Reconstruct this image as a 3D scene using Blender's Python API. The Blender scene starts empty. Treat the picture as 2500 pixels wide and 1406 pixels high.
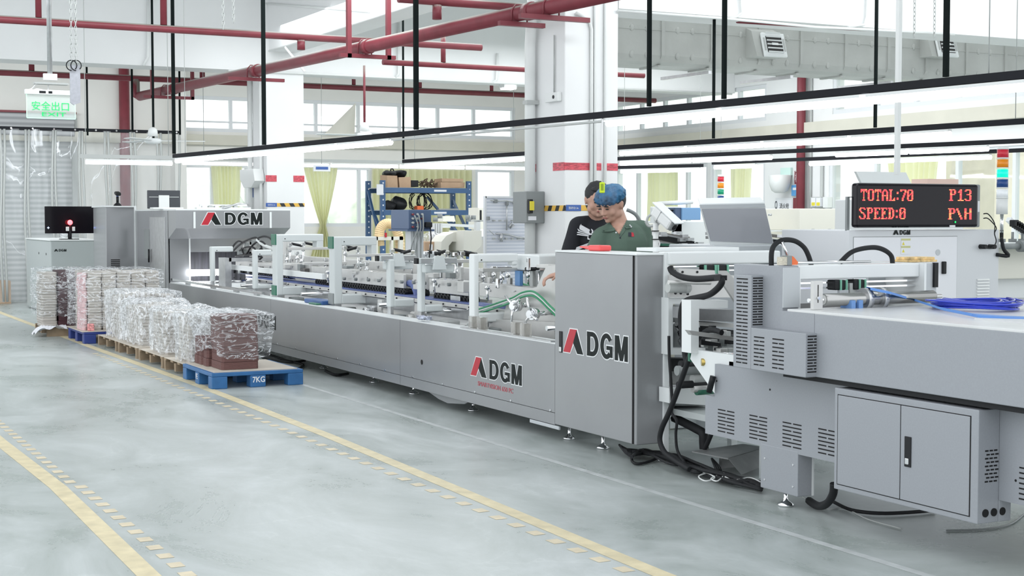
import bpy, bmesh, math, random
from mathutils import Vector, Matrix, noise
random.seed(7)
C = bpy.context.scene.collection
# ---------------- camera, world, exposure ----------------
F = 3580.0; YAW = math.radians(27.3); PIT = math.radians(2.77); H = 1.6
cd = bpy.data.cameras.new('camera'); cam = bpy.data.objects.new('camera', cd); C.objects.link(cam)
cd.sensor_width = 36.0; cd.lens = 36.0 * F / 2500.0; cd.clip_end = 300
cam.location = (0, 0, H); cam.rotation_euler = (math.pi/2 - PIT, 0, -YAW)
bpy.context.scene.camera = cam
vs = bpy.context.scene.view_settings
vs.view_transform = 'Standard'; vs.look = 'None'; vs.gamma = 1; vs.use_curve_mapping = False; vs.exposure = 0.90
w = bpy.data.worlds.new('daylight'); bpy.context.scene.world = w; w.use_nodes = True
bg = w.node_tree.nodes['Background']; bg.inputs[0].default_value = (0.93, 0.965, 1.0, 1); bg.inputs[1].default_value = 0.90
def area(loc, rot, sx, sy, p, col=(0.95, 0.98, 1)):  # added fill light with no fixture, brightens the hall, beams and end wall
    l = bpy.data.lights.new('added_fill_light', 'AREA'); l.shape = 'RECTANGLE'; l.size = sx; l.size_y = sy; l.energy = p; l.color = col
    o = bpy.data.objects.new('added_fill_light', l); C.objects.link(o); o.location = loc; o.rotation_euler = rot
area((10.5, 17.5, 4.5), (0, 0, 0), 9, 8, 300)
area((8.5, 25.6, 3.8), (math.radians(35), 0, 0), 13, 0.5, 75)
area((2.6, 24.5, 3.7), (math.radians(30), 0, 0), 4, 0.5, 40)
area((2.8, 15.0, 4.9), (math.radians(62), 0, 0), 8, 0.5, 70)
area((10.5, 9.2, 5.1), (math.radians(62), 0, 0), 9, 0.5, 95)
# ---------------- pixel rays on known planes (survey of the photograph) ----------------
_cy, _sy, _cp, _sp = math.cos(YAW), math.sin(YAW), math.cos(PIT), math.sin(PIT)
_fw = (_sy*_cp, _cy*_cp, -_sp); _rt = (_cy, -_sy, 0); _up = (_sy*_sp, _cy*_sp, _cp)
def ray(px, py):
    a = (px-1250)/F; b = (703-py)/F
    return [_fw[i]+a*_rt[i]+b*_up[i] for i in range(3)]
def PZ(px, py, z): d = ray(px, py); t = (z-H)/d[2]; return Vector((d[0]*t, d[1]*t, z))
def PX(px, py, x): d = ray(px, py); t = x/d[0]; return Vector((x, d[1]*t, H+d[2]*t))
def PY(px, py, y): d = ray(px, py); t = y/d[1]; return Vector((d[0]*t, y, H+d[2]*t))
# ---------------- materials ----------------
def mat(name, col, rough=0.5, metal=0.0, var=0.0, scale=6.0, bump=0.0, bscale=60.0, emit=None, estr=1.0, spec=0.5, stretch=None, trans=0.0, coat=0.0, alpha=1.0):
    m = bpy.data.materials.new(name); m.use_nodes = True; nt = m.node_tree; b = nt.nodes['Principled BSDF']
    b.inputs['Base Color'].default_value = (*col, 1); b.inputs['Roughness'].default_value = rough; b.inputs['Metallic'].default_value = metal
    b.inputs['Specular IOR Level'].default_value = spec
    if coat: b.inputs['Coat Weight'].default_value = coat; b.inputs['Coat Roughness'].default_value = 0.08
    if trans: b.inputs['Transmission Weight'].default_value = trans
    if alpha < 1: b.inputs['Alpha'].default_value = alpha
    if emit: b.inputs['Emission Color'].default_value = (*emit, 1); b.inputs['Emission Strength'].default_value = estr
    if var or bump:
        tc = nt.nodes.new('ShaderNodeTexCoord'); mp = nt.nodes.new('ShaderNodeMapping'); nt.links.new(tc.outputs['Object'], mp.inputs[0])
        if stretch: mp.inputs['Scale'].default_value = stretch
    if var:
        n = nt.nodes.new('ShaderNodeTexNoise'); n.inputs['Scale'].default_value = scale; n.inputs['Detail'].default_value = 6
        nt.links.new(mp.outputs[0], n.inputs[0])
        r = nt.nodes.new('ShaderNodeMapRange'); r.inputs[1].default_value = 0.3; r.inputs[2].default_value = 0.7
        r.inputs[3].default_value = 1-var; r.inputs[4].default_value = 1+var
        nt.links.new(n.outputs[0], r.inputs[0])
        h = nt.nodes.new('ShaderNodeHueSaturation'); h.inputs['Color'].default_value = (*col, 1)
        nt.links.new(r.outputs[0], h.inputs['Value']); nt.links.new(h.outputs[0], b.inputs['Base Color'])
    if bump:
        n2 = nt.nodes.new('ShaderNodeTexNoise'); n2.inputs['Scale'].default_value = bscale; nt.links.new(mp.outputs[0], n2.inputs[0])
        bp = nt.nodes.new('ShaderNodeBump'); bp.inputs['Strength'].default_value = bump; bp.inputs['Distance'].default_value = 0.01
        nt.links.new(n2.outputs[0], bp.inputs['Height']); nt.links.new(bp.outputs[0], b.inputs['Normal'])
    return m
def srgb(r, g, b): return tuple(((v/255)/12.92 if v <= 10 else (((v/255)+0.055)/1.055)**2.4) for v in (r, g, b))
M = {}
M['wall'] = mat('white_wall_paint', (0.80, 0.81, 0.81), 0.75, var=0.03, scale=0.9)
M['wall2'] = mat('cream_wall_paint', (0.80, 0.79, 0.755), 0.8, var=0.04, scale=0.8)
M['ledge'] = mat('cream_ledge_paint', (0.62, 0.60, 0.52), 0.75, var=0.05, scale=2)
M['ceil'] = mat('ceiling_paint', (0.72, 0.73, 0.74), 0.85)
M['frame'] = mat('white_window_frame', (0.72, 0.74, 0.76), 0.4)
M['glass'] = None
M['grey'] = mat('grey_machine_paint', (0.30, 0.31, 0.32), 0.30, 0.25, var=0.05, scale=1.5, spec=0.5, coat=0.15)
M['greyf'] = mat('grey_feeder_paint', (0.32, 0.338, 0.365), 0.45, 0.1, var=0.03, scale=120)
M['grey2'] = mat('light_grey_paint', (0.50, 0.53, 0.55), 0.35)
M['white'] = mat('white_machine_paint', (0.76, 0.79, 0.79), 0.35)
M['offw'] = mat('offwhite_frame_paint', (0.60, 0.64, 0.64), 0.4)
M['cream'] = mat('cream_machine_paint', (0.75, 0.74, 0.66), 0.45)
M['cream2'] = mat('deep_cream_paint', (0.62, 0.61, 0.52), 0.5)
M['steel'] = mat('brushed_steel', (0.56, 0.57, 0.58), 0.28, 0.85, var=0.1, scale=14)
M['plate'] = mat('ground_steel_plate', (0.60, 0.60, 0.585), 0.38, 0.45, var=0.06, scale=5)
M['chrome'] = mat('chrome', (0.75, 0.76, 0.77), 0.12, 1.0)
M['dark'] = mat('black_plastic', (0.010, 0.011, 0.013), 0.45, spec=0.3)
M['rubber'] = mat('black_rubber', (0.014, 0.015, 0.017), 0.6, spec=0.3)
M['rod'] = mat('black_painted_rod', (0.008, 0.012, 0.012), 0.9, spec=0.12)
M['track'] = mat('dark_track_paint', (0.020, 0.021, 0.025), 0.8, spec=0.15)
M['void'] = mat('dark_cutout', (0.006, 0.006, 0.007), 0.8)
M['green'] = mat('green_end_cap', (0.03, 0.16, 0.10), 0.4)
M['lgreen'] = mat('light_green_plastic', (0.20, 0.50, 0.36), 0.4)
M['blue'] = mat('blue_belt', (0.10, 0.14, 0.34), 0.5)
M['red'] = mat('red_pipe_paint', srgb(122, 48, 58), 0.45, var=0.12, scale=5)
def dusty(m):
    # pale dust settled on the upper side of the pipes
    nt = m.node_tree; N = nt.nodes.new; L = nt.links.new; b = nt.nodes['Principled BSDF']; src = b.inputs['Base Color'].links[0].from_socket
    g = N('ShaderNodeNewGeometry'); s = N('ShaderNodeSeparateXYZ'); L(g.outputs['Normal'], s.inputs[0]); n = N('ShaderNodeTexNoise'); n.inputs['Scale'].default_value = 4
    a = N('ShaderNodeMath'); a.operation = 'MULTIPLY_ADD'; L(n.outputs[0], a.inputs[0]); a.inputs[1].default_value = .5; L(s.outputs[2], a.inputs[2])
    r = N('ShaderNodeMapRange'); r.inputs[1].default_value = .72; r.inputs[2].default_value = 1.0; L(a.outputs[0], r.inputs[0])
    x = N('ShaderNodeMixRGB'); L(r.outputs[0], x.inputs[0]); L(src, x.inputs[1]); x.inputs[2].default_value = (.30, .28, .25, 1); L(x.outputs[0], b.inputs['Base Color'])
dusty(M['red'])
M['duct'] = mat('galvanised_duct_foil', (0.47, 0.485, 0.465), 0.55, 0.1, var=0.07, scale=3, bump=0.3, bscale=9)
M['pvc'] = mat('white_pvc', (0.76, 0.78, 0.77), 0.4)
M['pvcg'] = mat('grey_pvc', (0.45, 0.47, 0.46), 0.5)
M['tube'] = mat('lit_tube', (1, 1, 1), 0.5, emit=(0.93, 0.95, 1.0), estr=5.5)
M['film'] = None
M['logo_red'] = mat('logo_red', srgb(182, 30, 48), 0.4)
M['logo_dark'] = mat('logo_dark', (0.012, 0.016, 0.016), 0.5, spec=.15)
M['logo_white'] = mat('logo_white', (0.75, 0.77, 0.78), 0.4)
M['rackblue'] = mat('blue_rack_paint', srgb(58, 92, 132), 0.4, var=0.06)
M['palblue'] = mat('blue_pallet_plastic', srgb(48, 104, 158), 0.5, var=0.12, scale=10)
M['palnavy'] = mat('navy_pallet_plastic', srgb(40, 60, 130), 0.5, var=0.1, scale=10)
M['wood'] = mat('pallet_wood', srgb(150, 132, 110), 0.8, var=0.15, scale=9, stretch=(1, 6, 1))
M['board'] = mat('hardboard_sheet', srgb(200, 192, 180), 0.7, var=0.06)
M['kraft'] = mat('kraft_cardboard', srgb(190, 160, 132), 0.8, var=0.06)
M['grass'] = mat('leaf_green', (0.55, 0.62, 0.48), 0.8, var=0.3, scale=2)
def cloth_mat():
    m = mat('pale_yellow_cloth', (0.84, 0.84, 0.60), 0.9); nt = m.node_tree; b = nt.nodes['Principled BSDF']; t = nt.nodes.new('ShaderNodeBsdfTranslucent'); t.inputs[0].default_value = (0.90, 0.90, 0.66, 1)
    x = nt.nodes.new('ShaderNodeMixShader'); x.inputs[0].default_value = 0.5; nt.links.new(b.outputs[0], x.inputs[1]); nt.links.new(t.outputs[0], x.inputs[2]); nt.links.new(x.outputs[0], nt.nodes['Material Output'].inputs[0]); return m
M['curtain'] = cloth_mat()
M['yellow'] = mat('yellow_plastic', (0.72, 0.62, 0.05), 0.5)
M['orange'] = mat('orange_plastic', (0.80, 0.16, 0.04), 0.4)
M['paper'] = mat('white_paper', (0.78, 0.79, 0.82), 0.7)
M['skin'] = mat('skin', srgb(186, 146, 128), 0.5, var=0.06, scale=14)
M['lips'] = mat('lips', srgb(150, 90, 84), 0.5)
M['hair'] = mat('black_hair', (0.012, 0.012, 0.014), 0.6, bump=0.6, bscale=120)
M['polo'] = mat('green_polo_cloth', srgb(84, 104, 92), 0.85, var=0.06, scale=10, bump=0.25, bscale=12)
M['tee'] = mat('black_tee_cloth', (0.010, 0.011, 0.016), 0.85, bump=0.3, bscale=10)
M['pants'] = mat('dark_trouser_cloth', (0.03, 0.035, 0.05), 0.85)
M['cable'] = mat('white_cable', (0.8, 0.8, 0.8), 0.4)
M['sbox'] = mat('grey_switch_box_paint', (0.24, 0.26, 0.26), 0.45)
def mix_glass():
    m = bpy.data.materials.new('window_glass'); m.use_nodes = True; nt = m.node_tree; nt.nodes.clear()
    o = nt.nodes.new('ShaderNodeOutputMaterial'); t = nt.nodes.new('ShaderNodeBsdfTransparent'); t.inputs[0].default_value = (0.96, 0.98, 0.97, 1)
    g = nt.nodes.new('ShaderNodeBsdfGlossy'); g.inputs['Roughness'].default_value = 0.03; x = nt.nodes.new('ShaderNodeMixShader'); x.inputs[0].default_value = 0.07
    nt.links.new(t.outputs[0], x.inputs[1]); nt.links.new(g.outputs[0], x.inputs[2]); nt.links.new(x.outputs[0], o.inputs[0]); return m
M['glass'] = mix_glass()
def film_mat(name, lo, hi, scale, stretch, body=0.12, col=(0.9, 0.92, 0.95), soft=0.12):
    # crinkled clear film: clear where flat, milky and glossy along the creases
    m = bpy.data.materials.new(name); m.use_nodes = True; nt = m.node_tree; nt.nodes.clear(); N = nt.nodes.new; L = nt.links.new
    o = N('ShaderNodeOutputMaterial'); t = N('ShaderNodeBsdfTransparent'); t.inputs[0].default_value = (0.97, 0.98, 0.98, 1)
    p = N('ShaderNodeBsdfPrincipled'); p.inputs['Base Color'].default_value = (*col, 1); p.inputs['Roughness'].default_value = 0.18
    tc = N('ShaderNodeTexCoord'); mp = N('ShaderNodeMapping'); mp.inputs['Scale'].default_value = stretch; L(tc.outputs['Object'], mp.inputs[0])
    n = N('ShaderNodeTexNoise'); n.inputs['Scale'].default_value = scale; n.inputs['Detail'].default_value = 5; n.inputs['Distortion'].default_value = 1.6; L(mp.outputs[0], n.inputs[0])
    n2 = N('ShaderNodeTexNoise'); n2.inputs['Scale'].default_value = scale*0.35; n2.inputs['Detail'].default_value = 3; L(mp.outputs[0], n2.inputs[0])
    a = N('ShaderNodeMath'); a.operation = 'SUBTRACT'; L(n.outputs[0], a.inputs[0]); a.inputs[1].default_value = 0.5
    ab = N('ShaderNodeMath'); ab.operation = 'ABSOLUTE'; L(a.outputs[0], ab.inputs[0])
    r = N('ShaderNodeMapRange'); r.inputs[1].default_value = 0.0; r.inputs[2].default_value = soft; r.inputs[3].default_value = hi; r.inputs[4].default_value = lo; L(ab.outputs[0], r.inputs[0])
    ml = N('ShaderNodeMath'); ml.operation = 'MULTIPLY'; L(r.outputs[0], ml.inputs[0]); r2 = N('ShaderNodeMapRange'); r2.inputs[1].default_value = 0.35; r2.inputs[2].default_value = 0.65; r2.inputs[3].default_value = 0.45; r2.inputs[4].default_value = 1.1; L(n2.outputs[0], r2.inputs[0]); L(r2.outputs[0], ml.inputs[1])
    ad = N('ShaderNodeMath'); ad.operation = 'ADD'; ad.use_clamp = True; L(ml.outputs[0], ad.inputs[0]); ad.inputs[1].default_value = body
    bp = N('ShaderNodeBump'); bp.inputs['Strength'].default_value = 0.9; bp.inputs['Distance'].default_value = 0.03; L(n.outputs[0], bp.inputs['Height']); L(bp.outputs[0], p.inputs['Normal'])
    x = N('ShaderNodeMixShader'); L(ad.outputs[0], x.inputs[0]); L(t.outputs[0], x.inputs[1]); L(p.outputs[0], x.inputs[2]); L(x.outputs[0], o.inputs[0]); return m
M['film'] = film_mat('stretch_film', 0.0, 0.80, 4.5, (1, 1, 3.2), 0.07, soft=0.045)
M['film_l'] = film_mat('loose_stretch_film', 0.02, 0.9, 6.0, (1.8, 1.8, 1), 0.15, soft=0.07)
M['strip'] = film_mat('clear_pvc_strip', 0.0, 0.9, 0.55, (1.1, 1, 0.9), 0.17, soft=0.012)
# floor: worn coated concrete
def floor_mat():
    m = mat('coated_concrete', (0.5, 0.5, 0.5), 0.3); nt = m.node_tree; N = nt.nodes.new; L = nt.links.new; b = nt.nodes['Principled BSDF']
    tc = N('ShaderNodeTexCoord'); mp = N('ShaderNodeMapping'); L(tc.outputs['Object'], mp.inputs[0]); mp.inputs['Scale'].default_value = (1, 0.55, 1); mp.inputs['Rotation'].default_value = (0, 0, 0.5)
    n = N('ShaderNodeTexNoise'); n.inputs['Scale'].default_value = 1.1; n.inputs['Detail'].default_value = 12; n.inputs['Roughness'].default_value = 0.70; n.inputs['Distortion'].default_value = 0.6; L(mp.outputs[0], n.inputs[0])
    c = N('ShaderNodeValToRGB'); c.color_ramp.elements[0].position = 0.36; c.color_ramp.elements[0].color = (0.315, 0.36, 0.34, 1); c.color_ramp.elements[1].position = 0.68; c.color_ramp.elements[1].color = (0.56, 0.60, 0.60, 1)
    L(n.outputs[0], c.inputs[0])
    v = N('ShaderNodeTexVoronoi'); v.feature = 'DISTANCE_TO_EDGE'; v.inputs['Scale'].default_value = 1.3
    n3 = N('ShaderNodeTexNoise'); n3.inputs['Scale'].default_value = 3; n3.inputs['Detail'].default_value = 5; L(tc.outputs['Object'], n3.inputs[0])
    mv = N('ShaderNodeMixRGB'); mv.inputs[0].default_value = 0.35; L(tc.outputs['Object'], mv.inputs[1]); L(n3.outputs['Color'], mv.inputs[2]); L(mv.outputs[0], v.inputs[0])
    r = N('ShaderNodeMapRange'); r.inputs[1].default_value = 0.0; r.inputs[2].default_value = 0.012; r.inputs[3].default_value = 0.5; r.inputs[4].default_value = 0.0; L(v.outputs[0], r.inputs[0])
    g2 = N('ShaderNodeMath'); g2.operation = 'MULTIPLY'; L(r.outputs[0], g2.inputs[0]); r4 = N('ShaderNodeMapRange'); r4.inputs[1].default_value = 0.45; r4.inputs[2].default_value = 0.7; L(n.outputs[0], r4.inputs[0]); L(r4.outputs[0], g2.inputs[1])
    mx = N('ShaderNodeMixRGB'); L(g2.outputs[0], mx.inputs[0]); L(c.outputs[0], mx.inputs[1]); mx.inputs[2].default_value = (0.66, 0.70, 0.69, 1); L(mx.outputs[0], b.inputs['Base Color'])
    r3 = N('ShaderNodeMapRange'); r3.inputs[1].default_value = 0.3; r3.inputs[2].default_value = 0.7; r3.inputs[3].default_value = 0.22; r3.inputs[4].default_value = 0.40; L(n.outputs[0], r3.inputs[0]); L(r3.outputs[0], b.inputs['Roughness'])
    return m
M['floor'] = floor_mat()
M['yline'] = mat('worn_yellow_paint', (0.66, 0.58, 0.38), 0.5, var=0.14, scale=9)
M['ydash'] = mat('faded_yellow_paint', (0.66, 0.58, 0.42), 0.5, var=0.12, scale=9)
# ---------------- mesh building ----------------
def ax(v): return v if isinstance(v, Vector) else Vector(v)
class MB:
    def __init__(s): s.bm = bmesh.new(); s.sm = False
    def face_verts(s, vs, fs):
        V = [s.bm.verts.new(v) for v in vs]
        for f in fs:
            try: s.bm.faces.new([V[i] for i in f])
            except ValueError: pass
        return V
    def box(s, x, y, z, bev=0):
        x0, x1 = min(x), max(x); y0, y1 = min(y), max(y); z0, z1 = min(z), max(z)
        V = s.face_verts([(x0,y0,z0),(x1,y0,z0),(x1,y1,z0),(x0,y1,z0),(x0,y0,z1),(x1,y0,z1),(x1,y1,z1),(x0,y1,z1)],
            [(0,3,2,1),(4,5,6,7),(0,1,5,4),(1,2,6,5),(2,3,7,6),(3,0,4,7)])
        if bev:
            E = {e for v in V for e in v.link_edges}
            bmesh.ops.bevel(s.bm, geom=list(E), offset=bev, segments=2, affect='EDGES', profile=0.5)
        return s
    def obox(s, c, u, v, n, su, sv, sn, bev=0):   # oriented box about its centre
        c = ax(c); u = ax(u).normalized(); v = ax(v).normalized(); n = ax(n).normalized()
        vs = []
        for k in (-1, 1):
            for a, b in ((-1,-1),(1,-1),(1,1),(-1,1)): vs.append(c+u*(a*su/2)+v*(b*sv/2)+n*(k*sn/2))
        V = s.face_verts(vs, [(0,3,2,1),(4,5,6,7),(0,1,5,4),(1,2,6,5),(2,3,7,6),(3,0,4,7)])
        if bev:
            E = {e for q in V for e in q.link_edges}
            bmesh.ops.bevel(s.bm, geom=list(E), offset=bev, segments=2, affect='EDGES', profile=0.5)
        return s
    def bar(s, a, b, wd, ht, up=(0,0,1)):         # rectangular bar a to b
        a = ax(a); b = ax(b); d = (b-a); n = d.normalized(); up = ax(up); sd = n.cross(up)
        if sd.length < 1e-4: sd = n.cross(Vector((1,0,0)))
        sd.normalize(); u2 = sd.cross(n)
        return s.obox((a+b)/2, sd, u2, n, wd, ht, d.length)
    def cyl(s, a, b, r, r2=None, n=16):
        a = ax(a); b = ax(b); r2 = r if r2 is None else r2; d = (b-a).normalized(); t = d.orthogonal().normalized(); q = d.cross(t)
        A = [s.bm.verts.new(a+(t*math.cos(2*math.pi*i/n)+q*math.sin(2*math.pi*i/n))*r) for i in range(n)]
        B = [s.bm.verts.new(b+(t*math.cos(2*math.pi*i/n)+q*math.sin(2*math.pi*i/n))*r2) for i in range(n)]
        for i in range(n):
            f = s.bm.faces.new((A[i], A[(i+1)%n], B[(i+1)%n], B[i])); f.smooth = True
        s.bm.faces.new(A[::-1]); s.bm.faces.new(B); return s
    def tube(s, pts, r, n=8, closed=False, sub=0):
        P = [ax(p) for p in pts]
        if sub:
            Q = []
            m = len(P)
            for i in range(m-1):
                p0 = P[max(i-1,0)]; p1 = P[i]; p2 = P[i+1]; p3 = P[min(i+2,m-1)]
                for k in range(sub):
                    t = k/sub
                    Q.append(0.5*((2*p1)+(p2-p0)*t+(2*p0-5*p1+4*p2-p3)*t*t+(3*p1-p0-3*p2+p3)*t**3))
            Q.append(P[-1]); P = Q
        rings = []; t = None; m = len(P)
        for i, p in enumerate(P):
            d = (P[(i+1)%m]-P[i-1]) if closed else (P[min(i+1,m-1)]-P[max(i-1,0)])
            if d.length < 1e-9: d = Vector((0,0,1))
            d.normalize()
            if t is None: t = d.orthogonal().normalized()
            else:
                t = t - d*t.dot(d); t = t.normalized() if t.length > 1e-6 else d.orthogonal().normalized()
            q = d.cross(t)
            rings.append([s.bm.verts.new(p+(t*math.cos(2*math.pi*k/n)+q*math.sin(2*math.pi*k/n))*r) for k in range(n)])
        for i in range(m if closed else m-1):
            A, B = rings[i], rings[(i+1)%m]
            for k in range(n):
                f = s.bm.faces.new((A[k], A[(k+1)%n], B[(k+1)%n], B[k])); f.smooth = True
        if not closed:
            s.bm.faces.new(rings[0][::-1]); s.bm.faces.new(rings[-1])
        return s
    def prism(s, poly, d):                         # polygon (3-D points) pushed along d
        d = ax(d); A = [s.bm.verts.new(ax(p)) for p in poly]; B = [s.bm.verts.new(ax(p)+d) for p in poly]; n = len(poly)
        s.bm.faces.new(A[::-1]); s.bm.faces.new(B)
        for i in range(n): s.bm.faces.new((A[i], A[(i+1)%n], B[(i+1)%n], B[i]))
        return s
    def ball(s, c, r, sc=(1,1,1), n=12, rot=None):
        g = bmesh.ops.create_uvsphere(s.bm, u_segments=n, v_segments=max(6, n*2//3), radius=r)
        mt = Matrix.Translation(ax(c)) @ (rot.to_4x4() if rot else Matrix()) @ Matrix.Diagonal((*sc, 1))
        bmesh.ops.transform(s.bm, matrix=mt, verts=g['verts'])
        for v in g['verts']:
            for f in v.link_faces: f.smooth = True
        return s
    def lathe(s, c, prof, n=20):                   # prof: (r, z) pairs about vertical axis at c
        c = ax(c); R = []
        for r, z in prof: R.append([s.bm.verts.new(c+Vector((r*math.cos(2*math.pi*k/n), r*math.sin(2*math.pi*k/n), z))) for k in range(n)])
        for A, B in zip(R, R[1:]):
            for k in range(n):
                f = s.bm.faces.new((A[k], A[(k+1)%n], B[(k+1)%n], B[k])); f.smooth = True
        s.bm.faces.new(R[0][::-1]); s.bm.faces.new(R[-1]); return s
    def done(s, name, m, parent=None, label=None, cat=None, group=None, kind=None, recalc=True):
        if recalc: bmesh.ops.recalc_face_normals(s.bm, faces=s.bm.faces)
        return place(s.bm, name, m, parent, label, cat, group, kind)
WL = {}
def place(bm, name, m, parent=None, label=None, cat=None, group=None, kind=None):
    if parent is not None: org = WL[parent.name]
    else:
        vs_ = [v.co for v in bm.verts]
        org = Vector(((min(v.x for v in vs_)+max(v.x for v in vs_))/2, (min(v.y for v in vs_)+max(v.y for v in vs_))/2, min(v.z for v in vs_)))
    bmesh.ops.translate(bm, vec=-org, verts=bm.verts)
    me = bpy.data.meshes.new(name); bm.to_mesh(me); bm.free()
    me.materials.append(M[m] if isinstance(m, str) else m)
    o = bpy.data.objects.new(name, me); C.objects.link(o)
    if parent is not None: o.parent = parent; WL[o.name] = org.copy()
    else: o.location = org; WL[o.name] = org.copy()
    tag(o, label, cat, group, kind); return o
def tag(o, label=None, cat=None, group=None, kind=None):
    if label: o['label'] = label
    if cat: o['category'] = cat
    if group: o['group'] = group
    if kind: o['kind'] = kind
def thing(name, label, cat, loc, group=None):
    o = bpy.data.objects.new(name, None); C.objects.link(o); o.location = loc; o.empty_display_size = 0.1
    WL[o.name] = Vector(loc); tag(o, label, cat, group); return o
def struct(mb, name, m): return mb.done(name, m, kind='structure')
def smooth(o):
    for p in o.data.polygons: p.use_smooth = True
    return o
def txt(s, name, m, parent, org, u, v, w_, h_=None, off=0.0, ext=0.002, keep=False):
    """Lettering fitted in a w_ x h_ box from org (its lower-left corner) along u and v."""
    cu = bpy.data.curves.new('letters', 'FONT'); cu.body = s; cu.offset = off; cu.extrude = 0.01; cu.resolution_u = 3
    o = bpy.data.objects.new('letters', cu); C.objects.link(o); bpy.context.view_layer.update()
    me = bpy.data.meshes.new_from_object(o.evaluated_get(bpy.context.evaluated_depsgraph_get()))
    bpy.data.objects.remove(o); bm = bmesh.new(); bm.from_mesh(me); bpy.data.meshes.remove(me)
    xs = [q.co.x for q in bm.verts]; ys = [q.co.y for q in bm.verts]
    if not xs: return None
    x0, x1, y0, y1 = min(xs), max(xs), min(ys), max(ys); sx = w_/(x1-x0); sy = sx if h_ is None else h_/(y1-y0)
    u = ax(u).normalized(); v = ax(v).normalized(); n = u.cross(v); org = ax(org)
    for q in bm.verts: q.co = org+u*((q.co.x-x0)*sx)+v*((q.co.y-y0)*sy)+n*(ext if q.co.z > 0 else 0)
    return place(bm, name, m, parent)
def poly(name, pts2, m, parent, org, u, v, ext=0.002):
    u = ax(u).normalized(); v = ax(v).normalized(); org = ax(org)
    return MB().prism([org+u*a+v*b for a, b in pts2], u.cross(v)*ext).done(name, m, parent)
def letters(parent, org, u, v, w_, h_, e, m, nm, t_=0.0015):
    """Bold grotesque D G M in a w_ x h_ box, grown outward by e."""
    n = u.cross(v); P = lambda a, b: org+u*a+v*b; lw = w_*.29; gap = w_*.045; sx = w_*.085; sy = h_*.19
    cnt = [0]
    def pg(mb, pts): cnt[0] += 1; mb.prism([P(*q) for q in pts], n*(t_+(cnt[0] % 4)*.0003))
    def ring(mb, cx, cy, ax_, ay, bx_, by, a0, a1, k=18):
        for i in range(k):
            s0 = math.radians(a0+(a1-a0)*i/k); s1 = math.radians(a0+(a1-a0)*(i+1)/k)
            mb.prism([P(*q) for q in [(cx+ax_*math.cos(s0), cy+ay*math.sin(s0)), (cx+ax_*math.cos(s1), cy+ay*math.sin(s1)), (cx+bx_*math.cos(s1), cy+by*math.sin(s1)), (cx+bx_*math.cos(s0), cy+by*math.sin(s0))]], n*t_)
    D = MB(); pg(D, [(-e, -e), (sx+e, -e), (sx+e, h_+e), (-e, h_+e)]); cx = lw*.45
    pg(D, [(0, -e), (cx, -e), (cx, sy+e), (0, sy+e)]); pg(D, [(0, h_-sy-e), (cx, h_-sy-e), (cx, h_+e), (0, h_+e)])
    ring(D, cx, h_/2, lw*.55+e, h_/2+e, lw*.55-sx-e, h_/2-sy-e, -90, 90); D.done(nm, m, parent)
    G_ = MB(); x0 = lw+gap; cx = x0+lw*.52; ring(G_, cx, h_/2, lw*.52+e, h_*.52+e, lw*.52-sx-e, h_*.52-sy-e, 35, 318, 26)
    pg(G_, [(cx-e, h_*.36-e), (cx+lw*.52+e, h_*.36-e), (cx+lw*.52+e, h_*.52+e), (cx-e, h_*.52+e)]); pg(G_, [(cx+lw*.52-sx*.8-e, h_*.06-e), (cx+lw*.52+e, h_*.06-e), (cx+lw*.52+e, h_*.5), (cx+lw*.52-sx*.8-e, h_*.5)]); G_.done(nm, m, parent)
    Mm = MB(); x0 = 2*(lw+gap)+w_*.02; mw = w_-x0; q = sx*.92
    pg(Mm, [(x0-e, -e), (x0+q+e, -e), (x0+q+e, h_+e), (x0-e, h_+e)]); pg(Mm, [(x0+mw-q-e, -e), (x0+mw+e, -e), (x0+mw+e, h_+e), (x0+mw-q-e, h_+e)])
    c = x0+mw/2; pg(Mm, [(x0, h_+e), (x0+q*1.25+e, h_+e), (c+q*.45+e, -e), (c-q*.45-e, -e)]); pg(Mm, [(x0+mw-q*1.25-e, h_+e), (x0+mw, h_+e), (c+q*.45+e, -e), (c-q*.45-e, -e)]); Mm.done(nm, m, parent)
def logo(parent, org, u, v, w_, h_, white=True, mono=False):
    """Chevron of a red and a dark bar followed by three letters."""
    u = ax(u).normalized(); v = ax(v).normalized(); n = u.cross(v); org = ax(org)
    a = w_*0.31
    red = [(0,0),(0.36*a,0),(0.72*a,h_),(0.36*a,h_)]; dk = [(0.70*a,h_*0.98),(1.04*a,0),(0.74*a,0),(0.53*a,h_*0.42)]
    if white:
        e = h_*0.045
        poly('mark_border', [(-e*1.4,-e),(0.36*a+e*.4,-e),(0.55*a,h_*.34),(0.70*a,-e),(1.04*a+e*1.4,-e),(0.72*a+e,h_+e),(0.34*a-e*.6,h_+e)], 'logo_white', parent, org, u, v, 0.002)
    poly('red_bar', red, 'logo_dark' if mono else 'logo_red', parent, org+n*0.002, u, v); poly('dark_bar', dk, 'logo_dark', parent, org+n*0.002, u, v)
    lx0 = w_*0.385; lw = w_*0.615; lh = h_
    for k, (e, m_, nm, off) in enumerate(((h_*.05, 'logo_white', 'letter_border', .0004), (0, 'logo_dark', 'lettering', .0020)) if white else ((0, 'logo_dark', 'lettering', .0028),)):
        letters(parent, org+u*lx0+n*off, u, v, lw, lh, e, m_, nm)
UX, UY, UZ = Vector((1,0,0)), Vector((0,1,0)), Vector((0,0,1))
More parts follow.
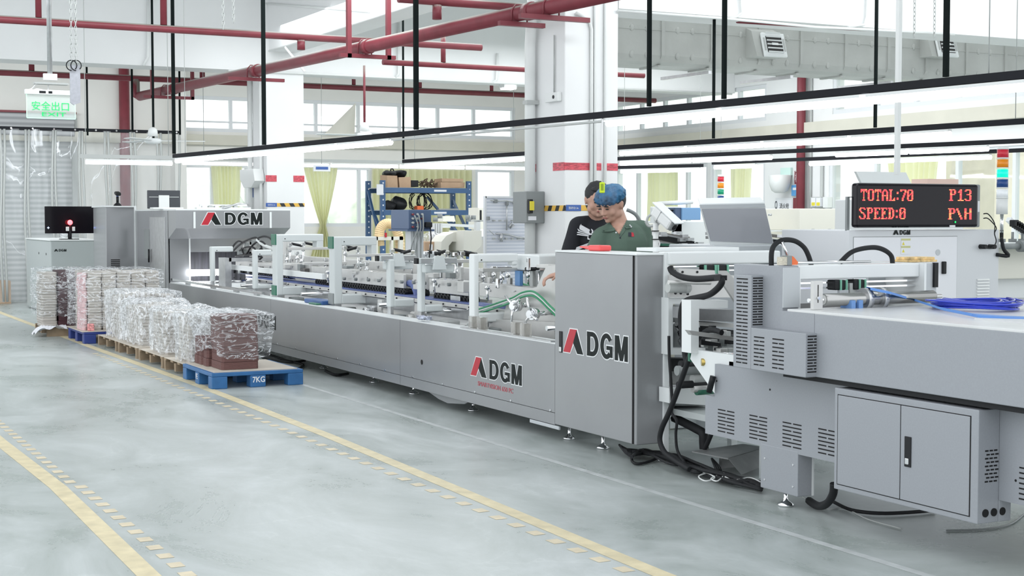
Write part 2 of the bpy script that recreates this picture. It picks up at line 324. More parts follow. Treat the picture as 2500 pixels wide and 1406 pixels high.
# ================= the room =================
YE, XS = 29.0, 16.0            # end wall and window wall planes
struct(MB().box((-9, 17), (-3, 33), (-0.2, 0)), 'floor', 'floor')
struct(MB().box((-1, 16.4), (13.4, 29.3), (5.7, 5.9)).box((3.4, 16.4), (1.0, 13.4), (5.7, 5.9)), 'ceiling', 'ceil')
def wall_holes(name, axis, c, t, r0, r1, z0, z1, holes, m):
    """Wall slab in the plane axis=c, thickness t, spanning r0..r1, with openings (a0,a1,b0,b1)."""
    hs = sorted(set([r0, r1]+[h for q in holes for h in q[:2]])); mb = MB()
    for a, b in zip(hs, hs[1:]):
        if b-a < 1e-6: continue
        mid = (a+b)/2; col = sorted([(q[2], q[3]) for q in holes if q[0] < mid < q[1]]); z = z0
        for q in col+[(z1, z1)]:
            if q[0] > z+1e-6:
                if axis == 'y': mb.box((a, b), (c, c+t), (z, q[0]))
                else: mb.box((c, c+t), (a, b), (z, q[0]))
            z = q[1]
    return struct(mb, name, m)
def ey(px, py): return PY(px, py, YE)
def sx_(px, py): return PX(px, py, XS)
uz0, uz1 = 3.31, 4.02           # high window band
e_up = (ey(441, 0).x, ey(1258, 0).x, uz0, uz1)
e_l1 = (ey(441, 0).x, ey(905, 0).x, 1.40, 2.66); e_l2 = (ey(1160, 0).x, ey(1256, 0).x, 1.1, 2.66)
e_door = (2.2, ey(182, 0).x, 0.0, 3.05)
wall_holes('wall_back', 'y', YE, 0.25, -1, 16.3, 0, 5.8, [e_up, e_l1, e_l2, e_door], 'wall2')
s_u1 = (sx_(1873, 0).y, 26.4, uz0, uz1-.06); s_u2 = (14.0, sx_(2035, 0).y, uz0, uz1-.06)
s_u3 = (10.5, 13.6, uz0, uz1-.06)
s_l1 = (sx_(1730, 0).y, 26.4, 0.9, 2.62); s_l1b = (sx_(1871, 0).y, sx_(1738, 0).y, 0.9, 2.62); s_l2 = (13.2, sx_(2028, 0).y, 0.9, 2.62)
wall_holes('wall_right', 'x', XS, 0.25, 8, 29.25, 0, 5.8, [s_u1, s_u2, s_u3, s_l1, s_l1b, s_l2], 'wall')
wn = [0]
def window(axis, c, rect, bars, hb=(), fw=0.07):
    a0, a1, b0, b1 = rect; wn[0] += 1
    t = thing('window_%d' % wn[0], None, None, ((a0, c+.05, b0) if axis == 'y' else (c+.05, a0, b0))); t['kind'] = 'structure'
    mb = MB(); y = (c+0.02, c+0.10)
    def bx(m_, p, q, z, yy): 
        m_.box(p if axis == 'y' else yy, yy if axis == 'y' else p, z) if q is None else None
    for p, z in [((a0, a0+fw), (b0, b1)), ((a1-fw, a1), (b0, b1)), ((a0+fw, a1-fw), (b0, b0+fw)), ((a0+fw, a1-fw), (b1-fw, b1))]+[((m-fw*.45, m+fw*.45), (b0+fw, b1-fw)) for m in bars]:
        bx(mb, p, None, z, y)
    for h in hb: bx(mb, (a0+fw, a1-fw), None, (h-.018, h+.018), (y[0]+.015, y[1]-.045))
    mb.done('window_frame', 'frame', t); g = MB(); bx(g, (a0, a1), None, (b0, b1), (c+0.055, c+0.061)); g.done('pane', 'glass', t)
    return t
window('y', YE, e_up, [ey(p, 0).x for p in (562, 771, 875, 976, 1070, 1158)], (uz0+.2,))
window('y', YE, e_l1, [ey(p, 0).x for p in (515, 600, 876)])
window('y', YE, e_l2, [])
window('x', XS, s_u1, [sx_(p, 0).y for p in (1563, 1620, 1678, 1803)], (uz0+.28,))
window('x', XS, s_u2, [sx_(p, 0).y for p in (2138, 2235, 2338, 2452)], (uz0+.28,))
window('x', XS, s_u3, [])
window('x', XS, s_l1, [sx_(p, 0).y for p in (1555, 1677)])
window('x', XS, s_l1b, [sx_(p, 0).y for p in (1790,)])
window('x', XS, s_l2, [sx_(p, 0).y for p in (2140, 2340, 2480)])
# ledges below the high windows
struct(MB().box((2.0, XS), (YE-.14, YE), (3.04, 3.24)), 'trim_1', 'ledge')
struct(MB().box((XS-.14, XS), (8, YE-.14), (3.0, 3.2)), 'trim_2', 'ledge')
# concrete beams
struct(MB().box((-1, XS), (22.1, 22.7), (3.86, 5.7)), 'trim_3', 'wall')
struct(MB().box((7.72, XS), (12.63, 13.2), (3.68, 5.7)), 'trim_4', 'wall')
struct(MB().box((7.15, 7.6), (13.3, 22.1), (4.17, 5.7)), 'trim_5', 'wall')
struct(MB().box((-1, XS), (15.9, 16.2), (5.0, 5.7)), 'trim_13', 'wall')
# columns
CX0, CX1 = 7.10, 7.715
def column(n, y0, y1):
    struct(MB().box((CX0, CX1), (y0, y1), (0, 5.7), bev=.012), n, 'wall')
column('wall_column_near', 12.63, 13.3); column('wall_column_far', 22.08, 22.8)
struct(MB().box((ey(412,0).x, ey(440,0).x), (YE-.35, YE), (0, 5.7)), 'wall_pier', 'wall2')
# painted tapes on the columns
def tape(col, name, y0, px0, px1, z, h, m): MB().box((PY(px0, 400, y0).x, PY(px1, 400, y0).x), (y0-.004, y0-.0005), (z-h/2, z+h/2)).done(name, m, col)
M['redtape'] = mat('worn_red_tape', srgb(200, 82, 94), 0.5, var=0.45, scale=22, stretch=(1, 1, 3))
def hazard_mat():
    m = mat('hazard_stripes', (1, 1, 1), 0.5); nt = m.node_tree; N = nt.nodes.new; L = nt.links.new
    tc = N('ShaderNodeTexCoord'); sp = N('ShaderNodeSeparateXYZ'); L(tc.outputs['Object'], sp.inputs[0])
    a = N('ShaderNodeMath'); a.operation = 'ADD'; L(sp.outputs[0], a.inputs[0]); L(sp.outputs[1], a.inputs[1])
    a1 = N('ShaderNodeMath'); a1.operation = 'MULTIPLY_ADD'; L(sp.outputs[2], a1.inputs[0]); a1.inputs[1].default_value = 0.55; L(a.outputs[0], a1.inputs[2])
    d = N('ShaderNodeMath'); d.operation = 'MULTIPLY'; L(a1.outputs[0], d.inputs[0]); d.inputs[1].default_value = 6.6
    f = N('ShaderNodeMath'); f.operation = 'FRACT'; L(d.outputs[0], f.inputs[0]); g = N('ShaderNodeMath'); g.operation = 'GREATER_THAN'; L(f.outputs[0], g.inputs[0]); g.inputs[1].default_value = 0.52
    x = N('ShaderNodeMixRGB'); L(g.outputs[0], x.inputs[0]); x.inputs[1].default_value = (*srgb(225, 180, 80), 1); x.inputs[2].default_value = (0.02, 0.022, 0.025, 1); L(x.outputs[0], nt.nodes['Principled BSDF'].inputs['Base Color']); return m
M['hazard'] = hazard_mat(); M['plaqueblue'] = mat('blue_plaque', srgb(62, 98, 168), 0.4)
for nm, y0, zr, zy, segs, hz, pl in (('near', 12.63, 2.10, 1.69, [(1378, 1442), (1455, 1470), (1480, 1508)], (1378, 1510), (1381, 1418)), ('far', 22.08, 2.20, 1.79, [(648, 675), (716, 743)], (648, 743), (648, 675))):
    c = bpy.data.objects['wall_column_'+nm]
    for a, b in segs: tape(c, 'red_tape', y0, a, b, zr, 0.072 if nm == 'near' else 0.10, 'redtape')
    tape(c, 'hazard_tape', y0, hz[0], hz[1], zy, 0.055, 'hazard')
    p0 = PY(pl[0], 400, y0).x; p1 = PY(pl[1], 400, y0).x
    MB().box((p0, p1), (y0-.007, y0-.004), (zy-.03, zy+.03)).done('blue_plaque', 'plaqueblue', c)
    txt('登高作业1.3m', 'plaque_letters', 'logo_white', c, (p0+.03, y0-.0075, zy-.013), UX, UZ, p1-p0-.06, 0.026, ext=0.001)
c = bpy.data.objects['wall_column_near']
MB().box((CX0-.004, CX0), (12.63, 12.86), (2.06, 2.14)).done('red_tape', 'redtape', c); MB().box((CX0-.004, CX0), (13.22, 13.3), (2.06, 2.14)).done('red_tape', 'redtape', c)
MB().box((CX0-.004, CX0), (12.63, 13.05), (1.66, 1.715)).done('hazard_tape', 'hazard', c)
# pipes and conduits fixed on the near column
def pipe(pts, r, m, label, cat='pipe', name='pipe', group=None, parent=None): 
    if parent is not None: return MB().tube(pts, r, 12).done(name, m, parent)
    return MB().tube(pts, r, 12).done(name, m, None, label, cat, group)
x = CX0-.07; y_ = 13.22
pd = thing('drain_pipe', 'thick white drain pipe running down the left face of the near column', 'pipe', (x, y_, 0))
MB().tube([(x, y_, .02), (x, y_, 3.35), (x-.0, y_-.05, 3.7), (x-.0, y_-.05, 4.1)], 0.055, 14).done('pipe', 'pvc', pd)
MB().box((x-.07, CX0), (y_-.07, y_+.03), (2.74, 2.78)).done('clamp', 'pvcg', pd)
for a, lab in ((1441, 'left white conduit bending in from the beam on the near column'), (1450, 'middle white conduit right beside its bent twin on the near column'), (1475, 'right white conduit rising straight up the near column')):
    q = PY(a, 300, 12.63).x
    pts = [(q, 12.608, .3), (q, 12.608, 3.45)]
    pts += [(q-.03, 12.605, 3.55), (q-.18, 12.60, 3.6)] if a == 1441 else [(q, 12.608, 4.2)]
    pipe(pts, 0.017, 'pvc', lab)
sk = thing('socket_box', 'small white twin socket box on the left face of the near column', 'socket', (CX0-.03, 12.8, 2.75))
q = PX(1356, 238, CX0); MB().box((CX0-.05, CX0), (q.y-.13, q.y+.13), (q.z-.045, q.z+.045), bev=.006).done('socket_body', 'pvc', sk); MB().cyl((CX0-.055, q.y-.05, q.z), (CX0-.045, q.y-.05, q.z), .018).done('socket_hole', 'dark', sk)
MB().tube([(CX0-.015, q.y, q.z+.05), (CX0-.015, q.y, 3.4)], .008).done('cord', 'pvcg', sk)
# grey knife-switch box
q0 = PX(1330, 505, CX0); yb = q0.y
sb = thing('switch_box', 'grey steel knife switch box with a side lever on the near column', 'switch box', (CX0-.15, yb, 1.5))
bz0, bz1 = PX(1312, 545, CX0-.1).z, PX(1312, 467, CX0-.1).z; bx1 = CX0+.0
yy = PX(1330, 500, CX0).y
MB().box((CX0-.21, CX0-.002), (yy-.0, yy+.30), (bz0, bz1), bev=.008).done('box_body', 'sbox', sb)
MB().box((CX0-.20, CX0-.16), (yy-.05, yy), (bz0+.10, bz1-.08), bev=.005).done('lever', 'dark', sb)
MB().box((CX0-.19, CX0-.10), (yy-.006, yy), (bz0+.03, bz0+.07)).done('white_label', 'paper', sb); MB().box((CX0-.20, CX0-.15), (yy-.056, yy-.05), (bz0+.13, bz1-.10)).done('yellow_label', 'yellow', sb)
# conduits along the beams
pipe([(6.5, 22.06, 3.84), (7.7, 22.06, 3.85), (15.9, 22.06, 3.84)], .018, 'pvc', 'white conduit along the bottom edge of the far cross beam')
pipe([PY(1508, 26, 12.6), PY(1770, 45, 12.6), PY(1990, 66, 12.6), PY(2120, 72, 12.6), PY(2330, 84, 12.6)], .014, 'pvc', 'white conduit along the bottom edge of the near cross beam')
pipe([PY(1808, -10, 12.6), PY(1812, 30, 12.6), PY(1800, 40, 12.6), PY(1778, 46, 12.6)], .013, 'pvc', 'white conduit dropping down the near cross beam above the duct, left one')
pipe([PY(2118, -10, 12.6), PY(2116, 40, 12.6), PY(2110, 60, 12.6), PY(2070, 66, 12.6)], .013, 'pvc', 'white conduit dropping down the near cross beam above the duct, right one')
pipe([PY(362, -10, 22.06), PY(361, 140, 22.06), PY(350, 160, 22.06)], .02, 'pvc', 'white conduit dropping down the far cross beam left of the far column')
pipe([PY(973, 55, 22.06), PY(973, 180, 22.06), PY(965, 190, 22.06)], .02, 'pvc', 'white conduit dropping down the far cross beam between the columns')
pipe([PY(1214, 130, 22.06), PY(1212, 195, 22.06), PY(1200, 203, 22.06)], .02, 'pvc', 'short white conduit on the far cross beam left of the near column')
pipe([PX(645, 8, 7.12)+Vector((-.0,0,0)), PX(900, 28, 7.12)], .015, 'pvc', 'white conduit high on the beam above the far column')
pipe([(7.1, 21.9, 4.15), (7.1, 13.4, 4.15)], .018, 'pvc', 'white conduit along the long beam between the columns')
pipe([PX(697, 116, 7.08), PX(745, 176, 7.08)], .018, 'pvc', 'white slanting conduit beside the far column top')
# floor markings
def strip(n, pts, wd, m):
    mb = MB()
    for a, b in zip(pts, pts[1:]):
        mb.prism([(a[0]-wd/2, a[1], .001), (a[0]+wd/2, a[1], .001), (b[0]+wd/2, b[1], .001), (b[0]-wd/2, b[1], .001)], (0, 0, .001))
    struct(mb, n, m)
strip('trim_6', [(3.575, 2.5), (3.575, 5.5), (3.70, 10.1), (3.72, 13.7), (3.66, 18), (3.62, 28)], .095, 'yline')
strip('trim_7', [(1.53, 2), (1.53, 6.5), (1.565, 8.9), (1.52, 10.9), (1.45, 18)], .10, 'yline')
mb = MB(); y = 3.0; i = 0
while y < 17.5:
    xx = 3.475+.045*max(0, min(1, (y-5.5)/6)); mb.box((xx-.033, xx+.033), (y, y+.095), (.001, .0018)); y += .215
struct(mb, 'trim_8', 'ydash'); mb = MB(); y = 3.2
while y < 14:
    mb.box((1.655, 1.722) if y < 9 else (1.63, 1.69), (y, y+.095), (.001, .0018)); y += .2
struct(mb, 'trim_9', 'ydash')
M['faint'] = mat('faded_white_paint', (0.52, 0.55, 0.55), 0.45, var=0.15, scale=9)
strip('trim_10', [(4.62, 4.5), (4.62, 14.5)], .05, 'faint')
# roller door behind the strip curtain
def rib_mat(name, c1, c2, sc):
    m = mat(name, c1, 0.5, 0.1); nt = m.node_tree; N = nt.nodes.new; L = nt.links.new; tc = N('ShaderNodeTexCoord'); wv = N('ShaderNodeTexWave'); wv.bands_direction = 'Z'; wv.inputs['Scale'].default_value = sc
    L(tc.outputs['Object'], wv.inputs[0]); x = N('ShaderNodeMixRGB'); L(wv.outputs['Color'], x.inputs[0]); x.inputs[1].default_value = (*c1, 1); x.inputs[2].default_value = (*c2, 1); L(x.outputs[0], nt.nodes['Principled BSDF'].inputs['Base Color']); return m
M['roller'] = rib_mat('roller_door_slats', (0.42, 0.44, 0.45), (0.60, 0.62, 0.62), 3.2); M['rollbox'] = rib_mat('roller_drum_slats', (0.25, 0.26, 0.27), (0.42, 0.43, 0.44), 3)
d = thing('door_1', None, None, (3.0, YE+.1, 0)); d['kind'] = 'structure'
MB().box((2.2, e_door[1]), (YE+.14, YE+.18), (0.0, 3.2)).done('slat_curtain', 'roller', d)
MB().box((2.2, e_door[1]-.06), (YE-.18, YE+.16), (3.14, 3.56), bev=.02).done('drum_box', 'rollbox', d)
MB().box((2.2, e_door[1]-.03), (YE-.2, YE+.1), (3.56, 3.60)).done('drum_lintel', 'red', d)
MB().box((e_door[1]-.1, e_door[1]), (YE-.08, YE), (0, 3.5)).done('side_rail', 'pvcg', d)
# outside: ground, hedge, building, seen blown out through the glass
struct(MB().box((-10, 45), (33, 60), (-.6, -.3)), 'ground_outside', 'grass'); struct(MB().box((17, 45), (-3, 33), (-.6, -.3)), 'ground_yard', 'grass')
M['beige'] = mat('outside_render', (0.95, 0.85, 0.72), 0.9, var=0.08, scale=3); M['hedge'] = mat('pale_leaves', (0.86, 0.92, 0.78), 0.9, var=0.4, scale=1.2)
bo = MB().box((17.9, 18.6), (17.6, 18.7), (-.3, 3.0)).done('gate_pillar', 'beige', None, 'beige rendered pillar outside between the window frames on the right', 'pillar')
def bush(c, r, n, label, name='hedge', m='hedge', cat='bush'):
    mb = MB()
    for i in range(n):
        a = random.random()*6.28; b = random.random()
        mb.ball((c[0]+math.cos(a)*r*.6*b, c[1]+math.sin(a)*r*.6*b, c[2]+random.random()*r*.9), r*(.35+.25*random.random()), n=8)
    for v in mb.bm.verts: v.co += noise.noise_vector(v.co*1.7)*.22
    return mb.done(name, m, None, label, cat)
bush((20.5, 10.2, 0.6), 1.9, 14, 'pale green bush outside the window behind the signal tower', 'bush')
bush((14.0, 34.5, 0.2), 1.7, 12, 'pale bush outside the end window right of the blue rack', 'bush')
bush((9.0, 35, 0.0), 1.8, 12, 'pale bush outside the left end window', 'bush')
# ================= things hanging from the ceiling =================
# red sprinkler mains
def rpipe(pts, r, label, name='sprinkler_pipe', group=None, mm='red'):
    return MB().tube(pts, r, 14).done(name, mm, None, label, 'pipe', group)
RA, RB = Vector((5.724, 24.55, 3.6)), Vector((6.93, 10.6, 3.6))
def ra(px):                       # point of the main above a picture column
    lo, hi = 0.0, 1.0
    for _ in range(40):
        m = (lo+hi)/2; p = RA.lerp(RB, m); q = Vector((p.x, p.y, 0)); a = math.atan2(q.x, q.y)-YAW; xx = 1250+F*math.tan(a)
        if xx < px: lo = m
        else: hi = m
    return RA.lerp(RB, (lo+hi)/2)
mp = thing('sprinkler_main', 'thick red sprinkler main running diagonally overhead across the picture', 'pipe', (RA.x, RA.y, 3.6))
MB().tube([RA, RB], .075, 18).done('pipe', 'red', mp)
for t_ in (.12, .36, .60, .85):
    p = RA.lerp(RB, t_); d = (RB-RA).normalized(); MB().cyl(p-d*.05, p+d*.05, .088, n=18).done('coupling', 'red', mp)
MB().tube([RA, RA+Vector((-.05, .06, .02)), RA+Vector((-.05, .08, .28))], .07, 12).done('elbow', 'red', mp)
for y_, z_, x0, x1, lab in ((17.55, 3.84, -1.0, 8.6, 'red branch pipe crossing in front of the far column'), (24.62, 3.90, -1, 15.9, 'thin red branch pipe below the far beam near the end wall'), (14.2, 3.87, 6.0, 8.6, 'short red branch pipe at the top edge left of the near column')):
    rpipe([(x0, y_, z_), (x1, y_, z_)], .045 if y_ < 24 else .05, lab)
rpipe([(7.75, 18.9, 3.735), (12.0, 18.9, 3.735)], .04, 'red branch pipe ending behind the near column below the main')
def drop(px, y_, z0, z1, r, lab, px2=None):
    x = PY(px, 100, y_).x; rpipe([(x, y_, z0), (x, y_, z1)], r, lab, 'pipe_drop')
drop(735, 17.55, 3.68, 3.80, .05, 'short red riser joining the main under the branch right of the far column')
drop(1067, 14.2, 3.68, 3.83, .05, 'short red riser joining the main under the top edge branch')
drop(95, 17.55, 3.885, 5.7, .035, 'thin red hanger pipe left of the exit sign')
drop(400, 17.55, 3.885, 5.7, .04, 'red vertical pipe rising from the tee above the left window')
drop(1082, 18.9, 3.775, 4.15, .035, 'short red stub above the branch behind the main')
for px in (76, 493): drop(px, 24.62, 3.95, 5.7, .045, 'thin red stub above the back branch pipe, %s' % ('near the left edge' if px < 100 else 'above the left end window'))
for px in (863, 1025, 1200): drop(px, 24.62, 3.95, 4.35, .035, 'red stub above the back branch pipe, %s of the three behind the black rods' % {863: 'leftmost', 1025: 'middle', 1200: 'rightmost'}[px])
x = ey(300, 200).x
rpipe([(x, YE-.1, .02), (x, YE-.1, 5.6)], .10, 'thick red standpipe on the end wall behind the strip curtain', 'standpipe')
x = 15.86; yy = PX(1956, 300, x).y
rpipe([(x, yy, .02), (x, yy, 5.6)], .075, 'thick red standpipe on the window wall', 'standpipe')
rpipe([PY(1800, 50, 12.9), PY(2460, 92, 12.9)], .03, 'dark red pipe between the near beam and the duct')
# red angle-iron hangers under the main
def hanger(px, w_, legs, lab):
    p = ra(px); t = thing('pipe_hanger', lab, 'bracket', (p.x, p.y, p.z-.1)); d = UX
    MB().box((p.x-w_*.45, p.x+w_*.55), (p.y-.03, p.y+.03), (p.z-.13, p.z-.085)).done('angle_bar', 'red', t)
    MB().tube([(p.x-.085, p.y, p.z-.09), (p.x-.085, p.y, p.z+.03), (p.x-.04, p.y, p.z+.085), (p.x+.04, p.y, p.z+.085), (p.x+.085, p.y, p.z+.03), (p.x+.085, p.y, p.z-.09)], .008, 6).done('u_bolt', 'red', t)
    for l in legs: MB().box((p.x+l-.025, p.x+l+.025), (p.y-.03, p.y+.03), (p.z-.13, 5.68)).done('leg', 'red', t)
hanger(410, .8, (-.22, .42), 'red hanger with two legs under the far end of the main')
hanger(622, .8, (), 'red angle bar carrying the main in front of the far column')
hanger(893, .7, (-.2, .3), 'red U-shaped hanger with two long legs in the middle of the main')
hanger(1268, .5, (), 'short red angle bar under the main left of the near column')
hanger(1345, .75, (), 'red angle bar carrying the main in front of the near column')
# light tracks with lit tubes
def track(a, b, tubes, lab, fixt=True, z=2.4, wd=.045, ht=.048):
    A = PZ(*a, z); B = PZ(*b, z); t = thing('light_track', lab, 'light', A); 
    MB().bar(A, B, wd, ht).done('rail', 'track', t)
    hz = lambda P: math.atan2(P.x, P.y)
    def at(px):
        lo, hi = 0., 1.
        s0 = hz(A) < hz(B)
        for _ in range(40):
            m = (lo+hi)/2; p = A.lerp(B, m); xx = 1250+F*math.tan(hz(p)-YAW)
            if (xx < px) == s0: lo = m
            else: hi = m
        return A.lerp(B, (lo+hi)/2)
    for p0, p1 in tubes:
        P, Q = at(p0), at(p1); n = max(1, round((Q-P).length/1.22))
        for i in range(n):
            u = P.lerp(Q, (i+.02)/n)-UZ*(ht/2+.045); v = P.lerp(Q, (i+.98)/n)-UZ*(ht/2+.045)
            h = MB().bar(u+UZ*.03, v+UZ*.03, .05, .02).done('tube_holder', 'pvc', t)
            MB().cyl(u, v, .027, n=12).done('lamp_tube', 'tube', h)
    for f in (.03, .97): q = A.lerp(B, f); MB().cyl(q, (q.x, q.y, 5.69), .004, n=6).done('suspension_wire', 'pvcg', t)
    return t, at
t1, at1 = track((425, 381), (2560, 176), [(432, 958), (1478, 2560)], 'nearest dark light track with long lit tubes, over the machine line')
P, Q = at1(960), at1(1478); MB().bar(P-UZ*.05, Q-UZ*.05, .04, .015).done('empty_holder', 'pvcg', t1)
t2, at2 = track((985, 394), (2560, 292), [(990, 1292), (1512, 2320)], 'second dark light track behind the near column')
t3, at3 = track((1500, 388), (2560, 341), [(1512, 1885), (2036, 2412)], 'third dark light track high over the background machines')
t4, at4 = track((1740, 398), (2560, 364), [(1742, 1846), (1972, 2420)], 'farthest dark light track along the window wall')
t5, at5 = track((1500, 409), (1716, 404), [(1512, 1712)], 'short light track with one tube behind the near column')
def ctrack(y, px0, px1, py0, py1, tubes, lab):
    A = PY(px0, py0, y); B = PY(px1, py1, y); B.z = A.z; t = thing('light_track', lab, 'light', A)
    MB().bar(A, B, .04, .05).done('rail', 'pvcg', t)
    for f in (.06, .94): q = A.lerp(B, f); MB().cyl(q, (q.x, q.y, 5.69), .005, n=6).done('suspension_wire', 'pvcg', t)
    for p0, p1 in tubes:
        P = PY(p0, 400, y).x; Q = PY(p1, 400, y).x; n = max(1, round((Q-P)/1.22))
        for i in range(n):
            u = Vector((P+(Q-P)*(i+.02)/n, y, A.z-.075)); v = Vector((P+(Q-P)*(i+.98)/n, y, A.z-.075))
            h = MB().bar(u+UZ*.03, v+UZ*.03, .05, .02).done('tube_holder', 'pvc', t); MB().cyl(u, v, .028, n=10).done('lamp_tube', 'tube', h)
    return t
ctrack(19.6, 195, 425, 381, 384, [(205, 424)], 'cross light track with lit tubes left of the machine line')
ctrack(23.4, 440, 1300, 386, 391, [(442, 1290)], 'long cross light track with lit tubes behind the far column')
# black suspension rods
def rod(px, y, z0, z1, r, lab, m='rod'):
    x = PY(px, 200, y).x; return MB().box((x-r, x+r), (y-r, y+r), (z0, z1)).done('suspension_rod', m, None, lab, 'rod', 'black rods holding the lights')
for px, lab in ((418, 'black rod at the far end of the nearest light track'), (647, 'black rod just left of the far column face'), (1017, 'thick black rod midway between the two columns'), (1583, 'black rod in front of the duct right of the near column'), (1765, 'black rod left of the first duct air vent'), (2303, 'black rod in front of the second duct air vent')):
    p = at1(px); r = .0135 if px > 1500 else .02
    o = MB().box((p.x-r, p.x+r), (p.y-r, p.y+r), (2.43, 5.69)).done('suspension_rod', 'rod', None, lab, 'rod')
for px, lab, tt in ((984, 'thin black rod left of the thick middle rod', at2), (1740, 'thin dark rod beside the light track right of the near column', at2), (2133, 'dark rod under the duct left of the white pole', at2)):
    p = tt(px); MB().box((p.x-.012, p.x+.012), (p.y-.012, p.y+.012), (2.43, 4.6 if px > 990 else 5.69)).done('suspension_rod', 'rod', None, lab, 'rod')
p = at2(1290); MB().box((p.x-.02, p.x+.02), (p.y-.02, p.y+.02), (2.43, 3.5)).done('suspension_rod', 'rod', None, 'black rod against the left edge of the near column', 'rod')
for px, y, lab in ((212, 24.9, 'black rod over the strip curtain behind the hanging plate'), (322, 23.5, 'black rod over the curtain right of the red standpipe'), (373, 21.0, 'grey-black rod carrying the left ceiling fan'), (438, 24, 'black rod at the right end of the strip curtain')):
    x = PY(px, 200, y).x; MB().box((x-.014, x+.014), (y-.014, y+.014), (2.95 if px != 373 else 2.66, 5.69)).done('suspension_rod', 'rod', None, lab, 'rod')
# steel rod down to the background machines, white
p = PY(2193, 200, 9.4); MB().box((p.x-.017, p.x+.017), (9.38, 9.42), (1.95, 5.2)).done('suspension_pole', 'pvc', None, 'slim white pole hanging behind the red LED display', 'pole')
# ceiling fans
def fan(c, blades, rod_top, rm, lab, rot):
    t = thing('ceiling_fan', lab, 'fan', (c[0], c[1], c[2]))
    MB().lathe(c, [(.02, .0), (.10, -.0), (.13, -.03), (.10, -.07), (.03, -.08)]).done('motor', 'white', t)
    MB().lathe((c[0], c[1], c[2]+.03), [(.03, 0), (.075, .0), (.06, .1), (.02, .13)]).done('canopy_cup', 'pvc', t)
    if rm: MB().cyl((c[0], c[1], c[2]+.1), (c[0], c[1], rod_top), .018).done('down_rod', rm, t)
    for k in range(3):
        a = rot+k*2.094; d = Vector((math.cos(a), math.sin(a), 0)); s = Vector((-d.y, d.x, 0))
        MB().obox(Vector(c)+d*.42-UZ*.03, d, s+UZ*.12, UZ, .62, .11, .006).done('blade', 'white', t)
p = PY(373, 338, 21.0); fan((p.x, p.y, p.z), 3, 2.7, None, 'white ceiling fan in front of the strip curtain', -.2)
p = PY(890, 325, 20.6); fan((p.x, p.y, p.z), 3, 3.86+.0, 'red', 'white ceiling fan on a thin red rod between the two columns', .9)
# exit sign
ey_ = 17.0
p0 = PY(66, 287, ey_); p1 = PY(183, 232, ey_); t = thing('exit_sign', 'hanging clear exit sign with glowing green lettering', 'sign', ((p0.x+p1.x)/2, ey_, p0.z))
M['signclear'] = mat('clear_acrylic', (0.80, 0.90, 0.86), 0.1, alpha=.30); M['signglow'] = mat('lit_green_letters', (0.0, 0.16, 0.05), 0.4, emit=(0.0, 0.50, 0.10), estr=1.0)
M['signrim'] = mat('lit_green_rim', (.5, .9, .7), .4, emit=(0.4, 1.0, 0.65), estr=.45)
zt = p1.z; w0 = p1.x-p0.x
pane = MB().box((p0.x, p1.x), (ey_-.004, ey_+.004), (p0.z, zt-.005)).done('acrylic_panel', 'signclear', t)
MB().box((p0.x, p1.x), (ey_-.006, ey_+.006), (p0.z-.006, p0.z)).box((p0.x-.005, p0.x), (ey_-.006, ey_+.006), (p0.z, zt)).box((p1.x, p1.x+.005), (ey_-.006, ey_+.006), (p0.z, zt)).done('lit_rim', 'signrim', pane)
MB().box((p0.x-.02, p1.x), (ey_-.03, ey_+.03), (zt-.01, zt+.045), bev=.005).done('lamp_body', 'pvc', t)
MB().box((p0.x+.13, p0.x+.2), (ey_-.033, ey_-.03), (zt+.005, zt+.03)).box((p0.x+.2+.03, p0.x+.27), (ey_-.033, ey_-.03), (zt+.005, zt+.03)).done('indicator', 'dark', t)
txt('安全出口', 'sign_characters', 'signglow', t, (p0.x+.05, ey_-.008, p0.z+.085), UX, UZ, w0-.12, .10, off=.0, ext=.004)
txt('EXIT', 'sign_letters', 'signglow', t, (p0.x+.16, ey_-.008, p0.z+.022), UX, UZ, w0*.5, .045, off=0, ext=.004)
q0 = PY(83, 205, ey_); q1 = PY(165, 197, ey_); q2 = PY(122, 190, ey_)
MB().box((q0.x, q1.x), (ey_-.06, ey_+.06), (q0.z, q0.z+.02)).done('mounting_channel', 'pvcg', t)
MB().box((q2.x-.075, q2.x+.075), (ey_-.03, ey_+.01), (q2.z-.03, q2.z+.045), bev=.004).done('socket_box', 'pvc', t)
MB().cyl((q2.x, ey_, q2.z), (q2.x, ey_, 5.69), .028).done('pole', 'steel', t)
MB().tube([PY(90, 203, ey_), PY(78, 216, ey_), PY(64, 222, ey_), PY(72, 229, ey_), PY(88, 217, ey_), PY(104, 220, ey_), PY(116, 226, ey_), PY(118, 208, ey_)], .008, 6, sub=3).done('white_cord', 'cable', t)
# hanging plate on two chains
def chain(x, y, z0, z1, parent=None, lab=None, name='chain'):
    mb = MB(); z = z0; k = 0
    while z < z1:
        d = UX if k % 2 else UY
        pts = [Vector((x, y, z))+d*(math.cos(a)*.014)+UZ*(math.sin(a)*.03) for a in [i*math.pi/4 for i in range(8)]]
        mb.tube(pts, .0045, 4, closed=True); z += .046; k += 1
    return mb.done(name, 'pvcg', parent, *((lab, 'chain') if lab else ()))
y_ = 16.2; a = PY(171, 158, y_); b = PY(197, 250, y_); t = thing('hanging_plate', 'grey metal plate hung from two chains beside the exit sign', 'plate', ((a.x+b.x)/2, y_, b.z))
M['zinc'] = mat('dull_zinc', (0.42, 0.43, 0.47), 0.55, 0.2, var=0.1, scale=30)
MB().prism([(a.x, y_, a.z), (b.x, y_, a.z), (b.x, y_, b.z), (b.x-.07, y_, b.z-.03), (a.x, y_, b.z-.005)], (0, .03, 0)).done('plate_body', 'zinc', t)
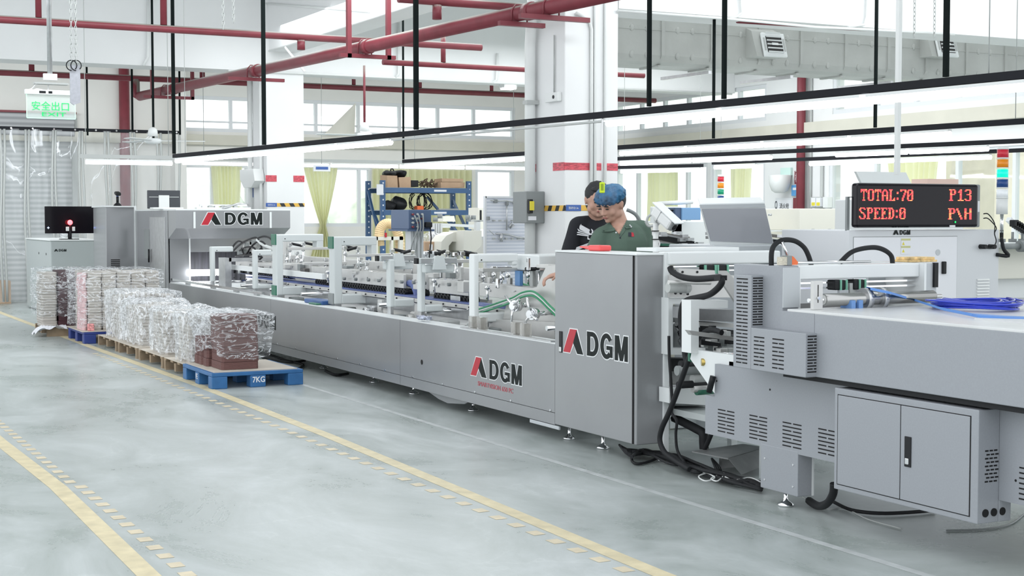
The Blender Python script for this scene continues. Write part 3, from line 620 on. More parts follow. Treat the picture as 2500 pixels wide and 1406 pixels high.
for px in (174, 185):
    c0 = PY(px, 160, y_); c0.y -= .015
    MB().tube([(c0.x+math.cos(u)*.055, c0.y+math.sin(u)*.0, c0.z+math.sin(u)*.055) for u in [i*math.pi/8 for i in range(-2, 13)]], .006, 5).done('ring', 'dark', t)
    chain(c0.x, c0.y, c0.z+.07, 5.6, t)
for px, y1, lab in ((545, 66, 'loose chain end hanging left of the far column, longer one'), (570, 50, 'loose chain end hanging left of the far column, shorter one'), ):
    c0 = PY(px, y1, 16.5); chain(c0.x, c0.y, c0.z, 5.6, None, lab)
for px, lab in ((2232, 'left chain running down behind the duct edge'), (2281, 'right chain above the second duct vent')):
    c0 = PY(px, 85, 12.5); chain(c0.x, 12.5, c0.z, 4.9, None, lab)
# linear lamp under far beam
p = PY(1240, 208, 22.4); q = thing('beam_lamp', 'small lit lamp under the far beam left of the near column', 'light', p)
MB().box((p.x-.12, p.x+.12), (22.3, 22.5), (3.80, 3.86)).done('lamp_body', 'pvc', q); MB().box((p.x-.1, p.x+.1), (22.28, 22.48), (3.775, 3.80)).done('lamp_glass', 'tube', q)
# ---------------- air duct ----------------
DY = 13.75
dz0 = PY(1515, 152, DY).z; dz1 = PY(1515, 30, DY).z+.25; dx0, dx1 = 7.9, XS
t = thing('air_duct', 'wide grey ribbed insulated air duct below the near beam', 'duct', (11, DY, dz0))
mb = MB(); n = 60
prof = [(DY+.5, dz0-.0), (DY+.10, dz0-.0), (DY+.03, dz0+.03), (DY, dz0+.10), (DY, dz1-.10), (DY+.05, dz1), (DY+.5, dz1)]
mb.prism([(dx0, a, b) for a, b in prof], (dx1-dx0, 0, 0)); body_mb = mb
seam = PY(1850, 90, DY).z
k = 0; x = 8.35
while x < dx1-.1:
    mb = MB(); ww = .022
    mb.prism([(x, DY-.018, dz0+.10), (x, DY-.018, dz1-.1), (x, DY+.01, dz1-.1), (x, DY+.01, dz0+.06)], (ww*2, 0, 0)); mb.box((x, x+ww*2), (DY+.06, DY+.45), (dz0-.02, dz0))
    mb.done('rib', 'duct', t)
    mb = body_mb
    for q in (.22, .42):
        for zz in (dz0+.10, PY(1700, 78, DY).z): mb.ball((x+q, DY, zz), .030, (1, .45, 1.3), n=8)
    x += .66 if k % 3 else .60; k += 1
body_mb.done('duct_body', 'duct', t)
MB().box((dx0, dx1), (DY-.008, DY+.01), (seam-.006, seam+.006)).done('seam', 'duct', t)
M['ventdark'] = mat('vent_opening', (0.03, 0.03, 0.03), .7)
def vent(px, lab):
    c = PY(px, 110, DY); cx = c.x; z0 = PY(px, 140, DY).z; z1 = PY(px, 76, DY).z; t = thing('air_vent', lab, 'vent', (cx, DY-.12, z0)); ww = .19
    MB().prism([(cx-ww-.06, DY, z0-.02), (cx-ww-.06, DY, z1+.02), (cx-ww-.06, DY-.10, z1-.02), (cx-ww-.06, DY-.22, z0-.02)], (ww*2, 0, 0)).done('vent_neck', 'duct', t)
    up = Vector((.02, .11, z1-z0-.02)).normalized(); u = Vector((1, 0, 0)); c0 = Vector((cx, DY-.19, (z0+z1)/2-.03)); n_ = u.cross(up)
    MB().obox(c0, u, up, n_, ww*1.7, z1-z0+.0, .03, bev=.01).done('vent_frame', 'white', t)
    MB().obox(c0+n_*.014, u, up, n_, ww*1.15, (z1-z0)*.68, .012).done('opening', 'ventdark', t)
    for k in range(7): MB().obox(c0+n_*.024+up*((k-3)*.048), u, up+n_*.7, n_, ww*1.1, .016, .004).done('louvre', 'white', t)
    MB().obox(c0+n_*.03, u, up, n_, .09, .03, .01, bev=.004).done('badge', 'white', t)
    for s in (-1, 1): MB().obox(c0+n_*.016+u*(s*ww*.72), u, up, n_, .025, .16, .004).done('side_slot', 'pvcg', t)
vent(1864, 'white square air vent on the duct, the left one'); vent(2283, 'white square air vent on the duct, the right one behind the black rod')
for px, py, lab in ((1720, 148, 'left'), (1920, 160, 'middle'), (2165, 173, 'right')):
    a = PY(px+10, py, DY-.08); b = Vector((a.x-.0, a.y, a.z)); MB().bar(Vector((a.x+.02, DY-.08, dz0-.065)), Vector((a.x+.02, DY+.9, dz0-.055)), .04, .035).done('duct_support', 'steel', None, 'steel channel under the duct, the %s one' % lab, 'bracket')
# ================= folder gluer line: long base, tower cabinet, scanner housing =================
XA = 5.05
FG = thing('folding_machine', 'long grey folding machine with open white frames between tower cabinet and scanner housing', 'machine', (5.65, 14.5, 0))
ytw = 9.115
ys = PX(977, 900, XA).y; y2 = PX(787, 800, XA).y
def panel(y0, y1, nm='front_panel'):
    return MB().box((XA, XA+.02), (y0+.003, y1-.003), (.205, .694)).box((XA, XA+.02), (y0+.003, y1-.003), (.118, .201)).done(nm, 'grey', FG)
panel(ytw, ys); panel(ys, 15.6); panel(15.6, 20.06)
for y in [9.18+.62*i for i in range(17)]: MB().cyl((XA-.006, y, .215), (XA, y, .215), .009, n=8).done('panel_screw', 'chrome', FG)
q = PX(1030, 884, XA); MB().cyl((XA-.002, q.y, q.z), (XA+.01, q.y, q.z), .022).done('round_hole', 'void', FG)
MB().box((XA+.01, XA+.16), (ytw, 20.06), (.694, .702)).box((XA+.02, XA+.035), (ytw, 20.06), (.60, .694)).done('top_ledge', 'white', FG)
MB().box((XA+.16, 6.2), (10.9, 20.0), (.585, .60)).box((XA+.16, 5.74), (ytw, 10.9), (.585, .60)).done('inner_deck', 'steel', FG)
MB().box((6.2, 6.22), (10.9, 20.06), (.12, .70)).box((5.74, 5.76), (9.2, 10.9), (.12, .70)).done('rear_panel', 'grey', FG)
MB().box((5.35, 5.72), (9.2, 20.0), (.24, .34)).done('base_beam', 'offw', FG)
def foot(x, y, parent, z=.12):
    f = MB().lathe((x, y, 0), [(.045, 0), (.045, .012), (.03, .022), (.014, .034), (.011, .05), (.011, z)]).done('levelling_foot', 'chrome', parent)
for px, py in ((1155, 1003), (913, 934), (1010, 962), (790, 900)):
    p = PZ(px, py, 0); foot(p.x, p.y, FG, .13)
p = PX(1035, 960, XA+.01); q = PX(1140, 985, XA+.01)
MB().prism([(XA+.03, p.y, .12), (XA+.03, q.y, .12), (XA+.035, q.y+.1, .085), (XA+.035, (p.y+q.y)/2, .055), (XA+.035, p.y-.25, .07)], (.012, 0, 0)).done('hanging_flap', 'grey', FG)
# lettering on the panel; u runs toward the camera, seen from the aisle side
NU = Vector((0, -1, 0))
yl = PX(1150, 900, XA).y; yr = PX(1275, 900, XA).y
logo(FG, (XA-.0005, yl, .345), NU, UZ, yl-yr, .150)
ya = PX(1167, 930, XA).y; yb = PX(1253, 950, XA).y
M['pinkred'] = mat('faded_red_letters', srgb(190, 96, 104), .5)
txt('SMARTVISION 650 PC', 'model_letters', 'pinkred', FG, (XA-.0008, ya, .272), NU, UZ, ya-yb, .036, off=.0)
p = PX(645, 785, XA); q = PX(674, 785, XA); wlog = (p.y-q.y)/.42
letters(FG, Vector((XA-.0008, p.y+wlog*.22, PX(660, 803, XA).z)), NU, UZ, wlog*.63, .155, 0, 'logo_dark', 'lettering')
# open C-shaped frames
FX = 5.2
def cframe(sl, fl, fr, top, base, arm=None, low=None, caps=('green', 'green'), m='offw', deep=None):
    """sl..fl side face, fl..fr front face; arm=(bottom py, right px, drop left px, drop bottom py); low=(top py, right px)."""
    y0 = PX(fl, 650, FX).y; y1 = PX(sl, 650, FX).y; y1 = max(y1, y0+.08); x1 = PY(fr, 650, y0).x
    X = lambda px: PY(px, 650, y0).x
    Zt = PY(fl, top, y0).z; Zb = PY(fl, base, y0).z; b = .012
    mb = MB().box((FX, x1), (y0, y1), (Zb, Zt), bev=b)
    if arm:
        za = PY(fr, arm[0], y0).z; xr = X(arm[1]); mb.box((x1-.01, xr), (y0, y1), (za, Zt), bev=b)
        if arm[2]: mb.box((X(arm[2]), xr-.002), (y0+.002, y1-.002), (PY(arm[2], arm[3], y0).z, za+.02), bev=b)
    if low: mb.box((x1-.01, X(low[1])), (y0, y1), (Zb, PY(fr, low[0], y0).z), bev=b)
    o = mb.done('frame', m, FG)
    for c, z0, z1 in ((caps[0], Zt-.12, Zt+.002), (caps[1], Zb-.002, Zb+.11)):
        if c: MB().box((FX-.012, FX+.004), (y0+.004, y1-.004), (z0, z1), bev=.004).done('end_cap', c, o)
    MB().cyl((X(fr)+.02+0.0, y0-.004, Zt-.05), (X(fr)+.02, y0+.004, Zt-.05), .006, n=8).done('bolt_hole', 'void', o) if arm else None
    MB().box((FX+.01, x1-.01), (y0+.01, y1-.01), (.60, Zb+.01)).done('frame_foot', 'steel', o)
    return o
cframe(511, 516.5, 526, 602, 688, (615, 570, None, 0), None, (None, None))
cframe(615, 621, 630.5, 610, 705, (624, 664, None, 0), (695, 668), (None, None))
cframe(664, 675, 692, 572, 721, (590, 791, 774, 609), (700, 769), ('green', 'green'))
cframe(802.5, 815, 836, 578, 743, (600, 921, 907.5, 623), (719, 938), ('green', 'sbox'))
cframe(942, 952, 964, 633, 750, None, (731, 1012), (None, None))
cframe(1017, 1027, 1039, 639, 762, None, (745, 1082), (None, None))
cframe(1144, 1157, 1170, 620, 788, (641, 1265, 1251, 648), (765, 1240), (None, None), m='white')
# darker bracket in front of the scanner
y0 = PX(550, 650, 5.25).y; z1 = PX(550, 630, 5.25).z
MB().box((5.25, 5.33), (y0, y0+.3), (.70, z1)).box((5.3, 6.1), (y0, y0+.05), (z1-.045, z1)).done('bracket', 'steel', FG)
# grey V-shaped carrier clamps on the third and fourth posts
def vclamp(pl, pr, py):
    y0 = PX(pl+30, py, 5.28).y; a = PY(pl, py, y0-.1); b = PY(pr, py+5, y0-.1); z = a.z
    mb = MB().box((a.x, b.x), (y0-.14, y0-.08), (z-.05, z-.0), bev=.006)
    mb.prism([(a.x+(b.x-a.x)*.38, y0-.18, z+.02), (a.x+(b.x-a.x)*.60, y0-.18, z+.02), (a.x+(b.x-a.x)*.67, y0-.18, z-.10), (a.x+(b.x-a.x)*.33, y0-.18, z-.10)], (0, .03, 0))
    mb.box((a.x+.07, b.x-.02), (y0-.12, y0-.04), (z-.13, z-.06), bev=.01)
    o = mb.done('clamp_arm', 'offw', FG)
    MB().box((a.x-.02, a.x+.0), (y0-.14, y0-.08), (z-.05, z)).done('rubber_end', 'rubber', o)
    for p_, q_ in ((a.x+.02, a.x+(b.x-a.x)*.36), (a.x+(b.x-a.x)*.64, b.x-.01)): MB().box((p_, q_), (y0-.152, y0-.14), (z-.045, z-.004)).done('steel_pad', 'steel', o)
vclamp(922, 1012, 624); vclamp(1018, 1112, 630)
# carriers: ground side plates with roller rows and blue belts
def carrier(x, pa, pb, top, bot, m='plate', roll=True, belt=True, xo=.03, drop=None):
    ya = PX(pa, 650, x).y; yb = PX(pb, 650, x).y
    zt = (PX(pa, top[0], x).z+PX(pb, top[1], x).z)/2; zb = (PX(pa, bot[0], x).z+PX(pb, bot[1], x).z)/2
    o = MB().box((x, x+xo), (yb, ya), (zb, zt), bev=.003).box((x+.10, x+.13), (yb, ya), (zb, zt), bev=.003).done('carrier_plate', m, FG)
    mb = MB(); n = max(2, int((ya-yb)/.35))
    for i in range(n): 
        yy = yb+(i+.5)*(ya-yb)/n; mb.cyl((x-.01, yy, (zt+zb)/2), (x, yy, (zt+zb)/2), .010, n=8)
        if i % 2: mb.bar((x-.008, yy-.03, (zt+zb)/2+.015), (x-.008, yy+.03, (zt+zb)/2+.015), .01, .008)
    mb.done('plate_bolts', 'steel', o)
    if roll:
        mb = MB(); yy = yb+.04
        while yy < ya-.03: mb.cyl((x+.02, yy, zb-.036), (x+.12, yy, zb-.036), .031, n=10); mb.cyl((x+.012, yy, zb-.036), (x+.02, yy, zb-.036), .013, n=8); yy += .072
        mb.done('roller_row', 'dark', o)
    if belt: MB().box((x+.03, x+.10), (yb-.02, ya), (zb-.078, zb-.068)).done('belt', 'blue', o)
    return o
carrier(5.62, 700, 757, (640, 648), (660, 668))
carrier(5.6, 760, 985, (651, 669), (683, 699))
carrier(5.6, 1008, 1022, (668, 670), (705, 708)); carrier(5.6, 1048, 1143, (680, 688), (713, 722))
carrier(5.55, 1170, 1350, (690, 708), (722, 742), roll=False)
carrier(5.95, 640, 1190, (632, 640), (655, 670), roll=False, belt=False)
carrier(5.62, 575, 700, (640, 642), (655, 664))
# lower rails
def rail(x, x1, pa, pb, z0, z1, m, nm='lower_rail'):
    return MB().box((x, x1), (PX(pb, 700, x).y, PX(pa, 700, x).y), (z0, z1), bev=.003).done(nm, m, FG)
rail(5.5, 5.53, 700, 1010, .80, .835, 'plate'); rail(5.5, 5.53, 1012, 1350, .80, .835, 'plate'); rail(5.54, 5.56, 600, 1352, .70, .79, 'steel'); rail(5.53, 5.72, 600, 1352, .836, .846, 'blue', 'lower_belt')
rail(5.9, 5.95, 600, 1190, .72, .85, 'plate')
for i in range(40): MB().cyl((5.49, 9.3+i*.27, .818), (5.5, 9.3+i*.27, .818), .008, n=6).done('rail_screw', 'dark', FG)
for i in range(9):
    y = 9.7+i*1.12; MB().cyl((5.3, y, .76), (5.72 if y < 11 else 6.15, y, .76), .02, n=12).done('cross_shaft', 'chrome', FG)
for i, y in enumerate((9.5, 11.2, 12.5, 13.6, 14.9, 16.6)):
    MB().box((5.42, 5.52), (y-.09, y+.09), (.62, .72), bev=.015).cyl((5.36, y, .67), (5.42, y, .67), .03).done('gear_block', ('steel', 'pvcg', 'plate')[i % 3], FG)
for y in (10.95, 12.2, 13.1):
    MB().prism([(5.36, y, .60), (5.36, y+.09, .60), (5.36, y+.14, .70), (5.36, y+.13, .80), (5.36, y+.02, .80), (5.36, y+.04, .70)], (.02, 0, 0)).done('curved_strap', 'plate', FG)
# blue belt returns
for px in (997, 1085): 
    p = PX(px, 705, 5.62); MB().tube([p+Vector((.05, .10, .05)), p+Vector((.05, -.02, .03)), p+Vector((.05, -.10, -.06)), p+Vector((.05, -.08, -.11))], .035, 8, sub=4).done('belt_return', 'blue', FG)
# vertical spindles with black lever handles
def spindle(px, py, y=None, x=5.75, ang=0, hz=.9, lever=True):
    p = PX(px, py, x); t = MB().cyl((p.x, p.y, hz), (p.x, p.y, p.z), .010, n=8).cyl((p.x, p.y, hz), (p.x, p.y, hz+.05), .032, n=12).cyl((p.x, p.y, p.z-.1), (p.x, p.y, p.z-.06), .022, n=10).box((p.x-.022, p.x+.022), (p.y-.022, p.y+.022), (p.z-.035, p.z), bev=.004).done('spindle', 'chrome', FG)
    if lever:
        d = Vector((math.cos(ang), -.3, -.22*(1 if math.cos(ang) > 0 else 1))).normalized(); e = p+d*.135
        MB().tube([p+d*.015, p+d*.04, e-d*.02, e], .0155, 8).ball(e, .018, n=8).done('lever_handle', 'dark', t)
for i, (px, py) in enumerate([(708, 594), (740, 592), (842, 601), (874, 603), (957, 608), (1006, 611), (1040, 613), (1062, 612), (1090, 612), (1112, 616), (1128, 614), (1300, 629), (1316, 631)]):
    spindle(px, py, x=5.72+.05*(i % 3), ang=0 if i not in (3, 5, 8) else math.pi)
for i, (px, py) in enumerate([(700, 618), (725, 614), (735, 622), (795, 630), (880, 628), (895, 640), (1180, 655), (1205, 650), (1225, 655), (1240, 650), (1275, 640), (1290, 650), (1120, 640), (1105, 645), (610, 640), (650, 636)]):
    spindle(px, py, x=5.66+.09*(i % 4), lever=False, hz=.95)
# cross bars carried by the frames
for px, py, w_ in ((700, 604, .7), (846, 620, .75), (1175, 655, .9), (740, 640, .5), (1050, 634, .5)):
    p = PX(px, py, 5.33); MB().box((p.x, p.x+w_), (p.y-.03, p.y+.03), (p.z-.03, p.z), bev=.004).done('cross_bar', 'plate', FG)
p = PX(1230, 665, 5.6); MB().box((p.x, p.x+.9), (p.y-.06, p.y+.03), (p.z+.02, p.z+.045)).done('cross_bar', 'chrome', FG)
for px in (1215, 1283): 
    p = PX(px, 657, 5.5); MB().cyl(p, p+Vector((.13, 0, .0)), .016, n=8).done('black_grip', 'dark', FG)
MB().box((5.63, 5.66), (PX(1262, 680, 5.63).y-.05, PX(1257, 680, 5.63).y), (PX(1260, 697, 5.63).z, PX(1260, 661, 5.63).z)).done('blue_guide', mat('sky_blue_guide', srgb(100, 150, 205), .4), FG)
# hold-down units, air lines, brackets along the carriers
rc = random.Random(11)
for px, py, w_, h_, m in ((735, 652, .10, .07, 'sbox'), (748, 660, .16, .05, 'grime2'), (785, 660, .12, .04, 'plate'), (700, 650, .2, .06, 'plate'), (870, 665, .10, .03, 'plate'), (905, 668, .05, .06, 'chrome'), (850, 652, .14, .03, 'sbox'), (880, 646, .1, .03, 'pvcg'), (1060, 672, .12, .05, 'plate'), (1075, 665, .05, .1, 'chrome'), (1100, 672, .10, .05, 'sbox'), (1125, 668, .06, .12, 'plate'), (1132, 700, .12, .10, 'plate'), (1125, 728, .2, .05, 'steel'), (1195, 690, .05, .09, 'plate'), (1215, 692, .04, .08, 'chrome'), (1245, 694, .05, .11, 'plate'), (1300, 672, .05, .2, 'pvcg'), (1325, 676, .05, .2, 'sbox'), (1318, 655, .12, .04, 'chrome'), (1340, 650, .2, .03, 'plate'), (1290, 645, .04, .10, 'chrome')):
    M.setdefault('grime2', mat('oily_dark_steel', (.12, .115, .11), .4, .5, var=.4, scale=20))
    c = PX(px, py, 5.5+.2*rc.random()); MB().box((c.x-w_*.3, c.x+w_*.3), (c.y-w_*.5, c.y+w_*.5), (c.z-h_*.5, c.z+h_*.5), bev=.006).done('hold_down_block', m, FG)
for i in range(16):
    px = 700+i*28+rc.random()*8; c = PX(px, 672+i*1.6, 5.57); MB().cyl(c, c-UX*.03, .016, n=10).done('side_roller', 'sbox', FG)
for px, py, t_ in ((800, 690, 0), (1060, 715, 1), (1190, 735, 0)):
    c = PX(px, py, 5.45); MB().cyl(c, c+UZ*.12, .011, n=8).cyl(c+UZ*.1, c+UZ*.13, .024, n=12).done('adjusting_screw', 'chrome', FG)
for i in range(10):
    c = PX(720+i*62, 735+i*7, 5.42); c.z = .60; MB().box((c.x-.05, c.x+.08), (c.y-.1, c.y+.08), (.60, .66+.04*rc.random()), bev=.01).done('floor_block', ('sbox', 'steel', 'pvcg', 'dark')[i % 4], FG)
# right hand group beside the tower: tilted steel plates, star knobs, clear guides
p = PX(1352, 700, 5.45)
MB().prism([(5.45, p.y-.1, .70), (5.45, p.y+.9, .70), (5.45, p.y+.75, .98), (5.45, p.y+.28, 1.05), (5.45, p.y+.12, 1.22), (5.45, p.y-.1, 1.24)], (.025, 0, 0)).done('side_plate', 'plate', FG)
MB().prism([(5.40, p.y-.1, .62), (5.40, p.y+1.15, .62), (5.40, p.y+.9, .76), (5.40, p.y-.1, .80)], (.02, 0, 0)).done('side_plate', 'plate', FG)
MB().obox(PX(1345, 640, 5.9)+Vector((0, 0, 0)), UX, UY, UZ, .5, .5, .13, bev=.01).done('cream_cover', 'white', FG)
def starknob(px, py, x=5.33, r=.10, tilt=0.3):
    c = PX(px, py, x); t = MB().cyl(c, c+Vector((-.05, -.02, 0)), .045, n=18).cyl(c+Vector((-.05, -.02, 0)), c+Vector((-.075, -.03, 0)), .03, n=14).cyl(c, c+Vector((.25, .1, 0)), .018).done('star_knob', 'chrome', FG)
    for k in range(3):
        a = tilt+k*2.094; d = Vector((0, math.cos(a), math.sin(a))); MB().cyl(c+Vector((-.06, -.02, 0)), c+Vector((-.075, -.03, 0))+d*r*1.35, .009, .010, n=8).done('knob_arm', 'chrome', t)
starknob(1266, 746, tilt=.6); starknob(1308, 766, 5.28, tilt=1.3)
for px, py in ((1151, 789), (1171, 789), (1255, 803), (1277, 803)):
    c = PX(px, py+16, 5.12); c.z = .703; t = thing('clear_guide', {1151: 'clear block on the ledge by the last white post, left of its pair', 1171: 'clear block on the ledge by the last white post, right of its pair', 1255: 'clear acrylic guide block on the ledge nearest the tower cabinet, left of its pair', 1277: 'clear acrylic guide block on the ledge nearest the tower cabinet, right of its pair'}[px], 'guide block', c)
    MB().box((c.x-.012, c.x+.03), (c.y-.045, c.y+.03), (.703, .803)).box((c.x-.02, c.x+.04), (c.y-.06, c.y-.045), (.703, .803)).done('block', 'clearblk', t) if 'clearblk' in M else None
    M.setdefault('clearblk', mat('smoky_acrylic', (.72, .70, .66), .08, trans=.8, alpha=.75))
    if len(t.children) == 0: MB().box((c.x-.012, c.x+.03), (c.y-.045, c.y+.03), (.703, .803)).box((c.x-.02, c.x+.04), (c.y-.06, c.y-.045), (.703, .803)).done('block', 'clearblk', t)
    MB().box((c.x-.02, c.x+.04), (c.y-.02, c.y-.005), (.703, .715)).done('screw_base', 'chrome', t)
p = PX(1130, 806, 5.085); q = PX(1352, 836, 5.085); MB().box((5.06, 5.11), (q.y, p.y), (.703, .712)).done('guide_strip', 'steel', None, 'thin steel strip lying along the machine ledge beside the tower cabinet', 'strip')
# green and white cables
def cable(pts, r, m, label, sub=6, name='cable', cat='cable', grp=None): return MB().tube(pts, r, 8, sub=sub).done(name, m, None, label, cat, grp)
M['cgreen'] = mat('green_cable', srgb(40, 140, 95), .4); M['cwhite'] = mat('grey_white_cable', (.6, .63, .62), .4)
for k, (m, dz) in enumerate((('cgreen', 0), ('cwhite', .02), ('cgreen', .035))):
    cable([PX(px, py, x)+UZ*dz for px, py, x in ((1168, 765, 5.42), (1200, 755, 5.4), (1250, 738, 5.38), (1275, 725, 5.38), (1300, 722, 5.38), (1320, 735, 5.38), (1340, 755, 5.38), (1358, 772, 5.36))], .008, m, ('lower green', 'pale', 'upper green')[k]+' cable arching over the star knobs beside the tower cabinet')
cable([PX(px, py, 5.9) for px, py in ((1264, 690), (1282, 696), (1300, 702))], .015, 'cgreen', 'short green hose behind the blue guide')
# sensor cables over the scanner entrance
for i, pts in enumerate([[(500, 618), (520, 612), (545, 613), (562, 612), (572, 597), (582, 589), (592, 592)], [(570, 612), (582, 600), (600, 588), (625, 580), (635, 593), (640, 610)], [(575, 625), (600, 620), (612, 604), (625, 592), (640, 590), (650, 600)], [(632, 580), (645, 577), (660, 582), (668, 596)], [(585, 612), (600, 604), (618, 604), (628, 616)], [(600, 650), (592, 640), (603, 632), (622, 640), (640, 628)], [(590, 606), (598, 622), (622, 618), (638, 606)], [(628, 585), (640, 596), (655, 603), (664, 606)]]):
    cable([PX(a, b, 5.7) for a, b in pts], .012 if i < 7 else .02, 'rubber' if i < 7 else 'cwhite', 'cable looping over the scanner entrance, ' + ('lowest on the left rail', 'tallest arch', 'middle arch', 'short right arch', 'small inner arch', 'ring hanging under the bracket', 'loose loop by the sensors', 'thick pale hose')[i])
for i in range(9):
    p = PX(585+random.random()*60, 590+random.random()*30, 5.75); MB().box((p.x-.03, p.x+.04), (p.y-.05, p.y+.05), (p.z-.04, p.z+.03), bev=.006).done('sensor_block', 'plate' if i % 2 else 'sbox', FG)
MB().box((5.7, 5.76), (17.0, 17.1), (.9, 1.35)).done('sensor_post', 'plate', FG)
for i in range(8):
    p = PX(562+i*11, 662-(i % 2), 5.6); MB().cyl((p.x, p.y, p.z-.03), (p.x, p.y, p.z+.03), .018, n=8).cyl((p.x, p.y, p.z+.02), (p.x, p.y, p.z+.05), .03, n=8).done('sensor_knob', 'dark' if i % 2 else 'white', FG)
p = PX(545, 690, 5.4); MB().box((5.4, 5.44), (14.9, 18.8), (.93, .99)).done('carrier_plate', 'white', FG)
# rails on the ledge near the housing
a = PX(412, 687, 5.07); b = PX(640, 723, 5.09); MB().bar((5.09, a.y, .745), (5.10, b.y+.0, .735), .03, .03).done('guard_rail', 'chrome', None, 'steel guard rail lying along the machine ledge next to the scanner housing', 'rail')
for y in (16.2, 17.0, 18.0, 19.2): MB().box((5.08, 5.12), (y, y+.12), (.703, .73)).done('guard_rail_block', 'steel', FG)
# small things left on the ledge
MB().box((5.12, 5.28), (PX(803, 740, 5.2).y, PX(760, 735, 5.2).y), (.703, .745), bev=.01).done('tool_box', mat('dark_blue_box', srgb(45, 85, 140), .4), None, 'small dark blue box on the ledge left of the second white post', 'box')
p = PX(767, 743, 5.09); MB().box((5.07, 5.15), (p.y-.12, p.y+.12), (.703, .72), bev=.006).done('green_block', 'green', None, 'green plastic block on the ledge edge in front of the blue box', 'block')
c = PX(1036, 778, 5.1); c.z = .735
mb = MB()
for i in range(7): mb.tube([c+Vector((.03*math.cos(i+j*.9), .09*math.sin(i*.7+j*.9), .012*math.sin(j*1.7+i))) for j in range(7)], .009, 6, closed=True)
mb.done('crumpled_rag', mat('striped_rag', (.45, .48, .58), .5, var=.7, scale=50), None, 'small crumpled blue and white bag on the machine ledge', 'bag')
# ---------------- tower cabinet ----------------
TW = thing('tower_cabinet', 'tall narrow grey control cabinet with the large logo, red tray on top', 'cabinet', (5.17, 8.55, 0))
TY0, TY1, TX1 = 8.03, 9.11, 5.285
MB().box((XA+.004, TX1), (TY0+.004, TY1), (.12, 1.355), bev=.006).done('cabinet_body', 'grey', TW)
MB().box((XA-.004, TX1+.02), (TY0-.004, TY1+.004), (1.352, 1.366), bev=.003).done('top_sheet', 'white', TW)
dr = MB().box((XA-.006, XA+.004), (TY0+.045, TY1-.004), (.125, 1.35), bev=.003).done('door', 'grey', TW)
MB().box((XA-.012, XA-.006), (TY1-.115, TY1-.072), (.645, .795), bev=.002).done('black_lock', 'dark', dr); MB().box((XA-.018, XA-.010), (TY1-.11, TY1-.08), (.65, .685), bev=.003).done('lock_barrel', 'chrome', dr)
MB().box((XA-.003, XA+.005), (TY0+.034, TY0+.045), (.125, 1.35)).done('door_gap', 'void', TW)
logo(TW, (XA-.0063, PX(1378, 850, XA).y, .655), NU, UZ, PX(1378, 850, XA).y-PX(1536, 850, XA).y, .165)
MB().box((TX1-.03, TX1+.012), (TY0-.012, TY0+.03), (.06, 1.37), bev=.003).done('corner_post', 'white', TW); foot(TX1-.01, TY0+.01, TW, .07)
for px, py in ((1390, 1072), (1472, 1095)): p = PZ(px, py, 0); foot(p.x, p.y, TW, .13)
c = PX(1330, 1040, XA); MB().box((XA+.002, XA+.02), (ytw-.05, PX(1292, 1028, XA).y), (.085, .112), bev=.005).done('skirt_strip', 'grey2', TW)
tr = MB().box((5.12, 5.22), (8.62, 8.78), (1.367, 1.407), bev=.012).prism([(5.14, 8.78, 1.372), (5.21, 8.78, 1.372), (5.20, 8.88, 1.392), (5.11, 8.87, 1.390)], (0, 0, .008)).done('red_tray', mat('coral_red_plastic', srgb(235, 88, 88), .35), None, 'coral red plastic tray lying on top of the tower cabinet', 'tray')
# ---------------- scanner housing ----------------
YH = 20.08
SH = thing('scanner_housing', 'big grey scanner housing with logo header spanning the line by the strip curtain', 'machine', (5.85, 21.0, 0))
HX1 = PY(685, 515, YH).x; zt = 1.69; ztb = PY(500, 557, YH-.35).z
M['greyg'] = mat('glossy_grey_paint', (0.31, 0.32, 0.33), 0.16, 0.35, coat=.3)
body = MB().box((XA, XA+.02), (YH, 22.02), (0.1, zt), bev=.003).done('side_wall', 'greyg', SH)
yd0, yd1 = PX(403, 530, XA).y, PX(366, 530, XA).y
MB().box((XA-.008, XA), (yd0, yd1), (.62, 1.60), bev=.003).done('door', 'steel', SH)
MB().box((XA-.012, XA-.002), (PX(366.5, 600, XA).y, PX(354, 600, XA).y), (1.0, 1.42)).done('window_slot', 'sbox', SH); MB().cyl((XA-.03, yd1-.03, .95), (XA-.03, yd1-.03, 1.14), .012).done('handle', 'dark', SH)
MB().box((XA, HX1), (YH-.42, 22.02), (zt-.003, zt+.018), bev=.004).done('roof', 'white', SH)
xo0 = PY(463, 650, YH).x
zopen = PY(500, 615, YH).z
MB().box((XA, xo0), (YH, YH+.02), (.69, 1.44)).box((xo0, HX1), (YH, YH+.02), (zopen, 1.44)).done('front_wall', 'greyg', SH)
MB().box((xo0-.008, xo0+.012), (YH-.008, YH), (.70, PY(470, 572, YH).z)).done('white_edge', 'white', SH)
hb = PY(500, 557, YH-.42).z
MB().prism([(XA+.0, YH-.42, hb), (XA, YH-.42, zt), (XA, YH+.02, zt), (XA, YH+.02, 1.30), (XA, YH, 1.30)], (HX1-XA, 0, 0)).done('header_box', 'grey', SH)
for px in (475, 661): x = PY(px, 530, YH-.43).x; MB().box((x-.014, x+.014), (YH-.428, YH-.42), (hb, zt-.02)).done('header_strip', 'white', SH)
pl = PY(491, 549, YH-.42); pr = PY(640, 519, YH-.42); logo(SH, (pl.x, YH-.4205, pl.z), UX, UZ, pr.x-pl.x, pr.z-pl.z)
x0 = PY(466, 640, YH+.3).x
MB().box((xo0, HX1-.1), (YH+.3, YH+.32), (.62, zopen+.05)).done('dark_screen', mat('black_brush_curtain', (.05, .05, .06), .6, var=.5, scale=40, stretch=(1, 1, .05)), SH)
lamp = MB().cyl((xo0-.02, YH-.05, .83), (xo0+.42, YH-.05, .83), .045, n=14).done('inspection_lamp', mat('inspection_light', (1, 1, 1), .5, emit=(.95, .96, 1), estr=9), SH)
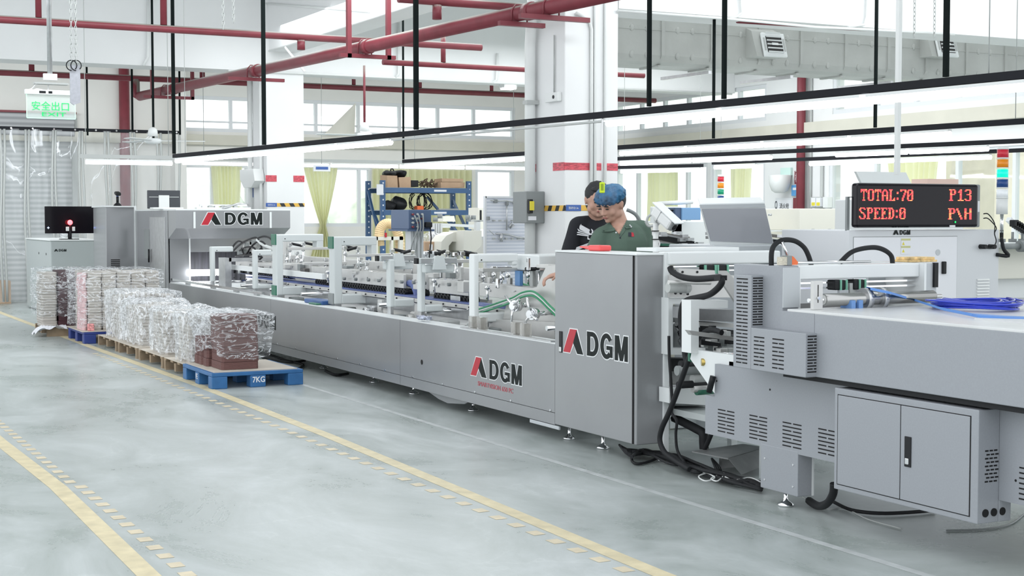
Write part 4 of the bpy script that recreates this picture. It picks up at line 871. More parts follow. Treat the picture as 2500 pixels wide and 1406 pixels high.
MB().box((XA+.16, HX1-.1), (YH-.2, YH+.3), (.62, .70)).done('light_table', 'white', SH)
# things lying on the housing roof
y_ = YH-.05; a = PY(478, 505, y_); b = PY(610, 497, y_)
st = thing('spare_parts', 'long white spare bracket with black screws on the housing roof above the logo', 'bracket', (a.x, y_, zt+.02))
MB().box((a.x, b.x), (y_-.05, y_+.05), (zt+.02, zt+.045)).box((a.x+.05, b.x-.05), (y_-.03, y_+.02), (zt+.06, zt+.085)).done('bar', 'pvc', st)
for i in range(6): MB().box((a.x+.08+i*.09, a.x+.13+i*.09), (y_-.045, y_+.02), (zt+.045, zt+.07)).done('bracket_block', 'pvcg' if i % 2 else 'paper', st)
MB().tube([(a.x+.36, y_-.08, zt+.03), (a.x+.6, y_-.02, zt+.10), (b.x-.01, y_, zt+.08)], .014, 8).done('slanted_rod', 'steel', st)
y_ = 20.9; a = PY(361, 505, y_); b = PY(440, 465, y_)
mo = thing('monitor', 'dark monitor seen from behind on the housing roof', 'monitor', ((a.x+b.x)/2, y_, zt+.02))
MB().box((a.x, b.x), (y_, y_+.05), (zt+.03, b.z), bev=.008).done('screen_back', mat('dark_grey_plastic', (.05, .055, .065), .4), mo)
MB().box(((a.x+b.x)/2-.08, (a.x+b.x)/2+.07), (y_-.02, y_), (zt+.02, b.z-.07), bev=.004).done('mount_plate', 'pvc', mo)
MB().box((a.x+.02, b.x-.02), (y_-.004, y_), (b.z-.10, b.z-.09)).done('back_ridge', 'pvcg', mo)
a = PY(372, 508, 20.4); b = PY(446, 508, 20.4); MB().box((a.x, b.x), (20.35, 20.55), (zt+.018, zt+.045), bev=.006).done('keyboard', 'pvc', None, 'white flat keyboard on the housing roof in front of the monitor', 'keyboard')
# ---------------- tall box, control cabinet ----------------
TB = thing('tall_cabinet', 'tall plain grey cabinet joined to the left side of the scanner housing', 'cabinet', (4.82, 23.0, 0))
MB().box((4.62, 5.045), (22.04, 22.95), (.05, 1.745), bev=.006).done('cabinet_body', 'greyg', TB); MB().box((4.6, 5.06), (22.02, 22.97), (1.745, 1.765)).done('top_sheet', 'white', TB)
MB().box((5.03, 5.062), (22.015, 22.04), (.05, 1.76)).done('white_edge', 'white', TB)
mb = MB(); a = PY(271, 655, 22.04); 
for i in range(6): mb.box((a.x, a.x+.13), (22.028, 22.04), (.83+i*.026, .842+i*.026))
mb.done('vent_slots', 'void', TB)
CC = thing('control_cabinet', 'light grey control cabinet with small logo under the black monitor', 'cabinet', (4.75, 25.2, 0))
yc = 24.6; xa_, xb_ = PY(123, 590, yc).x, PY(240, 590, yc).x; zc = PY(180, 588, yc).z
MB().box((xa_, xb_), (yc, 27.0), (.02, zc), bev=.02).done('cabinet_body', mat('pale_green_grey_paint', (.42, .46, .46), .4), CC)
MB().box((xa_-.012, xb_+.01), (yc-.01, 27.0), (zc, zc+.022), bev=.006).done('top_sheet', 'white', CC)
p = PY(132, 614, yc); logo(CC, (p.x, yc-.001, p.z), UX, UZ, PY(162, 614, yc).x-p.x, .038, white=False, mono=True)
for y in (25.0, 25.7): MB().cyl((xa_-.004, y, zc-.22), (xa_+.002, y, zc-.22), .02).done('round_lock', 'dark', CC)
y_ = 24.75; a = PY(110, 570, y_); b = PY(230, 504, y_)
MO = thing('monitor', 'wide black monitor with a glowing red lamp reflected, on the left control cabinet', 'monitor', ((a.x+b.x)/2, y_, zc+.02))
M['screen'] = mat('black_glass_screen', (.008, .007, .010), .10, spec=.22)
MB().box((a.x, b.x), (y_, y_+.04), (a.z, b.z), bev=.006).done('screen', 'screen', MO)
sx0 = (a.x+b.x)/2-.0; MB().box((sx0-.03, sx0+.03), (y_+.01, y_+.03), (zc+.02, a.z+.05)).box((sx0-.16, sx0+.14), (y_-.04, y_+.09), (zc+.022, zc+.034)).done('stand', 'dark', MO)
p = PY(118, 556, y_-.003); MB().box((p.x-.018, p.x+.018), (y_-.004, y_), (p.z-.003, p.z+.003)).box((p.x-.003, p.x+.003), (y_-.004, y_), (p.z-.018, p.z+.018)).done('blue_indicator', mat('blue_led', (.1, .2, 1), .4, emit=(.3, .45, 1), estr=4), MO)
RL = thing('red_lamp', 'small glowing red lamp on a black stand in front of the left monitor', 'lamp', (0, 0, 0)); p = PY(171, 543, y_-.10); RL.location = (p.x, p.y, zc+.02); WL[RL.name] = Vector((p.x, p.y, zc+.02))
MB().ball(p, .042, n=12).done('bulb', mat('lit_red_lamp', (1, .1, .1), .4, emit=(1, .05, .06), estr=5), RL)
MB().cyl((p.x, p.y, zc+.022), (p.x, p.y, p.z-.04), .014).box((p.x-.03, p.x+.03), (p.y-.03, p.y+.03), (zc+.022, zc+.04)).done('stand', 'dark', RL)
MB().box((p.x-.07, p.x-.02), (p.y-.03, p.y), (p.z-.14, p.z-.07), bev=.006).done('white_clip', 'pvc', RL); MB().box((p.x+.03, p.x+.075), (p.y-.03, p.y), (p.z-.14, p.z-.07), bev=.006).done('white_clip', 'pvc', RL)
# barcode scanner on the tall box
p = PY(287, 500, 22.3); p.z = 1.766; bs = thing('barcode_scanner', 'black hand scanner standing on the tall grey cabinet', 'scanner', p)
MB().lathe(p, [(.06, 0), (.055, .02), (.02, .05), (.018, .08)]).cyl(p+UZ*.06, p+Vector((0, 0, .14)), .02).done('stand', 'dark', bs); MB().cyl(p+UZ*.12, p+UZ*.16, .018).done('blue_collar', 'blue', bs); MB().obox(p+Vector((0, -.02, .185)), UX, UY+UZ*.2, UZ, .085, .13, .05, bev=.02).done('head', 'dark', bs)
MB().box((PY(250, 500, 22.6).x, PY(285, 500, 22.6).x), (22.5, 22.8), (1.766, 1.775)).done('paper_sheets', 'paper', None, 'flat white sheets on top of the tall grey cabinet', 'paper')
# ================= feeder unit, right =================
FD = thing('feeder_unit', 'large grey feeder unit with louvred corner, white top table and double-door box, at the right', 'machine', (5.5, 5.2, 0))
XL = 5.0
# side wall with the stepped left edge
yn = PX(1722, 1000, XL).y; ya = PX(1745, 930, XL).y
MB().prism([(XL, yn, .315), (XL, yn, .545), (XL, ya, .545), (XL, ya, .738), (XL, 3.2, .738), (XL, 3.2, .315)], (.025, 0, 0)).done('side_wall', 'greyf', FD)
MB().box((XL+.03, 6.0), (3.2, ya-.1), (.56, .76)).box((5.9, 5.93), (3.2, yn), (.33, 1.1)).done('inner_body', 'grey', FD)
MB().prism([(XL+.03, ya+.02, .735), (XL+.03, ya-.25, .735), (XL+.03, ya-.25, .80), (XL+.03, ya+.28, .80), (XL+.03, ya+.30, .74), (XL+.03, ya+.05, .56), (XL+.03, ya+.02, .56)], (.03, 0, 0)).done('white_bracket', 'white', FD)
MB().cyl(PX(1712, 884, 5.02), PX(1730, 884, 5.06), .022).cyl(PX(1760, 878, 5.1), PX(1785, 876, 5.16), .024).done('brass_fitting', mat('brass', (.50, .38, .12), .25, .9), FD)
p = PX(1750, 874, 5.12); MB().cyl(p, p+UX*.14, .032).done('cross_roller', 'chrome', FD)
MB().tube([PX(1741, 918, 4.98), PX(1738, 930, 4.975), PX(1731, 957, 4.97)], .018, 10).done('black_lever', 'dark', FD)
def slots(yl, yr, z0, z1, n, x=XL, m='void', odd=1, nm='vent_slots', par=FD):
    mb = MB()
    for i in range(n):
        z = z0+(z1-z0)*i/(n-1)
        segs = ((yl, yr),) if i % 2 == odd % 2 else ((yl, yl+(yr-yl)*.46), (yl+(yr-yl)*.56, yr))
        for a, b in segs: mb.box((x-.0012, x+.004), (min(a, b), max(a, b)), (z-.0034, z+.0034))
    return mb.done(nm, m, par)
for a, b, t_, u_ in ((1753, 1793, 999, 1051), (1830, 1873, 1013, 1067), (1911, 1957, 1030, 1086), (1998, 2042, 1046, 1104)):
    p = PX(a, t_, XL); q = PX(a, u_, XL); r_ = PX(b, t_, XL); slots(p.y, r_.y, q.z, p.z, 7)
p = PX(2489, 1141, XL); q = PX(2489, 1217, XL); slots(p.y, p.y-.16, q.z, p.z, 7)
for px, py in ((1750, 930), (1880, 951), (2480, 1173)): p = PX(px, py, XL); MB().cyl((XL-.002, p.y, p.z), (XL+.003, p.y, p.z), .006, n=8).done('rivet_hole', 'void', FD)
# leg boxes
def legbox(y0, y1, z0=.082, x1=5.095):
    o = MB().box((XL-.002, x1), (y0, y1), (z0, .33), bev=.004).done('leg_box', 'greyf', FD)
    MB().box((x1, x1+.012), (y0-.004, y0+.02), (z0, .40)).done('white_edge', 'white', o)
    for yy in (y0+.04, y1-.04):
        for zz in (z0+.05, z0+.17): MB().cyl((XL-.005, yy, zz), (XL-.001, yy, zz), .006, n=8).done('screw', 'chrome', o)
    foot((XL+x1)/2, (y0+y1)/2, FD, z0+.01)
legbox(6.305, 6.636)
# upper box and table
UX_ = 4.87
MB().box((UX_, UX_+.03), (3.2, 6.02), (.772, 1.10), bev=.004).done('upper_panel', 'greyf', FD)
MB().box((UX_, 6.0), (3.2, 6.245), (1.098, 1.112), bev=.003).done('table_top', mat('pale_table_laminate', (.68, .69, .69), .3, var=.04, scale=5), FD)
MB().box((UX_, UX_+.03), (6.02, 6.30), (.772, 1.10)).done('upper_panel', 'greyf', FD)
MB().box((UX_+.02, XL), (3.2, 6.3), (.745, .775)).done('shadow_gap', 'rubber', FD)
MB().box((UX_+.3, 6.0), (3.2, 5.2), (1.112, 1.118)).done('table_seam_sheet', mat('pale_table_laminate_2', (.66, .67, .68), .3), FD)
MB().box((5.96, 6.0), (3.2, 6.2), (.76, 1.1)).done('rear_panel', 'greyf', FD)
# louvred corner
LX = 4.80
MB().box((LX, LX+.09), (6.47, 6.63), (.772, 1.283), bev=.004).done('louvre_column', 'greyf', FD)
MB().box((LX, LX+.13), (6.0, 6.47), (.772, 1.0), bev=.004).done('louvre_box', 'greyf', FD)
yl, yr = PX(1798, 800, LX).y, PX(1825, 800, LX).y
slots(yl, yr, .802, 1.262, 24, LX)
for a, b, t_, u_, n in ((1841, 1866, 822, 889, 8), (1886, 1914, 827, 897, 8)):
    p = PX(a, t_, LX); q = PX(a, u_, LX); slots(p.y, PX(b, t_, LX).y, q.z, p.z, n, LX)
def eslots(xl, xr, y, z0, z1, n):
    mb = MB()
    for i in range(n):
        z = z0+(z1-z0)*i/(n-1)
        for a, b in (((xl, xr),) if i % 2 == 0 else ((xl, xl+(xr-xl)*.45), (xl+(xr-xl)*.55, xr))): mb.box((a, b), (y-.0012, y+.002), (z-.0034, z+.0034))
    mb.done('vent_slots', 'void', FD)
eslots(LX+.012, LX+.078, 6.47, 1.015, 1.268, 19); eslots(LX+.012, LX+.088, 6.0, .80, .985, 13)
# gantry
GY0, GY1 = 6.30, 6.74; GX = 4.88
MB().box((GX, GX+.105), (GY0, GY1), (.80, 1.338), bev=.004).done('gantry_post', 'greyf', FD)
MB().box((GX+.105, GX+.118), (GY0-.005, GY0+.2), (1.10, 1.338)).done('white_edge', 'white', FD)
MB().box((GX+.001, GX+.112), (GY0-.006, GY0), (1.115, 1.33)).done('post_face', 'grey2', FD)
MB().box((GX+.11, 5.86), (GY0+.02, GY0+.16), (1.262, 1.338), bev=.006).done('gantry_beam', 'white', FD)
MB().box((5.86, 5.875), (GY0-.02, GY1), (.9, 1.34)).done('white_edge', 'white', FD)
MB().box((5.875, 5.99), (GY0+.02, GY1), (.7, 1.338), bev=.004).done('gantry_post', 'grey2', FD)
p = PY(2283, 680, GY0); MB().box((p.x, p.x+.028), (GY0+.004, GY0+.024), (p.z-.05, p.z+.09)).done('slot', 'dark', FD)
for dz in (0, .014): MB().box((GX+.12, 5.86), (GY0+.05, GY0+.07), (1.236-dz*2, 1.246-dz*2)).done('guide_rail', 'chrome', FD)
for px in (2052, 2098):
    p = PY(px, 680, GY0+.02); o = MB().box((p.x-.045, p.x+.03), (GY0+.01, GY0+.08), (1.20, 1.255), bev=.006).done('rail_carriage', 'dark', FD)
    for dx_ in (-.012, .028): MB().box((p.x+dx_, p.x+dx_+.008), (GY0+.002, GY0+.012), (1.20, 1.256)).done('green_seal', 'lgreen', o)
    MB().box((p.x-.02, p.x+.04), (GY0-.0, GY0+.02), (1.12, 1.20)).done('hook_plate', 'grey2', o)
# inside machine parts seen below the beam
p = PY(2075, 700, 6.32); q = PY(2108, 740, 6.32); MB().box((p.x, q.x), (6.32, 6.34), (q.z, p.z+.02)).done('guard_plate', 'pvcg', FD)
p = PY(2120, 685, 6.6); q = PY(2262, 745, 6.6); MB().box((p.x, q.x+.02), (6.6, 6.62), (q.z-.1, p.z+.09)).done('back_plate', 'grey2', FD)
for px, py, r in ((2228, 697, .013), (2180, 702, .01), (2192, 727, .02), (2205, 712, .016), (2165, 694, .008), (2222, 742, .02)): p = PY(px, py, 6.597); MB().cyl(p, p+UY*.004, r).done('plate_hole', 'void', FD)
MB().box((5.0, 5.9), (6.5, 6.9), (.80, 1.09)).done('dark_interior', 'rubber', FD)
# slotted bracket, roller with collars
p = PY(1980, 686, 6.12); q = PY(2003, 757, 6.12); MB().box((p.x, q.x), (6.10, 6.125), (1.112, p.z), bev=.003).done('slotted_bracket', 'plate', FD)
MB().box(((p.x+q.x)/2-.003, (p.x+q.x)/2+.001), (6.098, 6.102), (1.15, p.z-.02)).done('bracket_slot', 'void', FD); MB().cyl(((p.x+q.x)/2-.001, 6.09, 1.175), ((p.x+q.x)/2-.001, 6.10, 1.175), .009).done('bracket_screw', 'chrome', FD)
zc_ = PY(2015, 732, 6.16).z; a = PY(2010, 732, 6.16).x; b = PY(2278, 720, 6.16).x
rl = MB().cyl((a, 6.16, zc_), (b, 6.16, zc_), .034, n=24).done('steel_roller', mat('roller_steel', (.42, .42, .41), .22, 1.0), FD)
MB().cyl((a-.10, 6.16, zc_), (b+.06, 6.16, zc_), .011, n=10).done('roller_shaft', 'chrome', rl)
for px, w_ in ((2112, .035), (2150, .03)): p = PY(px, 730, 6.16).x; MB().cyl((p-w_/2, 6.16, zc_), (p+w_/2, 6.16, zc_), .058, n=28).done('roller_collar', 'steel', rl)
MB().cyl((a-.004, 6.16, zc_), (a+.004, 6.16, zc_), .026).done('roller_bearing', 'plate', rl)
for px in (2078, 2096): p = PY(px, 745, 6.13).x; MB().box((p-.014, p+.014), (6.11, 6.2), (1.112, 1.155)).done('belt', mat('light_blue_belt', srgb(110, 150, 205), .5), FD)
# double-door box
D0, D1, DZ0, DZ1, DX = 4.862, 5.852, .215, .733, 4.87
o = MB().box((DX, 5.0), (D0, D1), (DZ0, DZ1), bev=.004).done('door_box', 'greyf', FD)
ysp = PX(2199, 1100, DX).y; y1_ = PX(2046, 1000, DX).y; y0_ = PX(2370, 1050, DX).y
for a, b in ((y1_, ysp), (ysp, y0_)): MB().box((DX-.004, DX+.004), (b+.003, a-.003), (DZ0+.03, DZ1-.035), bev=.002).done('door', 'greyf', o)
MB().box((DX-.0012, DX+.003), (y0_-.003, y1_+.003), (DZ0+.026, DZ1-.031)).done('door_gap', 'void', o)
yk = PX(2211, 1100, DX).y; z0k, z1k = PX(2211, 1138, DX).z, PX(2211, 1064, DX).z
MB().box((DX-.009, DX-.004), (yk-.044, yk), (z0k, z1k), bev=.002).done('black_lock', 'dark', o); MB().box((DX-.014, DX-.008), (yk-.032, yk-.008), (z0k+.012, z0k+.042), bev=.003).done('lock_barrel', 'chrome', o)
mb = MB()
for r_ in range(9):
    for c_ in range(3):
        x = DX+.052+c_*.027+(r_ % 2)*.008; z = .405+r_*.0175; mb.box((x-.010, x+.010), (D0-.0012, D0+.003), (z-.0035, z+.0035))
mb.done('side_vent', 'void', o)
MB().box((5.0, 5.075), (D0-.002, D1), (DZ0+.0, .33), bev=.003).done('rear_duct', 'greyf', o)
for i in range(3): MB().cyl((4.918+i*.052, D0-.004, .262), (4.918+i*.052, D0+.003, .262), .0185, n=18).done('cable_hole', 'void', o)
# big cable conduit under the box
cable([PX(2036, 1180, 5.02), PX(2034, 1205, 5.03), PX(2020, 1228, 5.05), PX(1998, 1235, 5.1), PZ(1975, 1222, .03)], .022, 'rubber', 'thick black cable bundle bending down behind the double-door box')
cable([PZ(2035, 1225, .02), PZ(2080, 1245, .015), PZ(2150, 1253, .015), PZ(2230, 1250, .015), PZ(2280, 1245, .015)], .010, 'rubber', 'black cable curving over the floor under the double-door box')
cable([PZ(1950, 1205, .01), PZ(1985, 1230, .01), PZ(2020, 1243, .008), PZ(2060, 1240, .008), PZ(2120, 1268, .006), PZ(2200, 1290, .006)], .004, 'pvcg', 'thin grey wire on the floor under the double-door box')
cable([PZ(2310, 1295, .006), PZ(2400, 1292, .006), PZ(2465, 1280, .006), PZ(2500, 1255, .006)], .005, 'sbox', 'thin dark wire on the floor at the right edge')
# section between tower and feeder
MS = thing('transfer_section', 'open white and steel transfer section between tower cabinet and feeder unit', 'machine', (5.7, 7.6, 0))
MB().box((5.28, 6.18), (8.0, 8.14), (1.288, 1.372), bev=.01).done('cross_beam', 'white', MS)
MB().box((5.28, 5.95), (8.16, 8.4), (1.372, 1.395)).done('beam_cover', 'white', MS)
for dz in (0, .03): MB().box((5.3, 6.2), (8.02, 8.04), (1.272-dz, 1.280-dz)).done('guide_rail', 'chrome', MS)
for px in (1735, 1765):
    p = PY(px, 650, 7.98); o = MB().box((p.x-.04, p.x+.04), (7.98, 8.06), (1.225, 1.285), bev=.008).done('rail_carriage', 'dark', MS)
    for dx_ in (-.05, .03): MB().box((p.x+dx_, p.x+dx_+.012), (7.97, 7.985), (1.228, 1.285)).done('green_seal', 'lgreen', o)
def ypl(pts, y, t_, m, nm, par=None): return MB().prism([PY(a, b, y) for a, b in pts], (0, t_, 0)).done(nm, m, par or MS)
ypl([(1657, 655), (1745, 660), (1748, 683), (1657, 678)], 7.9, .02, 'plate', 'steel_plate')
ypl([(1634, 672), (1800, 672), (1800, 726), (1634, 726)], 7.92, .02, 'plate', 'steel_plate')
ypl([(1757, 661), (1775, 661), (1800, 690), (1800, 745), (1764, 690)], 7.4, .02, 'plate', 'slanted_plate')
MB().cyl(PY(1632, 689, 7.7), PY(1734, 690, 7.7), .014).done('cross_shaft', 'plate', MS)
MB().cyl(PY(1630, 702, 7.75), PY(1672, 703, 7.75), .032).ball(PY(1676, 703, 7.75), .036, n=12).done('cross_roller', 'pvcg', MS)
for px, py in ((1650, 716), (1663, 716), (1680, 718), (1648, 661), (1667, 664), (1703, 664)): p = PY(px, py, 7.895); MB().cyl(p, p+UY*.01, .008, n=8).done('bolt', 'dark', MS)
# frames
def wframe(y, pts_, t_=.09): ypl(pts_, y, t_, 'white', 'frame')
wframe(7.95, [(1632, 727), (1688, 727), (1688, 742), (1643, 742), (1643, 850), (1716, 850), (1716, 866), (1632, 866)])
wframe(7.3, [(1687, 733), (1777, 733), (1777, 752), (1706, 752), (1706, 850), (1722, 850), (1722, 862), (1687, 862)], .1)
MB().prism([PY(1672, 735, 7.39), PY(1687, 735, 7.39), PY(1687, 756, 7.39), PY(1672, 754, 7.39)], (0, .02, 0)).done('green_cap', 'green', MS)
MB().prism([PY(1674, 756, 7.39), PY(1687, 757, 7.39), PY(1687, 850, 7.39), PY(1674, 846, 7.39)], (0, .02, 0)).done('frame_side', 'offw', MS)
MB().prism([PY(1684, 862, 7.39), PY(1690, 862, 7.39), PY(1690, 884, 7.39), PY(1684, 882, 7.39)], (0, .02, 0)).done('green_cap', 'green', MS)
ypl([(1707, 754), (1792, 756), (1792, 786), (1707, 782)], 7.6, .3, 'steel', 'belt_bed')
ypl([(1707, 786), (1792, 790), (1792, 800), (1707, 795)], 7.65, .2, 'plate', 'belt_bed')
ypl([(1681, 806), (1792, 822), (1792, 832), (1690, 818)], 7.15, .04, 'plate', 'tilted_bar')
ypl([(1707, 800), (1792, 806), (1792, 890), (1707, 868)], 8.0, .1, 'rubber', 'dark_mechanism')
ypl([(1645, 745), (1668, 748), (1668, 848), (1645, 848)], 8.1, .05, 'sbox', 'dark_mechanism')
for i in range(26):
    p = PY(1712+random.random()*76, 798+random.random()*75, 7.5+.4*random.random()); s = .012+.022*random.random(); MB().box((p.x-s, p.x+s), (p.y-s, p.y+s), (p.z-s, p.z+s*.8), bev=.004).done('mechanism_block', ('pvcg', 'sbox', 'dark', 'plate')[i % 4], MS)
for i in range(12): p = PY(1650+random.random()*20, 752+random.random()*90, 8.03); MB().cyl(p, p+UY*.03, .012+.014*random.random(), n=10).done('mechanism_wheel', ('steel', 'dark')[i % 2], MS)
for px, py, l_, m in ((1652, 905, .5, 'sbox'), (1690, 925, .3, 'pvcg'), (1655, 940, .3, 'rubber'), (1700, 955, .18, 'green'), (1690, 948, .25, 'plate'), (1660, 890, .2, 'rubber')):
    p = PY(px, py, 7.75); MB().cyl(p, p+UX*l_*.7, .022+.01*random.random(), n=12).done('lower_roller', m, MS)
ypl([(1712, 830), (1760, 838), (1760, 846), (1712, 842)], 7.55, .03, 'dark', 'black_slot')
for a, b, m, y in ((870, 906, 'rubber', 8.2), (900, 935, 'pvcg', 8.3), (935, 955, 'steel', 8.1), (944, 984, 'white', 7.9)):
    ypl([(1634, a+4), (1740, a+8), (1740, b+6), (1634, b)], y, .12, m, 'lower_frame')
ypl([(1636, 984), (1728, 978), (1728, 992), (1636, 990)], 8.0, .3, 'sbox', 'lower_frame')
ypl([(1636, 1000), (1725, 1000), (1725, 1040), (1636, 1046)], 9.2, .05, 'offw', 'lower_panel')
MB().box((5.45, 5.5), (7.2, 7.25), (0, .6)).box((6.0, 6.05), (8.3, 8.35), (0, .6)).box((5.35, 6.1), (7.2, 8.4), (.30, .34)).done('support_legs', 'offw', MS)
# black hoses
cable([PX(a, b, 5.12) for a, b in ((1636, 652), (1642, 664), (1665, 676), (1700, 681), (1745, 678), (1759, 678), (1762, 690), (1750, 706), (1730, 720), (1700, 727), (1680, 732), (1667, 745), (1662, 775), (1665, 810), (1671, 850), (1674, 872), (1682, 885), (1712, 886))], .020, 'rubber', 'thick black hose looping from the tower cabinet down to the brass fitting')
cable([PX(a, b, 5.05) for a, b in ((1762, 812), (1745, 806), (1725, 808), (1705, 826), (1688, 860), (1668, 915), (1650, 965), (1632, 1010), (1616, 1045), (1611, 1075), (1622, 1103), (1645, 1122), (1683, 1146))], .017, 'rubber', 'long black cable sweeping down to the floor beside the tower cabinet')
cable([PX(a, b, 5.2) for a, b in ((1633, 820), (1634, 870), (1638, 930), (1641, 985), (1640, 1008), (1652, 1028), (1650, 1060), (1654, 1100), (1672, 1130), (1686, 1148))], .010, 'rubber', 'thin black cable running down along the white tower post')
cable([PX(a, b, 5.4) for a, b in ((1646, 1020), (1675, 1034), (1702, 1048), (1716, 1058), (1718, 1080), (1719, 1096))], .030, 'rubber', 'taped black cable bundle hanging between tower cabinet and feeder')
cable([PX(a, b, 5.35) for a, b in ((1737, 1058), (1728, 1080), (1720, 1096))], .015, 'rubber', 'short black cable joining the taped bundle from the feeder')
MB().box((PX(1757, 680, 5.12).x-.02, 5.15), (PX(1765, 680, 5.12).y, PX(1750, 680, 5.12).y), (PX(1757, 684, 5.12).z, PX(1757, 672, 5.12).z)).done('hose_clip', 'dark', MS)
rk = random.Random(21)
for i in range(11):
    jit = lambda s_: (rk.random()-.5)*s_
    cable([PZ(1512+i*3, 1086+i*3, .05+i*.004), PZ(1540+i*2+jit(12), 1104+jit(14), .02+.03*rk.random()), PZ(1585+jit(16), 1106+jit(16), .02+.04*rk.random()), PZ(1645+jit(20), 1122+jit(26), .02+.05*rk.random()), PZ(1700+jit(24), 1140+jit(26), .02+.05*rk.random()), PZ(1765+jit(24), 1164+jit(20), .02+.03*rk.random()), PZ(1860, 1176+i*2, .03)], .008+.002*(i % 3), 'rubber', 'black cable in the floor bundle running from the tower cabinet to the feeder leg', grp='floor cable bundle')
cable([PZ(1548, 1100, .08), PZ(1542, 1122, .015), PZ(1556, 1132, .015), PZ(1590, 1125, .015), PZ(1620, 1110, .04)], .009, 'rubber', 'thin black cable looping on the floor under the tower cabinet')
cable([PZ(x, y, .045) for x, y in ((1636, 1118), (1665, 1140), (1700, 1148), (1728, 1156), (1745, 1166), (1722, 1174), (1706, 1162), (1740, 1152), (1768, 1156), (1752, 1174), (1736, 1168), (1760, 1160), (1790, 1172), (1830, 1166), (1856, 1176))], .0042, 'pvc', 'thin pale wire tangled on the floor cables in front of the cable cover')
for k in range(3): cable([PZ(1738, 1120, .05), PZ(1746+k*5, 1140, .06), PZ(1756+k*4, 1158, .02), PZ(1775+k*9, 1170+k*3, .02)], .008, 'rubber', 'short black cable curling out from under the cable cover', grp='cable ends at the cover')
cv = thing('cable_cover', 'folded dull steel cover over the floor cables beside the feeder leg', 'cover', PZ(1780, 1130, 0))
a, b, c, d = PZ(1689, 1101, .12), PZ(1814, 1083, .12), PZ(1870, 1092, .12), PZ(1778, 1119, .12)
M['cover'] = mat('dull_steel_cover', (.26, .27, .27), .4, .3, var=.15, scale=10)
MB().prism([a, d, c, b], (0, 0, -.008)).done('top_sheet', 'cover', cv)
e = Vector((-.0, -.10, -.075)); MB().prism([d, c, c+e+Vector((.0, 0, 0)), d+Vector((.02, -.11, -.085))], (0, .006, 0)).done('folded_side', 'cover', cv)
MB().box((min(a.x, d.x)+.2, c.x-.05), (c.y+.05, c.y+.08), (0, .11)).done('cover_leg', 'cover', cv)
# things on the gantry and table
for pts, lab in (([(1883, 648), (1884, 615), (1892, 597), (1912, 586), (1940, 588), (1962, 603), (1974, 625), (1981, 649)], 'thick black hose arching over the gantry beside the brush'), ([(2052, 640), (2075, 618), (2100, 608), (2135, 604), (2160, 611), (2176, 625), (2179, 645)], 'thick black hose arching over the gantry in front of the LED display')):
    cable([PY(a, b, 6.42) for a, b in pts], .014, 'rubber', lab)
y_ = 6.36; bw = PY(1935, 636, y_)
br = thing('paint_brush', 'orange and grey brush with pale bristles lying on the feeder gantry', 'brush', (bw.x, y_, 1.34))
a, b = PY(1906, 640, y_), PY(1925, 640, y_)
M['bristle'] = mat('pale_bristles', (.62, .58, .48), .9, var=.3, scale=80, stretch=(1, 1, 9))
MB().box((a.x-.01, b.x), (y_-.02, y_+.02), (1.342, 1.385)).done('bristles', 'bristle', br); MB().box((PY(1916, 640, y_).x, b.x+.006), (y_-.024, y_+.024), (1.340, 1.392), bev=.002).done('ferrule', 'sbox', br)
MB().prism([(b.x+.006, y_-.02, 1.342), (b.x+.045, y_-.02, 1.342), (b.x+.05, y_-.02, 1.356), (b.x+.02, y_-.02, 1.385), (b.x+.006, y_-.02, 1.392)], (0, .04, 0)).done('orange_handle', 'orange', br)
MB().cyl((bw.x+.0, y_, 1.352), (PY(2125, 643, y_).x, y_, 1.352), .008, n=12).done('tube_handle', 'chrome', br)
c0 = PY(1926, 634, y_+.05); c1 = PY(1909, 590, y_+.05); MB().cyl(c0, c1, .009, n=12).done('steel_stick', 'chrome', None, 'shiny steel stick leaning up from the brush', 'stick')
# blue hose coil
cc = PZ(2375, 747, 1.13)
co = MB(); rnd = random.Random(3)
pts = []
for k in range(11*22):
    a = k/22*2*math.pi; rr = .155+.035*math.sin(a*.37)+.012*math.sin(a*1.7)+.01*(k/22 % 3); pts.append((cc.x+rr*math.cos(a)*1.05, cc.y+rr*math.sin(a)*1.25, 1.126+.0035*(k/22)+.006*math.sin(a*2+k*.01)))
co.tube(pts, .0062, 6).done('blue_hose_coil', mat('blue_hose', srgb(22, 52, 190), .2, coat=.5), None, 'coil of glossy blue air hose lying on the white feeder table', 'hose')
st_ = [PY(2120, 702, 6.15), PZ(2170, 712, 1.20), PZ(2225, 728, 1.15), PZ(2300, 752, 1.135), PZ(2380, 768, 1.13), PZ(2450, 773, 1.125), PZ(2540, 777, 1.12)]
mb = MB()
P = []
for i in range(len(st_)-1):
    for k in range(6): t_ = k/6; P.append(st_[i].lerp(st_[i+1], t_))
P.append(st_[-1]); w_ = Vector((.012, .03, 0))
A = [mb.bm.verts.new(p-w_) for p in P]; B = [mb.bm.verts.new(p+w_+UZ*.004) for p in P]; A2 = [mb.bm.verts.new(p-w_-UZ*.012) for p in P]; B2 = [mb.bm.verts.new(p+w_-UZ*.008) for p in P]
for i in range(len(P)-1):
    for q in ((A, B), (B, B2), (B2, A2), (A2, A)): mb.bm.faces.new((q[0][i], q[0][i+1], q[1][i+1], q[1][i]))
mb.done('blue_strap', mat('light_blue_strap', srgb(96, 145, 215), .5), None, 'light blue flat belt running from the roller over the feeder table', 'belt')
